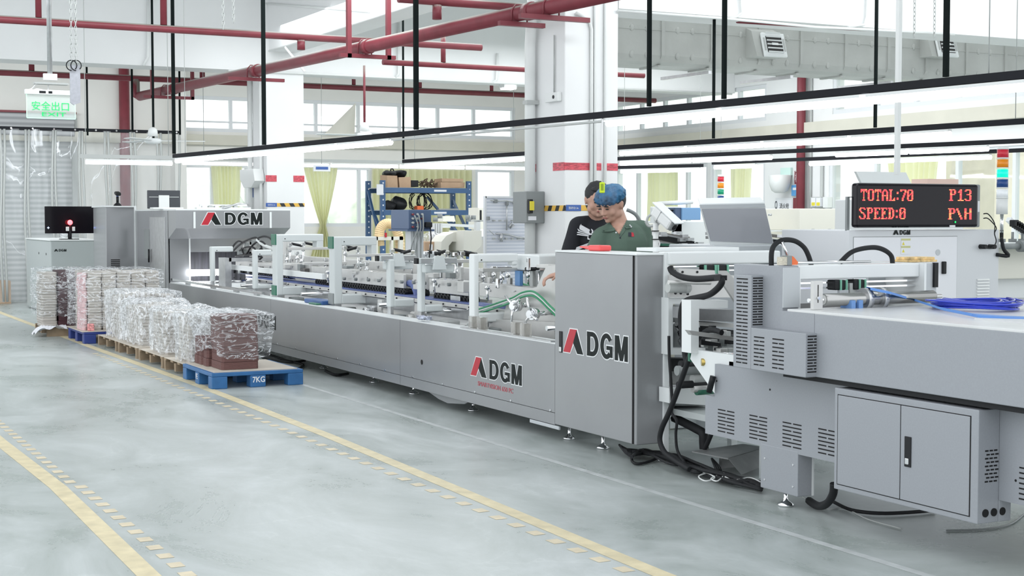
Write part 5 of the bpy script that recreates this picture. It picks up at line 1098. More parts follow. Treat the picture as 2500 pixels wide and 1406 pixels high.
# ---------------- machines behind: hood, LED cabinet ----------------
HD = thing('slanted_hood', 'white hood with slanted grey glass front behind the feeder', 'hood', (6.8, 9.2, 0))
y0h, y1h = 9.0, 9.45
def hp(px, py, y): return PY(px, py, y)
tl, tr_, bl, br_ = hp(1709, 500, y0h-.05), hp(1866, 497, y0h-.05), hp(1736, 598, y0h+.02), hp(1891, 605, y0h+.02)
mb = MB().prism([tl, tr_, br_, bl], (0, .012, 0)); mb.done('front_frame', 'white', HD)
def inset(a, b, c, d, fx0, fx1, fy0, fy1, off): 
    f = lambda u, v: (a.lerp(b, u)).lerp(d.lerp(c, u), v)+Vector((0, off, 0))
    return [f(fx0, fy0), f(fx1, fy0), f(fx1, fy1), f(fx0, fy1)]
MB().prism(inset(tl, tr_, br_, bl, .0, 1, .0, .08, -.004), (0, .003, 0)).done('top_strip', 'grey2', HD)
MB().prism(inset(tl, tr_, br_, bl, .01, .99, .10, .90, -.004), (0, .003, 0)).done('glass_front', mat('grey_tinted_glass', (.36, .37, .40), .08, coat=.6), HD)
dx = Vector((.16, .26, .045)); MB().prism([tl, tr_, tr_+dx, tl+dx], (0, 0, .008)).done('hood_top', 'white', HD)
MB().prism([tr_, tr_+dx, br_+Vector((.22, .3, 0)), br_], (-.01, 0, 0)).done('hood_side', 'white', HD)
for f in (.25, .9):
    p = tr_.lerp(br_, f)+Vector((.05, .05, 0)); MB().cyl(p, p+Vector((.02, -.02, 0)), .008, n=8).done('screw', 'chrome', HD)
MB().box((bl.x-.06, br_.x+.12), (8.9, 9.5), (bl.z-.12, bl.z-.0), bev=.01).box((br_.x-.06, br_.x+.16), (8.8, 9.3), (bl.z-.28, bl.z-.08)).box((bl.x, br_.x), (9.0, 9.5), (0, bl.z-.1)).done('hood_base', 'grey2', HD)
LY = 8.0
LC = thing('display_cabinet', 'tall light grey electrical cabinet under the red LED display', 'cabinet', (7.4, 8.3, 0))
a, b = PY(2072, 562, LY), PY(2440, 555, LY+.0)
xe = PY(2362, 580, LY).x
MB().box((a.x, b.x), (LY, LY+.75), (.0, a.z), bev=.006).done('cabinet_body', mat('pale_grey_cabinet', (.62, .64, .66), .35), LC)
x0, x1 = PY(2084, 575, LY).x, PY(2336, 580, LY).x
MB().box((x0, x1), (LY-.006, LY), (.2, a.z-.055), bev=.003).done('door', 'grey2', LC) if False else MB().box((x0, x1), (LY-.005, LY), (.2, a.z-.05), bev=.002).done('door', M['paper'], LC)
MB().box((x0-.004, x1+.004), (LY-.001, LY+.002), (.196, a.z-.046)).done('door_gap', 'sbox', LC)
p = PY(2180, 573, LY-.001); logo(LC, (p.x, LY-.001, p.z), UX, UZ, PY(2221, 573, LY).x-p.x, .033, white=False, mono=True)
lb = PY(2200, 600, LY-.007); 
for i, z in enumerate((PY(0, 590, LY).z, PY(0, 609, LY).z)):
    zz = PY(2200, (592, 610)[i], LY).z
    o = MB().box((lb.x, lb.x+.085), (LY-.008, LY-.006), (zz-.03, zz+.028)).done('warning_label', 'paper', LC)
    MB().box((lb.x, lb.x+.085), (LY-.009, LY-.008), (zz+.014, zz+.028)).done('yellow_band', mat('label_yellow', (.55, .55, .25), .5), o)
    MB().prism([(lb.x+.008, LY-.009, zz-.018), (lb.x+.032, LY-.009, zz-.018), (lb.x+.02, LY-.009, zz+.006)], (0, .001, 0)).done('warning_triangle', 'yellow', o)
p = PY(2290, 616, LY-.006); MB().cyl(p, p-UY*.002, .022).done('round_knockout', 'grey2', LC)
p = PY(2298, 655, LY-.006); MB().box((p.x, p.x+.03), (LY-.03, LY-.006), (p.z-.04, p.z+.05), bev=.005).done('lock', 'dark', LC)
mb = MB(); v = PY(2378, 683, LY)
for i in range(12): mb.obox((v.x+.055+.03, LY-.004, v.z-i*.022), UX, UY, UZ+UY*.3, .12, .012, .012)
mb.done('side_louvres', 'pvc', LC)
for px, py in ((2393, 602), (2415, 602)): p = PY(px, py, LY); MB().cyl(p, p-UY*.06, .018, .016).done('cable_gland', 'dark', LC)
LD = thing('led_display', 'long black LED display with red total and speed lettering on the pale cabinet', 'display', ((a.x+b.x)/2, LY, a.z))
u0, u1 = PY(2094, 560, LY-.06), PY(2402, 448, LY-.06)
zb_, zt_ = PY(2094, 556, LY-.06).z, PY(2094, 446, LY-.06).z; xr_ = PY(2390, 500, LY-.06).x
MB().box((u0.x, xr_), (LY-.06, LY+.02), (zb_, zt_+.0), bev=.02).done('display_case', 'screen', LD)
MB().box((xr_-.005, xr_+.045), (LY-.03, LY+.05), (zb_, zt_), bev=.01).done('end_plate', 'sbox', LD); MB().box((xr_+.005, xr_+.035), (LY-.032, LY-.030), (zt_-.2, zt_-.12)).done('white_label', 'paper', LD)
MB().box((u0.x+.003, xr_-.03), (LY-.064, LY-.058), (zb_+.02, zt_-.02)).done('display_glass', 'screen', LD)
MB().box((PY(2303, 558, LY).x, PY(2316, 558, LY).x), (LY-.066, LY-.06), (zb_+.002, zb_+.016)).done('small_label', 'paper', LD)
a_ = PY(2075, 560, LY); MB().box((a_.x-.01, a_.x+.012), (LY+.02, LY+.04), (a_.z-.02, PY(2075, 480, LY).z)).box((a_.x, u0.x+.02), (LY+.02, LY+.03), (PY(2075, 482, LY).z, PY(2075, 480, LY).z)).done('side_bracket', 'sbox', LD)
G = {'T': '1111111 1111111 1001001 0001000 0001000 0001000 0001000 0001000 0001000 0011100', 'O': '0111110 1100011 1100011 1100011 1100011 1100011 1100011 1100011 1100011 0111110', 'A': '0011100 0110110 1100011 1100011 1100011 1111111 1100011 1100011 1100011 1100011', 'L': '1111000 0110000 0110000 0110000 0110000 0110000 0110000 0110001 0110011 1111111',
 'S': '0111110 1100011 1100000 0110000 0011100 0000110 0000011 1000011 1100011 0111110', 'P': '1111110 0110011 0110011 0110011 0111110 0110000 0110000 0110000 0110000 1111000', 'E': '1111111 0110001 0110000 0110100 0111100 0110100 0110000 0110000 0110001 1111111', 'D': '1111100 0110110 0110011 0110011 0110011 0110011 0110011 0110011 0110110 1111100',
 ':': '0000 0000 0110 0110 0000 0000 0000 0110 0110 0000', '7': '1111111 1100011 0000011 0000110 0000110 0001100 0001100 0011000 0011000 0011000', '0': '0111110 1100011 1100011 1100111 1101011 1110011 1100011 1100011 1100011 0111110', '1': '0001100 0011100 0111100 0001100 0001100 0001100 0001100 0001100 0001100 0111111', '3': '0111110 1100011 0000011 0000011 0011110 0000011 0000011 0000011 1100011 0111110',
 '\\': '1100000 1100000 0110000 0110000 0011000 0011000 0001100 0001100 0000110 0000110', 'H': '1100011 1100011 1100011 1100011 1111111 1100011 1100011 1100011 1100011 1100011', ' ': '0000'}
M['ledred'] = mat('lit_red_led', (1, .1, .1), .4, emit=(1.0, .05, .06), estr=1.0); M['ledorange'] = mat('lit_orange_led', (1, .3, .1), .4, emit=(1.0, .22, .08), estr=1.0)
def led(s, x, z, w_, h_, nm):
    cols = sum(len(G[c].split()[0])+1 for c in s)-1; dx = w_/cols; dz = h_/10; mbs = (MB(), MB()); cx = 0; used = [0, 0]
    for c in s:
        rows = G[c].split()
        for r_, row in enumerate(rows):
            for k, ch in enumerate(row):
                if ch == '1':
                    X = x+(cx+k+.5)*dx; Z = z+h_-(r_+.5)*dz; j = 1 if rnd.random() < .22 else 0; used[j] = 1
                    mbs[j].box((X-dx*.37, X+dx*.37), (LY-.068, LY-.064), (Z-dz*.37, Z+dz*.37))
        cx += len(rows[0])+1
    o = mbs[0].done(nm, 'ledred', LD)
    if used[1]: mbs[1].done(nm+'_orange', 'ledorange', o)
def lx(px): return PY(px, 500, LY-.066).x
def lz(py): return PY(2250, py, LY-.066).z
led('TOTAL:70', lx(2101), lz(491), lx(2229)-lx(2101), lz(463)-lz(491), 'total_letters'); led('P13', lx(2317), lz(490), lx(2371)-lx(2317), lz(461)-lz(490), 'page_letters')
led('SPEED:0', lx(2098), lz(535), lx(2211)-lx(2098), lz(507)-lz(535), 'speed_letters'); led('P\\H', lx(2315), lz(536), lx(2372)-lx(2315), lz(508)-lz(536), 'rate_letters')
p = PY(2332, 542, LY-.067); MB().cyl(p, p-UY*.003, .007).done('green_dot', 'signglow', LD)
for i, (p0, p1) in enumerate((((2401, 522), (2428, 545)), ((2401, 533), (2432, 555)))):
    cable([PY(p0[0], p0[1], LY-.02), PY(p0[0]+12, p0[1]+1, LY-.05), PY(p1[0], p1[1], LY-.05), PY(2428, 570, LY-.05), PY(2432, 590, LY-.06), PY(2420, 606, LY-.06), PY(2395, 603, LY-.05)], .004, 'dark', 'thin dark wire from the LED display end to the cabinet gland, ' + ('upper one', 'lower one')[i])
# signal towers
def tower(px, ytop, ybot, y, wpx, cols, lab, loc):
    w_ = (PY(px+wpx/2, 400, y).x-PY(px-wpx/2, 400, y).x)/2; X = PY(px, 400, y).x; zt_, zb_ = PY(px, ytop, y).z, PY(px, ybot, y).z; h_ = (zt_-zb_)/len(cols)
    t = thing('signal_tower', lab, 'signal light', (X, y, zb_))
    for i, c in enumerate(cols):
        z1_ = zt_-i*h_; MB().cyl((X, y, z1_-h_+.008), (X, y, z1_-.006), w_, n=20).done('lamp_'+c[0], c[1], t); MB().cyl((X, y, z1_-h_), (X, y, z1_-h_+.008), w_*1.06, n=20).done('ring', 'pvc', t)
    MB().cyl((X, y, zt_-.006), (X, y, zt_+.015), w_*1.05, w_*.9, n=20).done('cap', 'pvc', t)
    return t, X, zb_, w_
SG = {k: mat('signal_'+k, c, .25, emit=e, estr=s) for k, c, e, s in (('red', srgb(200, 40, 60), None, 0), ('amber', srgb(230, 140, 20), None, 0), ('green', srgb(0, 150, 110), None, 0), ('greenlit', (0, .7, .35), (.0, .62, .24), 1.0), ('blue', srgb(30, 70, 130), None, 0), ('clear', (.9, .93, .95), None, 0))}
t, X, zb_, w_ = tower(2448, 363, 484, LY+.1, 20, [('red', SG['red']), ('amber', SG['amber']), ('green', SG['greenlit']), ('blue', SG['blue']), ('white', SG['clear'])], 'tall signal tower with lit green segment beside the LED display', None)
z2 = PY(2446, 523, LY+.1).z; z3 = PY(2446, 568, LY+.1).z
MB().cyl((X, LY+.1, z2), (X, LY+.1, zb_), w_*1.0).done('base_socket', 'pvc', t); MB().cyl((X, LY+.1, z3), (X, LY+.1, z2), .013).done('pole', 'chrome', t)
MB().tube([(X, LY+.1, z3+.02), (X, LY+.1, z3-.04), (X-.05, LY+.05, z3-.06), (X-.12, LY-.02, z3-.05), (X-.11, LY-.03, z3-.12), (X-.06, LY-.03, z3-.17), (X-.16, LY-.01, z3-.16)], .014, 8, sub=4).done('black_elbow_hose', 'rubber', t)
_ = tower(1760, 430, 492, 13.2, 13, [('red', SG['red']), ('amber', SG['amber']), ('green', SG['green']), ('blue', SG['blue'])], 'small unlit signal tower behind the slanted hood', None)
t, X, zb_, w_ = _; MB().cyl((X, 13.2, .0), (X, 13.2, zb_), .02).done('pole', 'pvc', t)
# ================= pallets and wrapped stacks =================
def plastic_pallet(x0, x1, y0, y1, m, label, board=True, text=False):
    h = .15; t = thing('plastic_pallet', label, 'pallet', ((x0+x1)/2, (y0+y1)/2, 0)); mb = MB()
    mb.box((x0, x1), (y0, y1), (h-.035, h), bev=.006); lx_, ly_ = (x1-x0), (y1-y0)
    mb.done('deck', m, t)
    for i, fx in enumerate((0, .5, 1)):
        for fy in (0, .5, 1):
            bw, bl = .15, .13; cx = x0+bw/2+(lx_-bw)*fx; cy = y0+bl/2+(ly_-bl)*fy
            MB().box((cx-bw/2, cx+bw/2), (cy-bl/2, cy+bl/2), (0, h-.035), bev=.008).done('leg', m, t)
            if text and fy == 0 and fx == .5: txt('7KG', 'pallet_lettering', 'paper', t, (cx-.055, y0-.001, .045), UX, UZ, .12, .055, off=.02)
            if text and fx == 0 and fy == .5: txt('FE', 'pallet_lettering', 'paper', t, (x0-.001, cy+.03, .05), NU, UZ, .06, .05, off=.01)
    return t
def wood_pallet(x0, x1, y0, y1, label):
    t = thing('wooden_pallet', label, 'pallet', ((x0+x1)/2, (y0+y1)/2, 0)); n = 4
    for i in range(n): y = y0+(y1-y0-.09)*i/(n-1); MB().box((x0, x1), (y, y+.09), (.10, .12)).done('deck_plank', 'wood', t)
    for i in range(3): y = y0+(y1-y0-.06)*i/2; MB().box((x0, x1), (y, y+.06), (.018, .10)).done('stringer', 'wood', t)
    MB().box((x0, x1), (y0, y0+.08), (0, .018)).box((x0, x1), (y1-.08, y1), (0, .018)).done('bottom_plank', 'wood', t)
    return t
def layer_mat(name, c1, c2, sc):
    m = mat(name, c1, .8); nt = m.node_tree; N = nt.nodes.new; L = nt.links.new; tc = N('ShaderNodeTexCoord'); wv = N('ShaderNodeTexWave'); wv.bands_direction = 'Z'; wv.inputs['Scale'].default_value = sc; wv.inputs['Distortion'].default_value = 1.2; wv.inputs['Detail'].default_value = 2
    L(tc.outputs['Object'], wv.inputs[0]); x = N('ShaderNodeMixRGB'); L(wv.outputs['Color'], x.inputs[0]); x.inputs[1].default_value = (*c1, 1); x.inputs[2].default_value = (*c2, 1); L(x.outputs[0], nt.nodes['Principled BSDF'].inputs['Base Color'])
    b = N('ShaderNodeBump'); b.inputs['Strength'].default_value = .5; b.inputs['Distance'].default_value = .006; L(wv.outputs['Color'], b.inputs['Height']); L(b.outputs[0], nt.nodes['Principled BSDF'].inputs['Normal']); return m
M['brown'] = layer_mat('brown_card_layers', srgb(92, 62, 60), srgb(128, 94, 90), 26); M['maroon'] = layer_mat('maroon_card_layers', srgb(66, 38, 44), srgb(88, 56, 62), 26)
M['white_l'] = layer_mat('white_card_layers', srgb(205, 200, 194), srgb(172, 166, 158), 9); M['pink_l'] = mat('pink_print_card', srgb(225, 190, 192), .7, var=.1, scale=12)
def stack(x0, x1, y0, y1, z0, z1, m, label, group, name='card_stack', notch=.02, rows=None, sub=None):
    mb = MB(); n = max(3, int((z1-z0)/.07)); z = z0; rr = random.Random(int(x0*997+y0*131))
    for i in range(n):
        h = (z1-z0)/n; j = (rr.random()-.5)*.012; k = (rr.random()-.5)*.012
        X0, X1, Y0, Y1 = x0+j, x1+j, y0+k, y1+k
        mb.prism([(X0+notch, Y0, z), (X1-notch, Y0, z), (X1, Y0+notch, z), (X1, Y1-notch, z), (X1-notch, Y1, z), (X0+notch, Y1, z), (X0, Y1-notch, z), (X0, Y0+notch, z)], (0, 0, h-.003)); z += h
    o = mb.done(name, m, None, label, 'card stack', group); return o
def wrap(x0, x1, y0, y1, z0, z1, label, seed=0, flare=.0, amp=.02, m='film', low=0.0, name='plastic_wrap'):
    """Crinkled film hull open at the bottom, sagging between the corners of what it covers."""
    mb = MB(); nx, nz, nt_ = 26, 16, 7
    per = []
    for i in range(nx): t = i/nx; per.append((x0+(x1-x0)*t, y0))
    for i in range(nx): t = i/nx; per.append((x1, y0+(y1-y0)*t))
    for i in range(nx): t = i/nx; per.append((x1-(x1-x0)*t, y1))
    for i in range(nx): t = i/nx; per.append((x0, y1-(y1-y0)*t))
    cx, cy = (x0+x1)/2, (y0+y1)/2; R = []
    for k in range(nz+1):
        f = k/nz; r_ = []
        for i, (x, y) in enumerate(per):
            z = z0+(z1-z0)*f+ (low*(1-f)*math.sin(i*.11+seed)); s = 1+flare*(f-.5)
            v = Vector((cx+(x-cx)*s, cy+(y-cy)*s, z)); n_ = noise.noise_vector(Vector((v.x*9+seed, v.y*9, v.z*3)))*amp+noise.noise_vector(Vector((v.x*28+seed, v.y*28, v.z*14)))*amp*.45
            out = Vector((v.x-cx, v.y-cy, 0)).normalized()*.012; r_.append(mb.bm.verts.new(v+n_+out))
        R.append(r_)
    for k in range(1, nt_+1):
        s = 1-k/nt_; r_ = []
        for i, (x, y) in enumerate(per):
            v = Vector((cx+(x-cx)*s*.98, cy+(y-cy)*s*.98, z1+.012)); n_ = noise.noise_vector(Vector((v.x*8+seed, v.y*8, 3)))*amp*.8; r_.append(mb.bm.verts.new(v+Vector((n_.x, n_.y, abs(n_.z)*1.4))))
        R.append(r_)
    n = len(per)
    for A, B in zip(R, R[1:]):
        for i in range(n):
            f = mb.bm.faces.new((A[i], A[(i+1) % n], B[(i+1) % n], B[i])); f.smooth = False
    return mb.done(name, m, None, label, 'plastic film')
# blue pallet in front
plastic_pallet(3.74, 4.63, 13.32, 14.36, 'palblue', 'bright blue plastic pallet nearest the camera, lettered 7KG', text=True)
MB().box((3.77, 4.58), (13.35, 14.33), (.1505, .158)).done('hardboard_sheet', 'board', None, 'pale hardboard sheet on the bright blue pallet', 'board')
bx0, bx1 = PY(540, 900, 13.5).x, PY(630, 900, 13.5).x; ztop = PY(590, 768, 13.55).z
stack(bx0, bx1, 13.48, 13.85, .16, ztop, 'brown', 'brown card stack nearest the camera on the bright blue pallet', 'g'); 
del_ = [o for o in C.objects if o.get('group') == 'g']
for o in del_: del o['group']
for i, (y, z) in enumerate(((13.88, .40), (14.06, .42), (14.2, .43))):
    stack(bx0-.03, bx0+.33-.04*i, y, y+.14, .16, z, 'brown', ('low brown card stack right behind the front brown stack', 'low brown card stack in the middle of the bright blue pallet', 'low brown card stack at the back of the bright blue pallet')[i], None)
def ngrp():
    for o in C.objects:
        if 'group' in o and o['group'] is None: del o['group']
wrap(bx0-.06, bx1+.12, 13.45, 14.3, .30, ztop+.005, 'crinkled clear film draped over the brown stacks on the bright blue pallet', 3, flare=.10, amp=.028, low=.06)
for px in (1,): MB().cyl((4.36, 13.95, .158), (4.36, 13.95, .25), .02).done('green_post', 'green', None, 'green plastic post standing on the bright blue pallet behind the brown stack', 'post')
# wooden pallets with wrapped white stacks
wp = [((3.80, 4.60), (14.45, 15.35), (3.86, 4.30), .60, 'nearest wooden pallet'), ((3.80, 4.6), (15.42, 16.5), (3.86, 4.35), .56, 'second wooden pallet'), ((3.80, 4.6), (16.6, 18.6), (3.88, 4.5), .60, 'farthest wooden pallet')]
for i, (xs, ys_, sx2, zt_, nm) in enumerate(wp):
    if i == 2:
        wood_pallet(xs[0], xs[1], 16.6, 17.55, 'third wooden pallet from the bright blue one'); wood_pallet(xs[0], xs[1], 17.65, 18.7, 'farthest wooden pallet beside the navy pallet')
        MB().box(xs, (16.6, 18.7), (.1205, .127)).done('hardboard_sheet', 'board', None, 'long pale sheet over the two farthest wooden pallets', 'board')
    else:
        wood_pallet(xs[0], xs[1], ys_[0], ys_[1], nm+' behind the bright blue one' if i == 0 else 'second wooden pallet from the bright blue one'); MB().box(xs, ys_, (.1205, .127)).done('hardboard_sheet', 'board', None, 'pale sheet on the '+nm, 'board')
def column_group(x0, x1, y0, y1, z1, tag_, nx=3, ny=3, m='white_l', z0=.128, sc=.0):
    dx = (x1-x0)/nx; dy = (y1-y0)/ny
    for i in range(nx):
        for j in range(ny):
            o = stack(x0+i*dx+.006, x0+(i+1)*dx-.012, y0+j*dy+.008, y0+(j+1)*dy-.016, z0, z1-.02*((i+j) % 2)-sc*i, m, 'white card stack under film on the '+tag_, 'white card stacks on the '+tag_)
column_group(3.86, 4.34, 14.52, 15.02, .60, 'nearest wooden pallet', 2, 2); wrap(3.85, 4.42, 14.5, 15.06, .15, .62, 'milky film over the white stacks on the nearest wooden pallet', 11, amp=.035, m='film_l')
column_group(3.86, 4.36, 15.5, 16.1, .585, 'second wooden pallet', 2, 2); wrap(3.85, 4.42, 15.45, 16.15, .15, .61, 'milky film over the white stacks on the second wooden pallet', 17, amp=.04, m='film_l')
column_group(3.88, 4.4, 16.75, 17.5, .59, 'third wooden pallet', 2, 2); wrap(3.86, 4.46, 16.7, 17.6, .15, .62, 'milky film over the white stacks on the third wooden pallet', 23, amp=.04, m='film_l')
column_group(3.92, 4.55, 17.75, 18.5, .66, 'farthest wooden pallet', 3, 2); wrap(3.88, 4.6, 17.7, 18.6, .13, .69, 'milky film over the white stacks on the farthest wooden pallet', 29, amp=.03, m='film_l')
# navy pallet with the tall wrapped load
plastic_pallet(3.66, 4.66, 18.85, 19.9, 'palnavy', 'navy blue plastic pallet under the tall wrapped white load')
MB().box((3.64, 4.66), (18.85, 19.95), (.1505, .158)).done('hardboard_sheet', 'board', None, 'pale sheet on the navy pallet', 'board')
zt_ = PY(250, 662, 19.1).z
for i in range(5):
    for j in range(2):
        x = 3.74+i*.185
        stack(x+.004, x+.178, 19.0+j*.42, 19.0+j*.42+.40, .16, zt_-.01*(i % 2), 'white_l', 'white card stack in the tall wrapped load on the navy pallet', 'white card stacks on the navy pallet')
stack(3.68, 3.735, 19.02, 19.4, .16, zt_-.02, 'pink_l', 'narrow pink printed stack at the left corner of the navy pallet load', None)
wrap(3.66, 4.69, 18.96, 19.9, .20, zt_+.01, 'clear film around the tall white load on the navy pallet', 31, amp=.022)
MB().box((3.72, 3.80), (18.9, 18.96), (.158, .25), bev=.01).done('printed_pack', mat('pink_green_pack', srgb(220, 150, 150), .6, var=.5, scale=40), None, 'small pink and green printed pack on the navy pallet corner', 'pack')
# leftmost pallet with the maroon load
wood_pallet(3.45, 4.35, 20.25, 21.2, 'wooden pallet under the dark maroon load at the far left')
a = PY(140, 660, 20.4); b = PY(182, 660, 20.4)
stack(3.62, 4.3, 20.35, 20.8, .125, a.z, 'maroon', 'dark maroon card stack at the front of the leftmost pallet', None); stack(3.40, 3.60, 20.35, 20.75, .125, a.z-.02, 'white_l', 'pale card stack at the left end of the leftmost pallet', None)
wrap(3.39, 4.34, 20.32, 21.1, .26, a.z+.01, 'loose clear film around the dark maroon load', 41, amp=.03, flare=-.03)
mb = MB(); n = 14
pts = [[Vector((3.28+.42*i/n, 20.15+.3*j/6, .125+.05*math.sin(i*.8+j)*.5-.10*max(0, (4-i)/4)*.8)) for i in range(n+1)] for j in range(7)]
V = [[mb.bm.verts.new(p) for p in r_] for r_ in pts]
for j in range(6):
    for i in range(n): mb.bm.faces.new((V[j][i], V[j][i+1], V[j+1][i+1], V[j+1][i]))
mb.done('film_skirt', mat('white_film_sheet', (.75, .76, .8), .4), None, 'loose white sheet hanging out at the foot of the maroon load', 'sheet')
ngrp()
# dark cables behind the blue pallet
for k, pts in enumerate(([(628, 860), (665, 868), (700, 880), (740, 890), (728, 900)], [(640, 872), (680, 880), (715, 884), (745, 880)], [(795, 905), (820, 915), (850, 912)])):
    cable([PZ(a, b, .02) for a, b in pts], .014, 'rubber', ('black cable on the floor just behind the bright blue pallet', 'second black cable lying beside it under the machine edge', 'short cable end under the machine edge right of the pallet')[k])
# ================= strip curtain =================
YC = 28.1
SC = thing('strip_curtain', 'clear plastic strip curtain on a black rail in front of the roller door', 'curtain', (5.8, YC, 0))
zr = PY(200, 316, YC).z
MB().box((2.2, PY(440, 316, YC).x), (YC-.03, YC+.03), (zr-.04, zr+.02)).done('black_rail', 'track', SC)
mb = MB(); xx = 2.3
while xx < PY(438, 316, YC).x: mb.cyl((xx, YC-.04, zr-.01), (xx, YC-.03, zr-.01), .018, n=8); xx += .38
mb.done('rail_bolts', 'chrome', SC)
edges = [-60, 6, 66, 133, 200, 263, 325, 387, 440]
for i, (a, b) in enumerate(zip(edges, edges[1:])):
    xa_, xb_ = PY(a, 500, YC).x, PY(b, 500, YC).x; mb = MB(); nx, nz = 18, 26
    V = [[mb.bm.verts.new((xa_+(xb_-xa_)*u/nx, YC+.05*math.sin(u/nx*math.pi*2+i)+.06*noise.noise(Vector((u*.25, v*.22, i*3.1)))*(1+v/nz), .04+(zr-.06)*(1-v/nz))) for u in range(nx+1)] for v in range(nz+1)]
    for v in range(nz):
        for u in range(nx): mb.bm.faces.new((V[v][u], V[v][u+1], V[v+1][u+1], V[v+1][u])).smooth = True
    mb.done('clear_strip', 'strip', SC)
    e = MB()
    for sgn, xe in ((1, xa_), (-1, xb_)):
        if i in (0,) and sgn == 1: continue
        e.tube([(xe+sgn*.03+.02*math.sin(v*.9+i), YC-.05, .05+(zr-.08)*(1-v/8)) for v in range(9)], .022, 6)
    e.done('seam_edge', 'pvcg', SC)
# pallets / goods glimpsed behind the strips
MB().box((3.7, 4.2), (28.4, 28.8), (0, .42)).done('carton', 'kraft', None, 'brown carton behind the strip curtain at the far left', 'box')
# ================= the two people =================
IR = Vector((math.cos(YAW), -math.sin(YAW), 0)); IB = Vector((-math.sin(YAW), -math.cos(YAW), 0))
def capsule(mb, a, b, ra, rb, n=14): mb.cyl(a, b, ra, rb, n=n).ball(a, ra, n=n).ball(b, rb, n=n)
def remesh(o, vox, it=6, fac=.5):
    r = o.modifiers.new('r', 'REMESH'); r.mode = 'VOXEL'; r.voxel_size = vox; r.use_smooth_shade = True
    s = o.modifiers.new('s', 'SMOOTH'); s.factor = fac; s.iterations = it; return o
def bake(o):
    bpy.context.view_layer.update(); dg = bpy.context.evaluated_depsgraph_get(); me = bpy.data.meshes.new_from_object(o.evaluated_get(dg)); o.modifiers.clear(); o.data = me
    for p in me.polygons: p.use_smooth = True
    return o
def frame(F_, U_=UZ):
    F_ = F_.normalized(); S_ = U_.cross(F_).normalized(); U2 = F_.cross(S_); return F_, S_, U2      # S_: the person's left
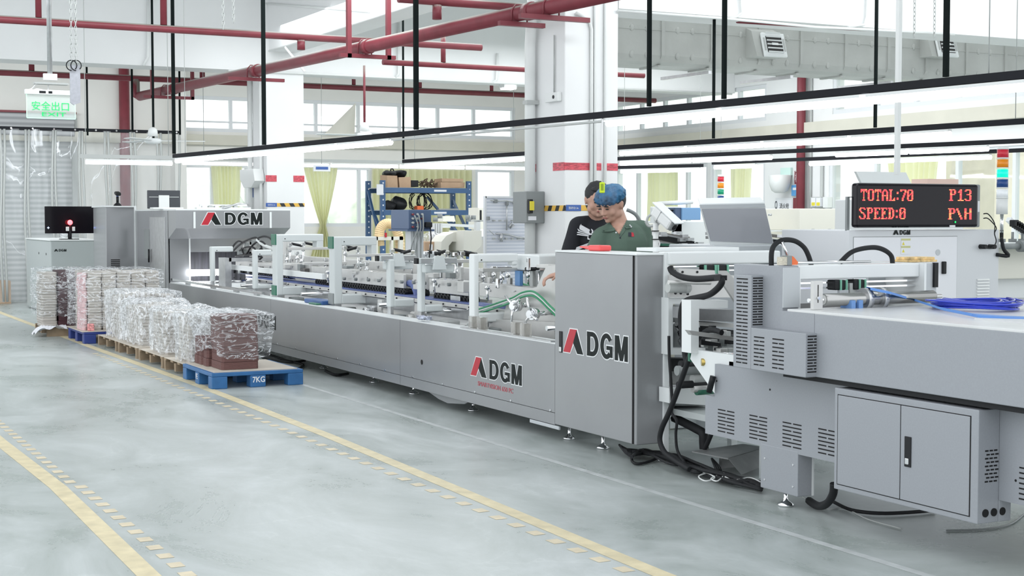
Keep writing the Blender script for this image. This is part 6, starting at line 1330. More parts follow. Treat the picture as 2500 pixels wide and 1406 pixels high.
def person(name_label, foot_pt, top_z, body_f, head_c, head_f, head_up, hs, sh, arms, shirt_m, build):
    """sh: (left-of-image shoulder, right-of-image shoulder); arms: [(elbow, wrist, hand_dir)] in the same order."""
    P = thing('person', name_label, 'person', foot_pt); c = Vector(foot_pt)
    hip = c+UZ*.98; Fb, Sb, _ = frame(body_f)
    chest = (sh[0]+sh[1])/2-UZ*.12; neck0 = (sh[0]+sh[1])/2+UZ*.03
    Fh, Sh, Uh = frame(head_f, head_up); hc = head_c; Rh = Matrix((Sh, Fh, Uh)).transposed()     # local x side, y face, z up
    H_ = lambda x, y, z: hc+(Sh*x+Fh*y+Uh*z)*hs
    mb = MB()
    # trunk and legs
    Rb = Matrix((Sb, Fb, UZ)).transposed(); bw = build
    mb.ball(chest+Fb*.02, .17*bw, (1.06, .68, 1.15), 16, Rb); mb.ball((chest+hip)/2+Fb*.02, .16*bw, (1.0, .72, 1.3), 16, Rb); mb.ball(hip, .165*bw, (1.05, .74, .8), 16, Rb)
    for s_, q in ((1, sh[0]), (-1, sh[1])): capsule(mb, q.lerp(neck0, .15), q.lerp(neck0, .85)+UZ*.015, .062, .055)
    for s_ in (1, -1):
        h0 = hip+Sb*(.09*s_)-UZ*.04; k = c+Sb*(.11*s_)+UZ*.52+Fb*.02; an = c+Sb*(.12*s_)+UZ*.09
        capsule(mb, h0, k, .088, .058); capsule(mb, k, an, .056, .038); mb.ball(an+Fb*.06-UZ*.045, .05, (.9, 2.2, .75), 12, Rb)
    # neck
    capsule(mb, neck0-UZ*.02, H_(0, -.015, -.07), .066*hs, .060*hs)
    # head
    mb.ball(H_(0, -.012, .02), .100*hs, (.80, 1.0, 1.0), 20, Rh); mb.ball(H_(0, .025, -.02), .080*hs, (.84, .84, 1.08), 18, Rh); mb.ball(H_(0, .040, -.070), .052*hs, (1.0, .85, .78), 16, Rh)
    for s_ in (1, -1):
        mb.ball(H_(.036*s_, .060, -.030), .030*hs, (1, .75, .95), 12, Rh)                       # cheeks
        mb.ball(H_(.048*s_, .012, -.058), .034*hs, (.75, 1.2, .9), 12, Rh)                      # jaw corners
        mb.ball(H_(.032*s_, .080, .020), .020*hs, (1.25, .6, .5), 10, Rh)                       # brow ridges
        mb.ball(H_(.083*s_, -.006, -.006), .022*hs, (.38, .75, 1.25), 12, Rh); mb.ball(H_(.088*s_, -.012, .006), .016*hs, (.4, .9, 1.2), 10, Rh)   # ears
    mb.ball(H_(0, .078, .035), .035*hs, (1.4, .5, .8), 12, Rh)
    capsule(mb, H_(0, .090, .010), H_(0, .108, -.026), .0085*hs, .0125*hs, 10)
    for s_ in (1, -1): mb.ball(H_(.011*s_, .100, -.030), .0095*hs, n=8)
    mb.ball(H_(0, .090, -.056), .016*hs, (1.4, .6, .62), 12, Rh); mb.ball(H_(0, .080, -.088), .018*hs, (1.1, .7, .8), 10, Rh)
    # arms and hands
    for (el, wr, hd), q in zip(arms, sh):
        capsule(mb, q, el, .056, .044); capsule(mb, el, wr, .043, .029)
        hd = hd.normalized(); sd = hd.cross(UZ); sd = sd.normalized() if sd.length > .1 else Sb; up = sd.cross(hd).normalized()
        Rw = Matrix((sd, hd, up)).transposed(); pc = wr+hd*.052; mb.ball(pc, .046, (.92, 1.05, .42), 12, Rw); mb.ball(wr, .029, n=10)
        for i, ln in enumerate((.070, .080, .074, .058)):
            b0 = pc+hd*.036+sd*(-.030+.020*i); k1 = b0+(hd*.9-up*.28).normalized()*ln*.5; k2 = k1+(hd*.55-up*.8).normalized()*ln*.32; k3 = k2+(hd*.1-up*1).normalized()*ln*.25
            mb.tube([b0, k1, k2, k3], .0088, 8).ball(k3, .0085, n=8).ball(k1, .0092, n=8)
        t0 = wr+hd*.022-sd*.030; t1_ = t0+(hd*.6-sd*.7-up*.2).normalized()*.042; mb.tube([wr+hd*.015-sd*.015, t0, t1_, t1_+(hd-up*.5).normalized()*.030], .0105, 8).ball(t1_+(hd-up*.5).normalized()*.030, .010, n=8)
    vn = 'vneck' in build_opts
    if vn:
        vc = neck0+Fb*(.062*bw)-UZ*.055
        capsule(mb, neck0+Fb*.055-UZ*.01, vc+Fb*.045+UZ*.03, .062, .024)
    body = mb.done('body', 'skin', P); remesh(body, .0065, 4, .5); bake(body)
    # shirt
    mb = MB(); g = .014
    mb.ball(chest+Fb*.02, .17*bw+g, (1.06, .70, 1.13), 18, Rb); mb.ball((chest+hip)/2+Fb*.025, .165*bw+g, (1.02, .76, 1.35), 18, Rb); mb.ball(hip+UZ*.02, .168*bw+g, (1.04, .76, .75), 16, Rb)
    for q in sh: capsule(mb, q.lerp(neck0, .05), q.lerp(neck0, .72)+UZ*.012, .062+g, .052+g)
    for (el, wr, hd), q in zip(arms, sh):
        m_ = q.lerp(el, .86); capsule(mb, q, q.lerp(el, .5), .060+g, .057+g); mb.cyl(q.lerp(el, .4), m_, .058+g, .066+g, n=16)
    for v in mb.bm.verts: v.co += noise.noise_vector(v.co*9)*.006
    shirt = mb.done('shirt', shirt_m, P); remesh(shirt, .009, 5, .5); bake(shirt)
    for v in shirt.data.vertices: v.co += noise.noise_vector(v.co*Vector((7, 7, 4)).x*.7)*.007
    mb = MB(); mb.ball(hip-UZ*.03, .172*bw, (1.06, .78, .78), 16, Rb)
    for s_ in (1, -1):
        h0 = hip+Sb*(.09*s_)-UZ*.05; k = c+Sb*(.11*s_)+UZ*.52+Fb*.02; an = c+Sb*(.12*s_)+UZ*.07; capsule(mb, h0, k, .105, .078); mb.cyl(k, an, .078, .072, n=14)
    tr_ = mb.done('trousers', 'pants', P); remesh(tr_, .012, 4); bake(tr_)
    mb = MB()
    for s_ in (1, -1): an = c+Sb*(.12*s_)+UZ*.045+Fb*.05; mb.ball(an, .058, (.95, 2.3, .78), 14, Rb)
    mb.done('shoes', 'rubber', P)
    return P, H_, Rh, Fb, Sb, neck0, shirt, Rb, body
def shrink(o, target, off=.003):
    m = o.modifiers.new('w', 'SHRINKWRAP'); m.target = target; m.wrap_method = 'NEAREST_SURFACEPOINT'; m.wrap_mode = 'ABOVE_SURFACE'; m.offset = off; return bake(o)
def dp(px, py, d):                                   # point seen at (px, py) at forward distance d
    r = ray(px, py); k = d/(r[0]*math.sin(YAW)+r[1]*math.cos(YAW)); return Vector((r[0]*k, r[1]*k, H+r[2]*k))
# ---- man in the green polo ----
D1_ = 11.55; build_opts = ('vneck',)
shL, shR = dp(1468, 577, D1_-.03), dp(1566, 560, D1_+.05)
fp = dp(1512, 700, D1_+.05); fp.z = 0
handp = dp(1364, 668, D1_-.35); elb = dp(1436, 652, D1_-.15)
P1, H1, R1, F1, S1, N1, shirt1, Rb1, body1 = person('person in a green polo shirt and blue hair net looking down behind the tower cabinet', fp, 1.84, IB*.95-IR*.25, dp(1493, 499, D1_-.04), IB*.66-IR*.66-UZ*.42, UZ+IR*.05, 1.16, (shL, shR),
    [(elb, handp, -IR*.8+IB*.2-UZ*.25), (dp(1584, 640, D1_), dp(1560, 690, D1_-.35), IB*.8-IR*.3-UZ*.2)], 'polo', 1.12)
def face(P, H_, Rh, hs, eyes=True, lid=False):
    for s_ in (1, -1):
        nm = 'eyebrow'; MB().ball(H_(.033*s_, .092, .025), .019*hs, (1.15, .35, .28), 10, Rh).done(nm, 'hair', P)
        MB().ball(H_(.032*s_, .088, .0035), .0125*hs, (1.25, .5, .32 if lid else .42), 10, Rh).done('eye', 'hair' if lid else 'dark', P)
    MB().ball(H_(0, .0965, -.0575), .0155*hs, (1.45, .42, .36), 12, Rh).done('lips', 'lips', P)
face(P1, H1, R1, 1.16, lid=True)
mb = MB(); mb.ball(H1(0, -.026, .022), .104*1.16, (.83, .93, .86), 18, R1)
hr = mb.done('hair', 'hair', P1)
mb = MB(); g = bmesh.ops.create_icosphere(mb.bm, subdivisions=5, radius=.110*1.16)
for v in mb.bm.verts:
    l = Vector((v.co.x*.92, v.co.y*1.05, v.co.z*.66)); f = math.atan2(v.co.y, v.co.x)
    pl_ = 1+.05*math.sin(f*22)*(1 if v.co.z < .02 else .3)
    l.x *= pl_; l.y *= pl_; l.z = max(l.z, -.042); v.co = R1 @ l+H1(0, -.008, .062)+noise.noise_vector(v.co*26)*.008
M['net'] = mat('blue_hair_net', srgb(40, 104, 146), .35, var=.4, scale=18, bump=.8, bscale=45, alpha=.78)
cap = mb.done('hair_net', 'net', P1); smooth(cap)
# open collar: cut the shirt along the V and lay two flaps on it
def topx(c):
    r = c-Vector((0, 0, H)); z = sum(r[i]*_fw[i] for i in range(3)); return 1250+F*sum(r[i]*_rt[i] for i in range(3))/z, 703-F*sum(r[i]*_up[i] for i in range(3))/z
def inside(p, poly_):
    r = False
    for (x0, y0), (x1, y1) in zip(poly_, poly_[1:]+poly_[:1]):
        if (y0 > p[1]) != (y1 > p[1]) and p[0] < (x1-x0)*(p[1]-y0)/(y1-y0)+x0: r = not r
    return r
def cut(o, poly_):
    bm = bmesh.new(); bm.from_mesh(o.data); off = WL[o.parent.name]; kill = [f for f in bm.faces if f.normal.dot(IB) > -.2 and inside(topx(f.calc_center_median()+off), poly_)]
    bmesh.ops.delete(bm, geom=kill, context='FACES'); bm.to_mesh(o.data); bm.free()
cut(shirt1, [(1486, 530), (1491, 547), (1511, 573), (1528, 541), (1536, 520), (1500, 505)])
def flap(pts, P, tgt, d, m, nm, off, n=9):
    mb = MB(); c = (sum(p[0] for p in pts)/len(pts), sum(p[1] for p in pts)/len(pts)); m_ = len(pts); rings = []
    for k in range(1, n+1):
        rings.append([])
        for i in range(m_):
            for j in range(4):
                t_ = j/4; x = pts[i][0]+(pts[(i+1) % m_][0]-pts[i][0])*t_; y = pts[i][1]+(pts[(i+1) % m_][1]-pts[i][1])*t_; rings[-1].append(mb.bm.verts.new(dp(c[0]+(x-c[0])*k/n, c[1]+(y-c[1])*k/n, d)))
    q = len(rings[0]); mb.bm.faces.new(rings[0])
    for A, B in zip(rings, rings[1:]):
        for i in range(q): mb.bm.faces.new((A[i], A[(i+1) % q], B[(i+1) % q], B[i]))
    o = mb.done(nm, m, P); w = o.modifiers.new('w', 'SHRINKWRAP'); w.target = tgt; w.wrap_method = 'PROJECT'; w.wrap_mode = 'ABOVE_SURFACE'; w.offset = off
    w.wrap_method = 'NEAREST_SURFACEPOINT'; s_ = o.modifiers.new('t', 'SOLIDIFY'); s_.thickness = .004; s_.offset = 1; return bake(o)
flap([(1479, 536), (1470, 551), (1476, 554), (1492, 549), (1490, 538)], P1, shirt1, D1_-.2, 'polo', 'collar', .010)
flap([(1533, 516), (1542, 524), (1548, 544), (1532, 547), (1523, 539), (1531, 526)], P1, shirt1, D1_-.2, 'polo', 'collar', .012)
flap([(1541, 524), (1543, 523.5), (1549, 543.5), (1546.5, 544)], P1, shirt1, D1_-.2, 'paper', 'collar_stripe', .018)
flap([(1509.5, 566), (1512.5, 566), (1514, 577), (1510, 577)], P1, shirt1, D1_-.2, 'pants', 'placket', .002)
bt = dp(1504, 568, D1_-.28); MB().ball(bt, .006, n=8).done('button', 'paper', P1)
def badge(w_, h_, cx, m, nm, P, sh_, f, s, off=.2):
    mb = MB(); n = 5; V = [[mb.bm.verts.new(cx+s*(w_*(i/n-.5))+UZ*(h_*(j/n-.5))) for i in range(n+1)] for j in range(n+1)]
    for j in range(n):
        for i in range(n): mb.bm.faces.new((V[j][i], V[j][i+1], V[j+1][i+1], V[j+1][i]))
    return shrink(mb.done(nm, m, P), sh_, .003)
for px, m in ((1541, 'pants'), (1549, 'logo_red')): badge(.026, .042, dp(px, 567, D1_-.18), m, 'chest_badge', P1, shirt1, F1, IR)
pk = dp(1504, 575, D1_-.2); 
# ---- man in the black T-shirt ----
D2_ = 12.05; build_opts = ()
s2L, s2R = dp(1410, 551, D2_), dp(1515, 556, D2_+.12)
fp = dp(1460, 700, D2_+.05); fp.z = 0
P2, H2, R2, F2, S2, N2, shirt2, Rb2, body2 = person('person in a black T-shirt with white print and blue lanyard, behind the polo wearer', fp, 1.89, IB*.97+IR*.15, dp(1459, 490, D2_-.03), IB*.95+IR*.16-UZ*.22, UZ+IR*.04, 1.16, (s2L, s2R),
    [(dp(1388, 640, D2_-.05), dp(1412, 700, D2_-.3), IB*.6+IR*.3-UZ*.3), (dp(1540, 640, D2_+.2), dp(1530, 700, D2_), IB-UZ*.5)], 'tee', 1.08)
face(P2, H2, R2, 1.16)
mb = MB(); mb.ball(H2(0, -.026, .042), .104*1.16, (.86, .97, .93), 20, R2).ball(H2(0, .035, .088), .048*1.16, (1.35, .9, .55), 12, R2)
for v in mb.bm.verts: v.co += noise.noise_vector(v.co*40)*.005
mb.done('hair', 'hair', P2)
mb = MB(); mb.tube([N2+S2*.06+UZ*.05, N2+F2*.10+S2*.05-UZ*.02, N2+F2*.19+S2*.0-UZ*.16, N2+F2*.20-UZ*.30], .007, 6, sub=4)
ln = mb.done('lanyard', mat('blue_lanyard', srgb(50, 60, 140), .6), P2)
def ribbon(pts, w_, P, tgt, d, m='paper'):
    mb = MB(); Q = []
    for i in range(len(pts)-1):
        for k in range(5): t_ = k/5; Q.append((pts[i][0]+(pts[i+1][0]-pts[i][0])*t_, pts[i][1]+(pts[i+1][1]-pts[i][1])*t_))
    Q.append(pts[-1]); L_ = []; n = len(Q)
    for i, (x, y) in enumerate(Q):
        a = Q[max(0, i-1)]; b = Q[min(n-1, i+1)]; dx_, dy_ = b[0]-a[0], b[1]-a[1]; ll = math.hypot(dx_, dy_) or 1; ww = w_*(math.sin(math.pi*(i+.6)/(n+.2))**.6)
        L_.append([mb.bm.verts.new(dp(x-dy_/ll*ww*k, y+dx_/ll*ww*k, d)) for k in (-1, 0, 1)])
    for A, B in zip(L_, L_[1:]):
        for k in range(2): mb.bm.faces.new((A[k], A[k+1], B[k+1], B[k]))
    return shrink(mb.done('shirt_print', m, P), tgt, .004)
for pts, w_ in (([(1441, 565), (1432, 556), (1427, 545)], 1.8), ([(1441, 565), (1428, 561), (1416, 555)], 1.8), ([(1441, 567), (1428, 566), (1416, 563)], 1.6), ([(1430, 560), (1434, 550), (1434, 541)], 1.6), ([(1438, 560), (1441, 552), (1439, 545)], 1.6), ([(1441, 566), (1446, 574), (1440, 585), (1434, 594)], 5), ([(1430, 572), (1428, 578), (1436, 582)], 2.2), ([(1442, 560), (1447, 556), (1446, 549)], 1.6), ([(1432, 600), (1424, 606), (1420, 612)], 3.0), ([(1436, 592), (1430, 602), (1424, 610)], 3.2), ([(1416, 568), (1424, 571), (1432, 570)], 1.4)):
    ribbon(pts, w_, P2, shirt2, D2_-.22)
for a_, b_ in (((1491, 547), (1511, 573)), ((1528, 541), (1511, 573))): ribbon([a_, ((a_[0]+b_[0])/2, (a_[1]+b_[1])/2), b_], 2.2, P1, shirt1, D1_-.2, 'polo').name = 'placket_edge'
# pendant switch hanging before the two people
p = dp(1470, 458, 11.0); tp = at1(1473)
ps = thing('pendant_switch', 'yellow-green pendant switch hanging on a white cord in front of the two people', 'switch', p)
q = dp(1470, 458, 11.0); WL[ps.name] = q.copy(); ps.location = q
MB().obox(q, IR, UZ, IB, .040, .080, .018, bev=.006).done('switch_body', mat('lime_plastic', srgb(205, 230, 30), .35, emit=None), ps)
MB().obox(q+IB*.010+UZ*.004, IR, UZ, IB, .020, .050, .004, bev=.001).done('switch_label', mat('olive_label', srgb(140, 165, 30), .5), ps)
MB().tube([q+UZ*.04, q+UZ*.3, Vector((q.x, q.y, 2.30)), Vector((tp.x-.0, tp.y+.02, 2.37))], .006, 8).done('white_cord', 'cable', ps)
# bullet camera on a white post
cp = thing('security_camera', 'white bullet camera on a cable-wrapped post right of the two people', 'camera', (0, 0, 0)); D3 = 10.6
a, b = dp(1600, 512, D3), dp(1643, 552, D3-.12); cp.location = (dp(1603, 600, D3).x, dp(1603, 600, D3).y, 1.0); WL[cp.name] = Vector(cp.location)
d = (b-a).normalized(); u_ = (UZ-d*UZ.dot(d)).normalized(); s_ = d.cross(u_)
L_ = (b-a).length; c = (a+b)/2
MB().obox(c, s_, u_, d, .082, .085, L_, bev=.018).done('housing', 'pvc', cp); MB().obox(c+u_*.050+d*.01, s_, u_, d, .10, .012, L_+.06, bev=.005).done('sun_shield', 'white', cp)
MB().obox(b+d*.006, s_, u_, d, .070, .070, .02, bev=.012).done('lens_front', 'sbox', cp); MB().cyl(b+d*.014, b+d*.02, .022).done('lens', 'screen', cp); MB().obox(c-d*.02, s_, u_, d, .084, .087, .004).done('seam', 'sbox', cp)
q0, q1 = dp(1600, 612, D3), dp(1601, 545, D3); MB().cyl(q0-UZ*.25, q1, .020).done('post', 'pvc', cp); MB().tube([q1, q1+UZ*.03, c-u_*.04], .016, 8).done('camera_bracket', 'pvc', cp)
for i, z in enumerate((.0, .07, .13)): MB().cyl(q0+UZ*(z+.01), q0+UZ*(z+.016), .028).done('cable_tie', 'dark', cp)
MB().tube([q0-IR*.02-UZ*.05, q0+IR*.03+UZ*.05, q0-IR*.02+UZ*.12, q1+IR*.025, q1+IR*.05+UZ*.04, c+IR*.0-u_*.03], .007, 6, sub=4).done('cable_wrap', 'cable', cp)
cable([dp(1578, 545, D3+.3), dp(1582, 530, D3+.3), dp(1592, 524, D3+.3), dp(1601, 532, D3+.3), dp(1598, 548, D3+.3), dp(1584, 552, D3+.3), dp(1576, 540, D3+.3)], .010, 'pvcg', 'grey cable coil between the polo wearer and the bullet camera')
cable([dp(1530, 512, 12.5), dp(1540, 516, 12.5), dp(1553, 525, 12.5), dp(1565, 545, 12.5), dp(1575, 575, 12.5)], .016, 'sbox', 'grey hose curving down behind the shoulder of the polo wearer')
# ================= background things =================
def bx(x0, x1, y0, y1, z0, z1, name, m, label, cat=None, bev=.01, grp=None): return MB().box((x0, x1), (y0, y1), (z0, z1), bev=bev).done(name, m, None, label, cat or name.split('_')[-1], grp)
# blue storage rack by the end wall
RY = 24.6; RD = .5
rx0, rx1 = PY(934, 500, RY).x, PY(1144, 500, RY).x; zt_ = PY(940, 440, RY).z; z1_ = PY(1040, 459, RY).z; z2_ = PY(1040, 513, RY).z
RK = thing('storage_rack', 'blue steel storage rack full of odds and ends in front of the yellow curtain', 'rack', ((rx0+rx1)/2, RY+.2, 0))
for x in (rx0, rx1):
    for y in (RY, RY+RD+.2):
        o = MB().box((x-.045, x+.045), (y-.03, y+.03), (0, zt_)).done('post', 'rackblue', RK); mb = MB(); z = .3
        while z < zt_: mb.box((x-.012, x+.012), (y-.033, y-.03), (z, z+.025)); z += .1
        mb.done('post_holes', 'paper', o)
    MB().bar((x, RY, z2_-.45), (x, RY+RD+.2, z1_-.2), .03, .05, up=(1, 0, 0)).done('brace', 'rackblue', RK)
for z in (z1_, z2_, .5):
    for y in (RY-.02, RY+RD+.2): MB().box((rx0, rx1), (y-.02, y+.02), (z-.09, z)).done('beam', 'rackblue', RK)
    MB().box((rx0, rx1), (RY, RY+RD+.2), (z-.01, z+.005)).done('shelf_board', 'pvcg', RK)
    MB().box((rx0+1.0, rx0+1.25), (RY-.043, RY-.04), (z-.065, z-.03)).done('shelf_label', 'paper', RK)
MB().bar((rx0+.0, RY-.0, z2_-.75), (rx0-.02, RY+.65, z2_+.35), .04, .04, up=(1, 0, 0)).done('brace', 'rackblue', RK); MB().bar((rx1-.05, RY+.2, z2_-.5), (rx1-.62, RY+.5, z1_-.15), .04, .05, up=(0, 1, 0)).done('brace', 'rackblue', RK)
def ry(px): return PY(px, 450, RY+.1).x
def rz(py): return PY(1000, py, RY+.1).z
def carton(px0, px1, py0, z, name, lab, m='kraft', dep=.35):
    x0, x1 = ry(px0), ry(px1); zt = rz(py0); mb = MB(); mb.box((x0, x1), (RY+.08, RY+.08+dep), (z+.006, zt))
    for v in mb.bm.verts: v.co += noise.noise_vector(v.co*3)*.02
    for v in mb.bm.verts: v.co.z = max(v.co.z, z+.006)
    return mb.done(name, m, None, lab, 'box')
carton(945, 970, 428, z1_, 'carton', 'tall open brown carton at the left end of the top rack shelf'); carton(974, 1002, 432, z1_, 'carton', 'wide crumpled brown carton beside the tall one on the top rack shelf')
def lump(px0, px1, py0, z, lab, name='black_bag', m='dark', cat='bag', seed=1):
    x0, x1 = ry(px0), ry(px1); zt = rz(py0); mb = MB(); mb.ball(((x0+x1)/2, RY+.28, (z+zt)/2), .5, ((x1-x0), .45, (zt-z)), 14)
    for v in mb.bm.verts: v.co += noise.noise_vector(v.co*6+Vector((seed, 0, 0)))*.05; v.co.z = max(v.co.z, z+.006)
    return mb.done(name, m, None, lab, cat)
lump(946, 970, 417, rz(430), 'black bag stuffed in the tall carton on the rack', seed=2); lump(971, 998, 414, rz(434), 'black cable bag on the wide carton on the rack', seed=3)
MB().tube([(ry(958), RY+.2, rz(420)), (ry(962), RY+.2, rz(410)), (ry(968), RY+.2, rz(420))], .012, 6, sub=4).done('bag_handle', 'dark', None, 'dark loop handle standing up from the bag on the rack', 'handle')
bx(ry(1004), ry(1022), RY+.1, RY+.4, rz(456), rz(440), 'crate', 'dark', 'small black crate in the middle of the top rack shelf', 'crate')
mb = MB(); rr = random.Random(5)
for i in range(26):
    c = Vector((ry(1038+rr.random()*36), RY+.15+rr.random()*.2, z1_+.02+rr.random()*.08)); d = Vector((rr.random()-.5, rr.random()-.5, rr.random()*.5)).normalized(); mb.bar(c-d*.09+UZ*.03, c+d*.09+UZ*.03, .025, .012)
mb.done('scrap_pile', mat('brown_scrap', srgb(96, 78, 62), .8, var=.3, scale=20), None, 'pile of brown metal scrap on the top rack shelf', 'scrap', kind='stuff')
carton(1075, 1132, 445, z1_, 'carton', 'lower flat brown carton at the right end of the top rack shelf'); carton(1078, 1128, 436, rz(445), 'carton', 'upper flat brown carton with a slot, stacked at the right of the rack')
lump(962, 998, 482, z2_, 'large black bag on the second rack shelf', seed=7); lump(942, 972, 490, z2_, 'dark tangled bag at the left of the second rack shelf', seed=9, m='rubber')
mb = MB()
for i in range(9):
    c = Vector((ry(1018+rr.random()*28), RY+.2, z2_+.16)); r_ = .09+.09*rr.random(); a0 = rr.random()*3; mb.tube([c+Vector((r_*math.cos(a), .03*math.sin(3*a+i), r_*1.1*math.sin(a))) for a in [a0+k*.5 for k in range(13)]], .009, 5)
for v in mb.bm.verts: v.co.z = max(v.co.z, z2_+.006)
mb.done('cable_tangle', 'dark', None, 'tangle of black cables looping on the second rack shelf', 'cables')
bx(ry(1016), ry(1032), RY+.05, RY+.2, z2_+.005, z2_+.08, 'yellow_box', 'orange', 'small yellow-orange tool on the second rack shelf', 'tool'); bx(ry(1072), ry(1120), RY+.1, RY+.15, z2_+.006, z2_+.03, 'rod', 'pvcg', 'thin pale rods lying on the second rack shelf', 'rod')
bx(PY(915, 460, RY).x, PY(931, 460, RY).x, RY-.1, RY-.08, PY(920, 476, RY).z, PY(920, 450, RY).z, 'paper_notice', 'paper', 'white paper notice hung on the left rack post', 'notice', bev=0)
# cloth curtains
def drape(axis, c, a0, a1, z0, z1, folds, label, tie=None, m='curtain', amp=.05, slant=0, a0b=None, a1b=None, name='window_curtain'):
    mb = MB(); n = folds*8; k_ = 24; V = []
    for j in range(k_+1):
        t_ = j/k_; z = z1+(z0-z1)*t_; row = []
        A0 = a0+((a0b if a0b is not None else a0)-a0)*t_; A1 = a1+((a1b if a1b is not None else a1)-a1)*t_
        if tie: tt = max(0, 1-abs(t_-tie[0])/tie[2]); mid = tie[1]; s = 1-.86*tt**1.2; A0 = mid+(A0-mid)*s; A1 = mid+(A1-mid)*s
        for i in range(n+1):
            u = i/n; a = A0+(A1-A0)*u; off = amp*(math.sin(u*folds*2*math.pi+math.sin(u*9+a0)*1.3)+.4*noise.noise(Vector((u*7, t_*2, a0)))); row.append(mb.bm.verts.new((a, c-.08+off, z) if axis == 'y' else (c-.08+off, a, z)))
        V.append(row)
    for A, B in zip(V, V[1:]):
        for i in range(n): mb.bm.faces.new((A[i], A[i+1], B[i+1], B[i])).smooth = True
    return mb.done(name, m, None, label, 'curtain')
E_ = lambda px: ey(px, 450).x
drape('y', YE+.02, E_(905), E_(1152), .4, 2.62, 16, 'wide closed pale yellow curtain behind the blue rack')
drape('y', YE+.02, E_(515), E_(588), .9, 2.62, 7, 'gathered pale yellow curtain in the left end window', a0b=E_(530), a1b=E_(572))
drape('y', YE+.02, E_(738), E_(822), .7, 2.62, 7, 'pale yellow curtain tied in an hourglass right of the far column', tie=(.62, E_(786), .62))
S_ = lambda px: sx_(px, 450).y
drape('x', XS+.02, S_(1660), S_(1588), .9, 2.6, 7, 'pale yellow curtain in the window right of the near column'); drape('x', XS+.02, S_(1840), S_(1795), .9, 2.6, 5, 'narrow pale yellow curtain behind the small signal tower', a0b=S_(1828))
drape('x', XS+.02, S_(2300), S_(2172), .95, 2.6, 8, 'fanned pale yellow curtain above the LED display', a0b=S_(2270), a1b=S_(2200))
# wall fittings
def onwall(px0, px1, py0, py1, name, m, label=None, cat=None, t_=.05, parent=None):
    a, b = PX(px0, py0, XS-t_), PX(px1, py1, XS-t_); return MB().box((XS-t_, XS-.001), (b.y, a.y), (b.z, a.z), bev=.004).done(name, m, parent, *((label, cat or 'sign') if label else ()))
p = PX(1915, 440, XS-.1); MB().lathe((XS-.20, p.y, p.z-.22), [(.08, 0), (.14, .04), (.18, .14), (.195, .30), (.18, .31)], 20).done('emergency_lamp', 'pvc', None, 'white bowl-shaped lamp on the window wall left of the red standpipe', 'lamp')
onwall(1905, 1930, 410, 428, 'pale_plaque', mat('mint_plaque', (.6, .8, .75), .4), 'pale mint plaque above the bowl lamp')
o = onwall(1939.5, 1947, 417, 449, 'red_sign', 'red', 'narrow red sign with white characters left of the red standpipe'); 
a = PX(1941, 445, XS-.055); txt('消\n火\n栓', 'sign_characters', 'paper', o, (XS-.052, a.y, a.z), NU, UZ, .10, .5)
o = onwall(1932, 1946, 452, 478, 'blue_notice', mat('blue_notice', srgb(95, 160, 215), .5), 'light blue notice below the narrow red sign'); onwall(1935, 1944, 458, 464, 'notice_text', 'paper', t_=.053, parent=o)
hyd = onwall(1893, 1935, 483, 541, 'hydrant_cabinet', 'frame', 'framed white hydrant cabinet door with black characters on the window wall', 'cabinet')
onwall(1897, 1931, 488, 537, 'door_glass', 'paper', t_=.055, parent=hyd)
a = PX(1903, 510, XS-.057); b = PX(1926, 500, XS-.057); txt('消火栓', 'door_characters', 'dark', hyd, (XS-.057, a.y, a.z), NU, UZ, a.y-b.y, .10); txt('O', 'door_letter', 'pants', hyd, (XS-.057, PX(1898, 510, XS).y, a.z), NU, UZ, .07, .14)
for py in (518, 526, 534): p = PX(1900, py, XS-.057); q = PX(1928, py, XS-.057); MB().box((XS-.058, XS-.056), (q.y, p.y), (p.z-.008, p.z)).done('pictogram_line', 'pvcg', hyd)
onwall(1936, 1949, 483, 541, 'hydrant_box', 'red', 'dark red hydrant box beside the red standpipe', 'box', t_=.12)
for px, lab in ((1966, 'grey conduit just right of the red standpipe'), (1979, 'second thin conduit right of the red standpipe'), (2007, 'thin conduit running down to the electric meters')): p = PX(px, 400, XS-.03); MB().cyl((p.x, p.y, .5), (p.x, p.y, 5.0 if px != 2007 else 2.6), .022 if px < 1990 else .03, n=10).done('conduit', 'pvcg', None, lab, 'pipe')
mbx = onwall(1978, 2004, 481, 507, 'meter_box', 'pvcg', 'electric meter box with two yellow-labelled meters on the window wall', 'meter', t_=.1)
for p0, p1 in ((1980, 1990), (1992, 2002)): o = onwall(p0, p1, 483, 504, 'meter', 'paper', t_=.13, parent=mbx); onwall(p0+1, p1-1, 494, 502, 'meter_label', 'yellow', t_=.135, parent=o)
onwall(2009, 2020, 481, 507, 'white_switch_box', 'pvc', 'narrow white switch box right of the electric meters', 'box', t_=.1)
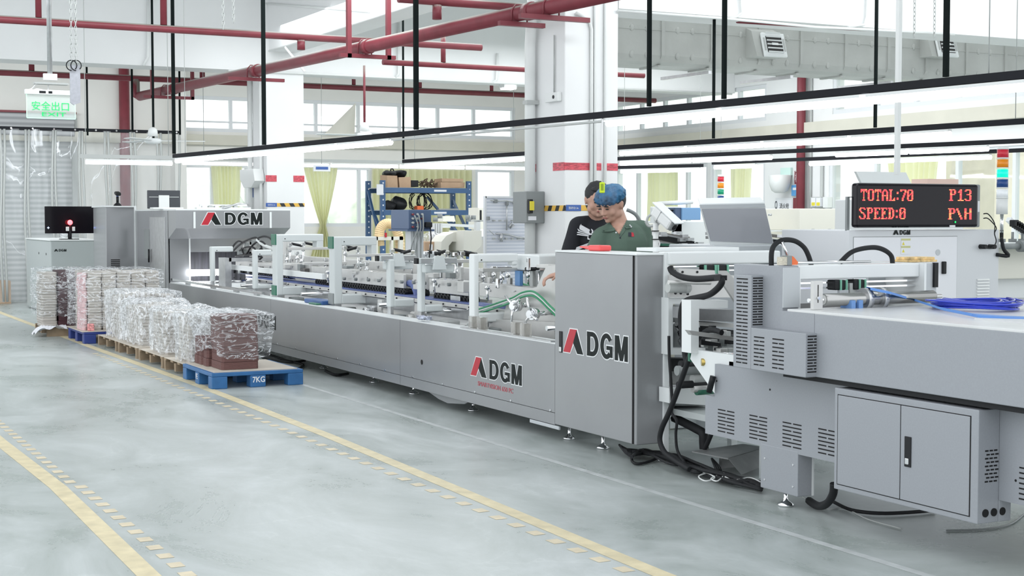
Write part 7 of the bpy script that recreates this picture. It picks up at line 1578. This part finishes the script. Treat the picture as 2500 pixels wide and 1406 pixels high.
# fittings on the far column
p = PX(622, 433, 7.02); mb = MB(); mb.prism([(7.09, p.y+.5, p.z+.13), (7.09, p.y-.2, p.z+.13), (7.09, p.y-.28, p.z-.06), (7.09, p.y-.1, p.z-.16), (7.09, p.y+.3, p.z-.16), (7.09, p.y+.5, p.z-.02)], (-.16, 0, 0)); mb.done('emergency_lamp', 'pvc', None, 'white emergency lamp on the side of the far column', 'lamp')
p0, p1 = PX(609, 482, 7.09), PX(617, 452, 7.09); o = MB().box((7.085, 7.099), (p1.y, p0.y), (p0.z, p1.z)).done('blue_notice', M['plaqueblue'], None, 'blue and white notice on the side of the far column', 'sign'); MB().box((7.083, 7.085), (p1.y+.1, p0.y-.1), (p0.z+.10, p0.z+.16)).done('notice_text', 'paper', o)
a, b = PY(765, 418, 22.9), PY(806, 403, 22.9); o = MB().box((a.x, b.x), (22.89, 22.905), (a.z, b.z)).done('small_sign', 'paper', None, 'small white and blue sign hanging under the lights beside the tied curtain', 'sign'); MB().box((a.x+.04, b.x-.04), (22.885, 22.89), (a.z+.03, b.z-.03)).done('blue_print', 'plaqueblue', o); MB().cyl(((a.x+b.x)/2, 22.9, b.z), ((a.x+b.x)/2, 22.9, 5.69), .004, n=6).done('hanging_wire', 'pvcg', o)
for px in (610, 636): p = PX(px, 300, 7.06); MB().cyl((7.06, p.y, .5), (7.06, p.y, 3.8), .025 if px > 620 else .04, n=10).done('conduit', 'pvc', None, 'white conduit on the side of the far column, ' + ('left one' if px < 620 else 'right one'), 'pipe')
# tool board
BY = 13.9; a, b = PY(1187, 620, BY), PY(1299, 484, BY)
TBd = thing('tool_board', 'white lined tool board with hanging tools left of the near column', 'board', ((a.x+b.x)/2, BY, .9))
M['lined'] = rib_mat('lined_white_board', (.80, .82, .88), (.60, .64, .72), 9)
MB().box((a.x, b.x), (BY, BY+.03), (.8, b.z)).done('board_panel', 'lined', TBd); MB().box((a.x-.01, b.x), (BY-.01, BY+.03), (b.z, b.z+.02)).box((a.x-.02, a.x), (BY-.01, BY+.03), (.0, b.z+.02)).box((b.x, b.x+.02), (BY-.01, BY+.03), (.0, b.z+.02)).done('board_frame', 'frame', TBd)
def bt_(pts, r, m='steel', nm='hanging_tool'): MB().tube([PY(x, y, BY-.03) for x, y in pts], r, 6).done(nm, m, TBd)
bt_([(1237, 492), (1237, 562)], .009); bt_([(1279, 489), (1279, 513)], .008, 'sbox'); bt_([(1197, 489), (1220, 491), (1236, 490), (1255, 494)], .006, 'pvcg', 'hanging_cord')
bt_([(1210, 570), (1243, 573), (1262, 579), (1285, 582)], .010); bt_([(1224, 570), (1224, 590)], .018); bt_([(1193, 561), (1206, 573)], .004, 'pvcg'); bt_([(1243, 556), (1249, 545), (1247, 556), (1254, 549)], .014)
for px, py, w_ in ((1209, 491, 4), (1257, 495, 5), (1191, 533, 3), (1237, 497, 3)): p = PY(px, py, BY-.02); MB().box((p.x-w_*.004, p.x+w_*.004), (BY-.05, BY-.005), (p.z-.02, p.z+.02), bev=.005).done('hanging_tool', 'sbox', TBd)
for py in (537, 581): 
    for px in range(1205, 1296, 15): p = PY(px, py, BY-.01); MB().box((p.x-.012, p.x+.012), (BY-.03, BY), (p.z-.014, p.z+.002)).done('hook', 'pvcg', TBd)
# blue control box on an aluminium post
QY = 14.6; a, b = PY(998, 560, QY), PY(1053, 512, QY)
BC = thing('blue_control_box', 'dark blue control box with hanging cables on an aluminium post behind the frames', 'control box', ((a.x+b.x)/2, QY, 0))
M['boxblue'] = mat('slate_blue_paint', srgb(72, 92, 122), .4); M['alu'] = mat('aluminium_profile', (.66, .68, .69), .35, .4)
MB().box((a.x, b.x), (QY, QY+.5), (a.z, b.z), bev=.006).done('box_body', 'boxblue', BC); MB().box((a.x-.03, b.x+.02), (QY-.04, QY+.5), (a.z-.02, a.z)).done('base_shelf', 'boxblue', BC)
for i in range(3):
    for j in range(4): p = Vector((a.x+.04+i*.055, QY-.003, b.z-.05-j*.045)); MB().cyl(p, p-UY*.03, .012, n=8).done('connector', 'pvcg' if (i+j) % 3 else 'red', BC) if not (i == 2 and j > 1) else None
for i in range(3): MB().tube([(a.x+.05+i*.05, QY-.04, b.z-.06), (a.x+.08+i*.03, QY-.07, a.z+.02), (a.x+.02+i*.05, QY-.05, a.z-.15), (a.x-.02+i*.07, QY-.05, 1.1)], .008, 6, sub=3).done('hanging_cable', 'sbox', BC)
MB().box((b.x-.09, b.x-.01), (QY-.06, QY-.001), (a.z+.02, a.z+.08), bev=.012).done('black_plug', 'dark', BC); MB().tube([(b.x-.03, QY-.04, a.z+.03), (b.x-.02, QY-.04, a.z-.1), (b.x-.05, QY-.04, 1.1)], .007, 6).done('plug_cable', 'dark', BC)
def alu(px0, px1, pyt, y, par=None, lab=None):
    x0, x1 = PY(px0, 600, y).x, PY(px1, 600, y).x; zt = PY(px0, pyt, y).z; mb = MB().box((x0, x1), (y, y+(x1-x0)), (.0, zt))
    o = mb.done('aluminium_post', 'alu', par, *((lab, 'post') if lab else ())); mb = MB()
    for f in (.25, .5, .75): mb.box((x0+(x1-x0)*f-.004, x0+(x1-x0)*f+.004), (y-.0015, y+.002), (.05, zt-.005))
    mb.done('groove', 'sbox', o)
alu(1003, 1034, 562, QY+.1, BC); alu(1057, 1080, 545, 15.6, None, 'pale grooved aluminium post right of the blue control box')
# flexible duct and cream frame
FY = 17.0
pts = [PY(x, y, FY) for x, y in ((927, 600), (926, 575), (930, 556), (942, 546), (957, 548), (968, 562), (975, 585), (977, 620), (977, 660))]
mb = MB(); P_ = []
for i in range(len(pts)-1):
    for k in range(9):
        t_ = k/9; p0 = pts[max(i-1, 0)]; p1 = pts[i]; p2 = pts[i+1]; p3 = pts[min(i+2, len(pts)-1)]; P_.append(.5*((2*p1)+(p2-p0)*t_+(2*p0-5*p1+4*p2-p3)*t_*t_+(3*p1-p0-3*p2+p3)*t_**3))
t0 = None; rings = []
for i, p in enumerate(P_):
    d = (P_[min(i+1, len(P_)-1)]-P_[max(i-1, 0)]).normalized(); t0 = UY; q = d.cross(t0).normalized(); r_ = .058+(.005 if i % 2 else 0)
    rings.append([mb.bm.verts.new(p+(t0*math.cos(a)+q*math.sin(a))*r_) for a in [k*math.pi/8 for k in range(16)]])
for A, B in zip(rings, rings[1:]):
    for k in range(16): mb.bm.faces.new((A[k], A[(k+1) % 16], B[(k+1) % 16], B[k]))
mb.done('flexible_duct', mat('tan_flex_duct', srgb(222, 196, 150), .5, var=.1, scale=9), None, 'tan ribbed flexible duct arching behind the white frames', 'duct')
p = PY(941, 575, FY-.1); MB().box((p.x-.012, p.x+.012), (FY-.12, FY-.1), (p.z-.02, p.z+.035)).done('red_tag', 'logo_red', None, 'small red tag on the cream frame under the flexible duct', 'tag')
a, b = PY(915, 578, FY-.12), PY(986, 586, FY-.12); cf = thing('duct_stand', 'cream steel stand around the flexible duct', 'frame', (a.x, FY, 0))
MB().box((a.x, b.x), (FY-.1, FY-.04), (b.z, a.z)).box((b.x-.05, b.x), (FY-.1, FY-.04), (.0, a.z)).box((a.x, a.x+.05), (FY-.1, FY-.04), (0, a.z)).box((PY(948, 600, FY).x, PY(953, 600, FY).x), (FY-.1, FY-.04), (0, a.z)).done('frame', 'cream', cf)
# cream machine in the middle background
CY = 15.2; CM = thing('cream_machine', 'cream background machine with arched side and box head left of the tool board', 'machine', (PY(1120, 600, CY).x, CY, 0))
def cp_(pts, y, t_, m, nm, par): return MB().prism([PY(a, b, y) for a, b in pts], (0, t_, 0)).done(nm, m, par)
cp_([(1132, 563), (1176, 563), (1176, 600), (1160, 614), (1132, 612)], CY-.2, .4, 'cream', 'box_head', CM)
cp_([(1078, 590), (1090, 575), (1108, 567), (1132, 566), (1132, 640), (1120, 640), (1120, 590), (1104, 590), (1096, 600), (1094, 640), (1074, 640)], CY, .3, 'cream', 'arched_side', CM)
cp_([(1108, 592), (1131, 592), (1131, 616), (1108, 616)], CY+.35, .1, 'sbox', 'dark_opening', CM); cp_([(1078, 545), (1168, 549), (1168, 556), (1078, 551)], CY+.6, .1, 'white', 'top_rail', CM)
cp_([(1163, 540), (1173, 540), (1173, 564), (1163, 564)], CY, .06, 'alu', 'short_post', CM); cp_([(1157, 537), (1180, 537), (1180, 541), (1157, 541)], CY, .08, 'pvcg', 'post_cap', CM)
cp_([(1168, 507), (1187, 507), (1187, 560), (1168, 560)], CY+2, .3, 'cream', 'upright_plate', CM); cp_([(1172, 513), (1176, 513), (1176, 538), (1172, 538)], CY+1.99, .02, 'dark', 'plate_slot', CM)
cp_([(1083, 527), (1109, 527), (1112, 541), (1081, 541)], CY+3, .2, 'cream', 'rounded_hood', CM); cp_([(1060, 548), (1100, 548), (1100, 556), (1060, 556)], CY+1.2, .3, 'white', 'side_table', CM)
for px, py in ((1063, 541), (1074, 533), (1142, 535), (1156, 536), (1145, 541)): p = PY(px, py, CY+.7); MB().cyl(p, p+UZ*.05, .03, n=10).done('knob', 'sbox', CM)
cp_([(1074, 640), (1300, 640), (1300, 700), (1074, 700)], CY+.4, .3, 'cream2', 'base', CM)
k = PY(1037, 615, 15.4); q = PY(1075, 590, 15.4); cbx = MB().box((k.x, q.x), (15.4, 15.8), (k.z, q.z), bev=.004).done('carton', 'kraft', None, 'brown carton with white labels behind the frames right of the aluminium post', 'box')
for px in (1053, 1066): p = PY(px, 603, 15.39); MB().box((p.x-.02, p.x+.02), (15.392, 15.4), (p.z-.035, p.z+.03)).done('white_label', 'paper', cbx)
mb = MB(); p = PY(1053, 582, 15.6); mb.ball(p, .12, (1.1, .7, .6), 14)
for v in mb.bm.verts: v.co += noise.noise_vector(v.co*18)*.025
mb.done('plastic_bag', 'film_l', None, 'crumpled clear plastic bag on the brown carton', 'bag')
bx(k.x-.1, q.x+.1, 15.3, 15.9, .0, k.z, 'side_table', 'grey2', 'grey table carrying the brown carton behind the frames', 'table')
bx(7.6, 8.5, 19, 19.6, 0, .92, 'work_table', 'cream', 'cream work table in the far background behind the white frames', 'table')
# ---- background machines on the right ----
def cab(px0, px1, py0, y, dep, m, name, label, cat='machine', zb=0.0, bev=.01):
    x0, x1 = PY(px0, 500, y).x, PY(px1, 500, y).x; return MB().box((x0, x1), (y, y+dep), (zb, PY(px0, py0, y).z), bev=bev).done(name, m, None, label, cat)
zz = PY(2000, 562, 12.2).z
cb = thing('cream_cabinet', 'big plain cream machine cover right of the slanted hood', 'machine', (PY(2010, 560, 12.2).x, 12.5, 0))
x0, x1, x2 = PY(1952, 510, 12.2).x, PY(2060, 510, 12.2).x, PY(2092, 520, 12.2).x
MB().box((x0, x1), (12.2, 12.8), (zz, PY(1952, 509, 12.2).z), bev=.008).done('cover', 'cream', cb); MB().prism([(x1+.002, 12.2, zz), (x2, 12.2, zz), (x2, 12.2, PY(2092, 522, 12.2).z), (x1+.15, 12.2, PY(2065, 510, 12.2).z), (x1+.002, 12.2, PY(2060, 510, 12.2).z)], (0, .6, 0)).done('side_cover', 'cream2', cb)
MB().box((x0-.6, x2), (12.3, 12.9), (.0, zz-.02)).done('base', 'cream2', cb)
cab(1690, 1960, 540, 13.4, .6, 'white', 'long_white_machine', 'long low white machine body behind the slanted hood'); cab(1640, 1735, 540, 12.6, .5, 'white', 'white_machine_box', 'white machine box under the light blue device left of the hood')
a, b = PY(1651, 537, 12.3), PY(1711, 507, 12.3); lb_ = thing('light_blue_device', 'light blue box device with plugs between bullet camera and slanted hood', 'device', (a.x, 12.3, a.z))
MB().box((a.x+.07, b.x), (12.3, 12.7), (a.z, b.z), bev=.005).done('box_body', mat('light_blue_paint', srgb(120, 162, 205), .4), lb_); MB().box((a.x, a.x+.07), (12.32, 12.7), (a.z, b.z)).done('plug_side', 'boxblue', lb_)
for i in range(4): MB().cyl((a.x-.05, 12.36, a.z+.02+i*.025), (a.x+.005, 12.36, a.z+.02+i*.025), .009, n=8).done('plug', 'dark', lb_)
a, b = PY(1606, 497, 12.5), PY(1690, 493, 12.5); MB().cyl(a, b, .022).done('white_bar', 'pvc', None, 'white round bar with black ends above the light blue device', 'bar'); 
MB().box((a.x, b.x-.05), (12.6, 12.65), (a.z-.30, a.z-.03), bev=.01).done('white_panel', 'white', lb_)
bx(PY(1596, 570, 11.8).x, PY(1640, 570, 11.8).x, 11.8, 12.2, 0, PY(1640, 545, 11.8).z, 'cream_box', 'cream', 'cream machine box just right of the bullet camera post', 'machine')
M['grime'] = mat('dirty_steel_rack', (.20, .19, .18), .5, .4, var=.5, scale=14)
def pile(px0, px1, py0, py1, y, n, label, seed):
    r_ = random.Random(seed); t = thing('feeder_rails', label, 'machine part', (PY((px0+px1)/2, py1, y).x, y, PY(px0, py1, y).z))
    x0, x1 = PY(px0, 600, y).x, PY(px1, 600, y).x; z0, z1 = PY(px0, py1, y).z, PY(px0, py0, y).z
    for i in range(n):
        z = z0+(z1-z0)*(i+.5)/n; a = Vector((x0+r_.random()*.12, y+.1*r_.random()+.35*i/n, z+.02*r_.random())); b = Vector((x1-r_.random()*.1, y+.1*r_.random()+.25*i/n, z-.03-.05*r_.random()))
        MB().bar(a, b, .05+.05*r_.random(), .018+.02*r_.random()).done('rail', ('grime', 'pvcg', 'rubber', 'grime', 'steel')[r_.randrange(5)], t)
    for i in range(n*2): c = Vector((x0+(x1-x0)*r_.random(), y-.02+.2*r_.random(), z0+(z1-z0)*r_.random())); MB().box((c.x-.03, c.x+.03), (c.y-.02, c.y+.02), (c.z-.012, c.z+.012)).done('clamp_block', 'steel', t)
    MB().box((x0, x1), (y, y+.6), (0, z0)).done('support', 'cream2', t); return t
pile(1606, 1738, 566, 612, 10.2, 9, 'layered dirty steel rails between bullet camera and slanted hood', 2); pile(1905, 2075, 572, 650, 9.9, 15, 'layered dirty steel rails between slanted hood and display cabinet', 5)
a, b = PY(1608, 597, 10.1), PY(1735, 600, 10.1); MB().bar(a, b, .1, .02).done('green_belt', 'green', None, 'green belt edge across the steel rails right of the bullet camera', 'belt')
for i, px in enumerate((1990, 2030)): cable([PY(px-22, 580, 10.1), PY(px-16, 568, 10.1), PY(px-4, 563, 10.1), PY(px+6, 570, 10.1), PY(px+8, 586, 10.1)], .016, 'sbox', 'grey hose loop above the dirty rails, ' + ('left one' if i == 0 else 'right one'))
bx(PY(1925, 600, 9.0).x, PY(1955, 600, 9.0).x, 9.0, 9.3, .6, PY(1940, 609, 9).z, 'grey_box', 'grey2', 'small grey box right of the slanted hood foot', 'box')
cab(1880, 1990, 555, 13.9, .4, 'white', 'white_counter', 'white counter edge behind the dirty rails', 'counter')
# behind the display
wm = thing('background_machine', 'white background machine with open lid, mostly hidden behind the LED display', 'machine', (PY(2200, 440, 9.7).x, 9.9, 0))
a, b = PY(2090, 446, 9.6), PY(2225, 421, 9.6); MB().prism([a+Vector((.06, 0, 0)), b+Vector((0, 0, a.z-b.z)), b-Vector((.06, 0, 0)), Vector((a.x, 9.6, b.z))], (0, .03, 0)).done('open_lid', 'white', wm)
MB().box((PY(2265, 440, 9.6).x, PY(2340, 440, 9.6).x), (9.6, 9.8), (1.7, PY(2300, 437, 9.6).z)).done('pink_board', mat('pinkish_board', srgb(225, 195, 182), .6), wm)
MB().box((PY(2095, 440, 9.7).x, PY(2340, 440, 9.7).x), (9.63, 10.0), (0, 1.75), bev=.01).done('machine_body', 'white', wm)
# machines at the right edge
RM = thing('right_edge_machine', 'white and cream background machine at the right picture edge past the signal tower', 'machine', (9.6, 9.4, 0))
xx = PY(2440, 600, 9.2).x
for z0, z1, m, y in ((0, .62, 'cream2', 9.6), (.62, .86, 'paper', 9.4), (.86, 1.05, 'white', 9.7), (1.05, 1.33, 'cream', 9.55), (1.33, 1.37, 'white', 9.4)): MB().box((xx-.3, xx+1.6), (y, y+.6), (z0, z1), bev=.01).done('body_step', m, RM)
for px in (2445, 2472, 2496): p = PY(px, 583, 9.4); MB().cyl(p-UZ*.03, p+UZ*.06, .012).box((p.x-.03, p.x+.03), (9.38, 9.42), (p.z-.03, p.z-.0)).done('clamp', 'sbox', RM)
p = PY(2488, 601, 9.3); MB().cyl(p, p+UX*.5, .05).cyl(p-UX*.2, p, .025).done('roller_end', 'sbox', RM); MB().bar(PY(2462, 535, 9.5), PY(2510, 580, 9.5), .05, .04).done('tilted_arm', 'alu', RM)
mb = MB()
for i in range(7): p = PY(2474+i*5, 545+i*3, 9.4); mb.box((p.x-.03, p.x+.03), (9.36, 9.42), (p.z-.03, p.z+.03), bev=.008)
mb.done('black_clamps', 'dark', RM)

# loose white sheet peeling off the high window
a, b, c = PY(868, 251, YE-.1), PY(788, 331, YE-.1), PY(866, 328, YE-.1)
mb = MB(); n = 8; R = []
for i in range(n+1):
    t_ = i/n; p = a.lerp(b, t_); q = a.lerp(c, t_); R.append([mb.bm.verts.new(p.lerp(q, k/6)+Vector((0, -.12*math.sin(k/6*3.14)*t_, 0))) for k in range(7)])
for A, B in zip(R, R[1:]):
    for k in range(6):
        try: mb.bm.faces.new((A[k], A[k+1], B[k+1], B[k])).smooth = True
        except ValueError: pass
mb.done('window_sheet', mat('ivory_sheet', (.78, .76, .68), .7), None, 'ivory sheet peeling off the high end window right of the far column', 'sheet')
p = PY(2190, 640, 7.9); MB().box((PY(2180, 640, 6.6).x, PY(2247, 640, 6.6).x), (6.46, 6.6), (1.339, 1.352), bev=.003).box((PY(2184, 640, 6.6).x, PY(2244, 640, 6.6).x), (6.47, 6.59), (1.352, 1.368), bev=.003).done('parts_tray', mat('tan_parts_tray', srgb(215, 185, 130), .6, var=.4, scale=30), None, 'tan tray of small parts at the right end of the feeder gantry', 'tray')
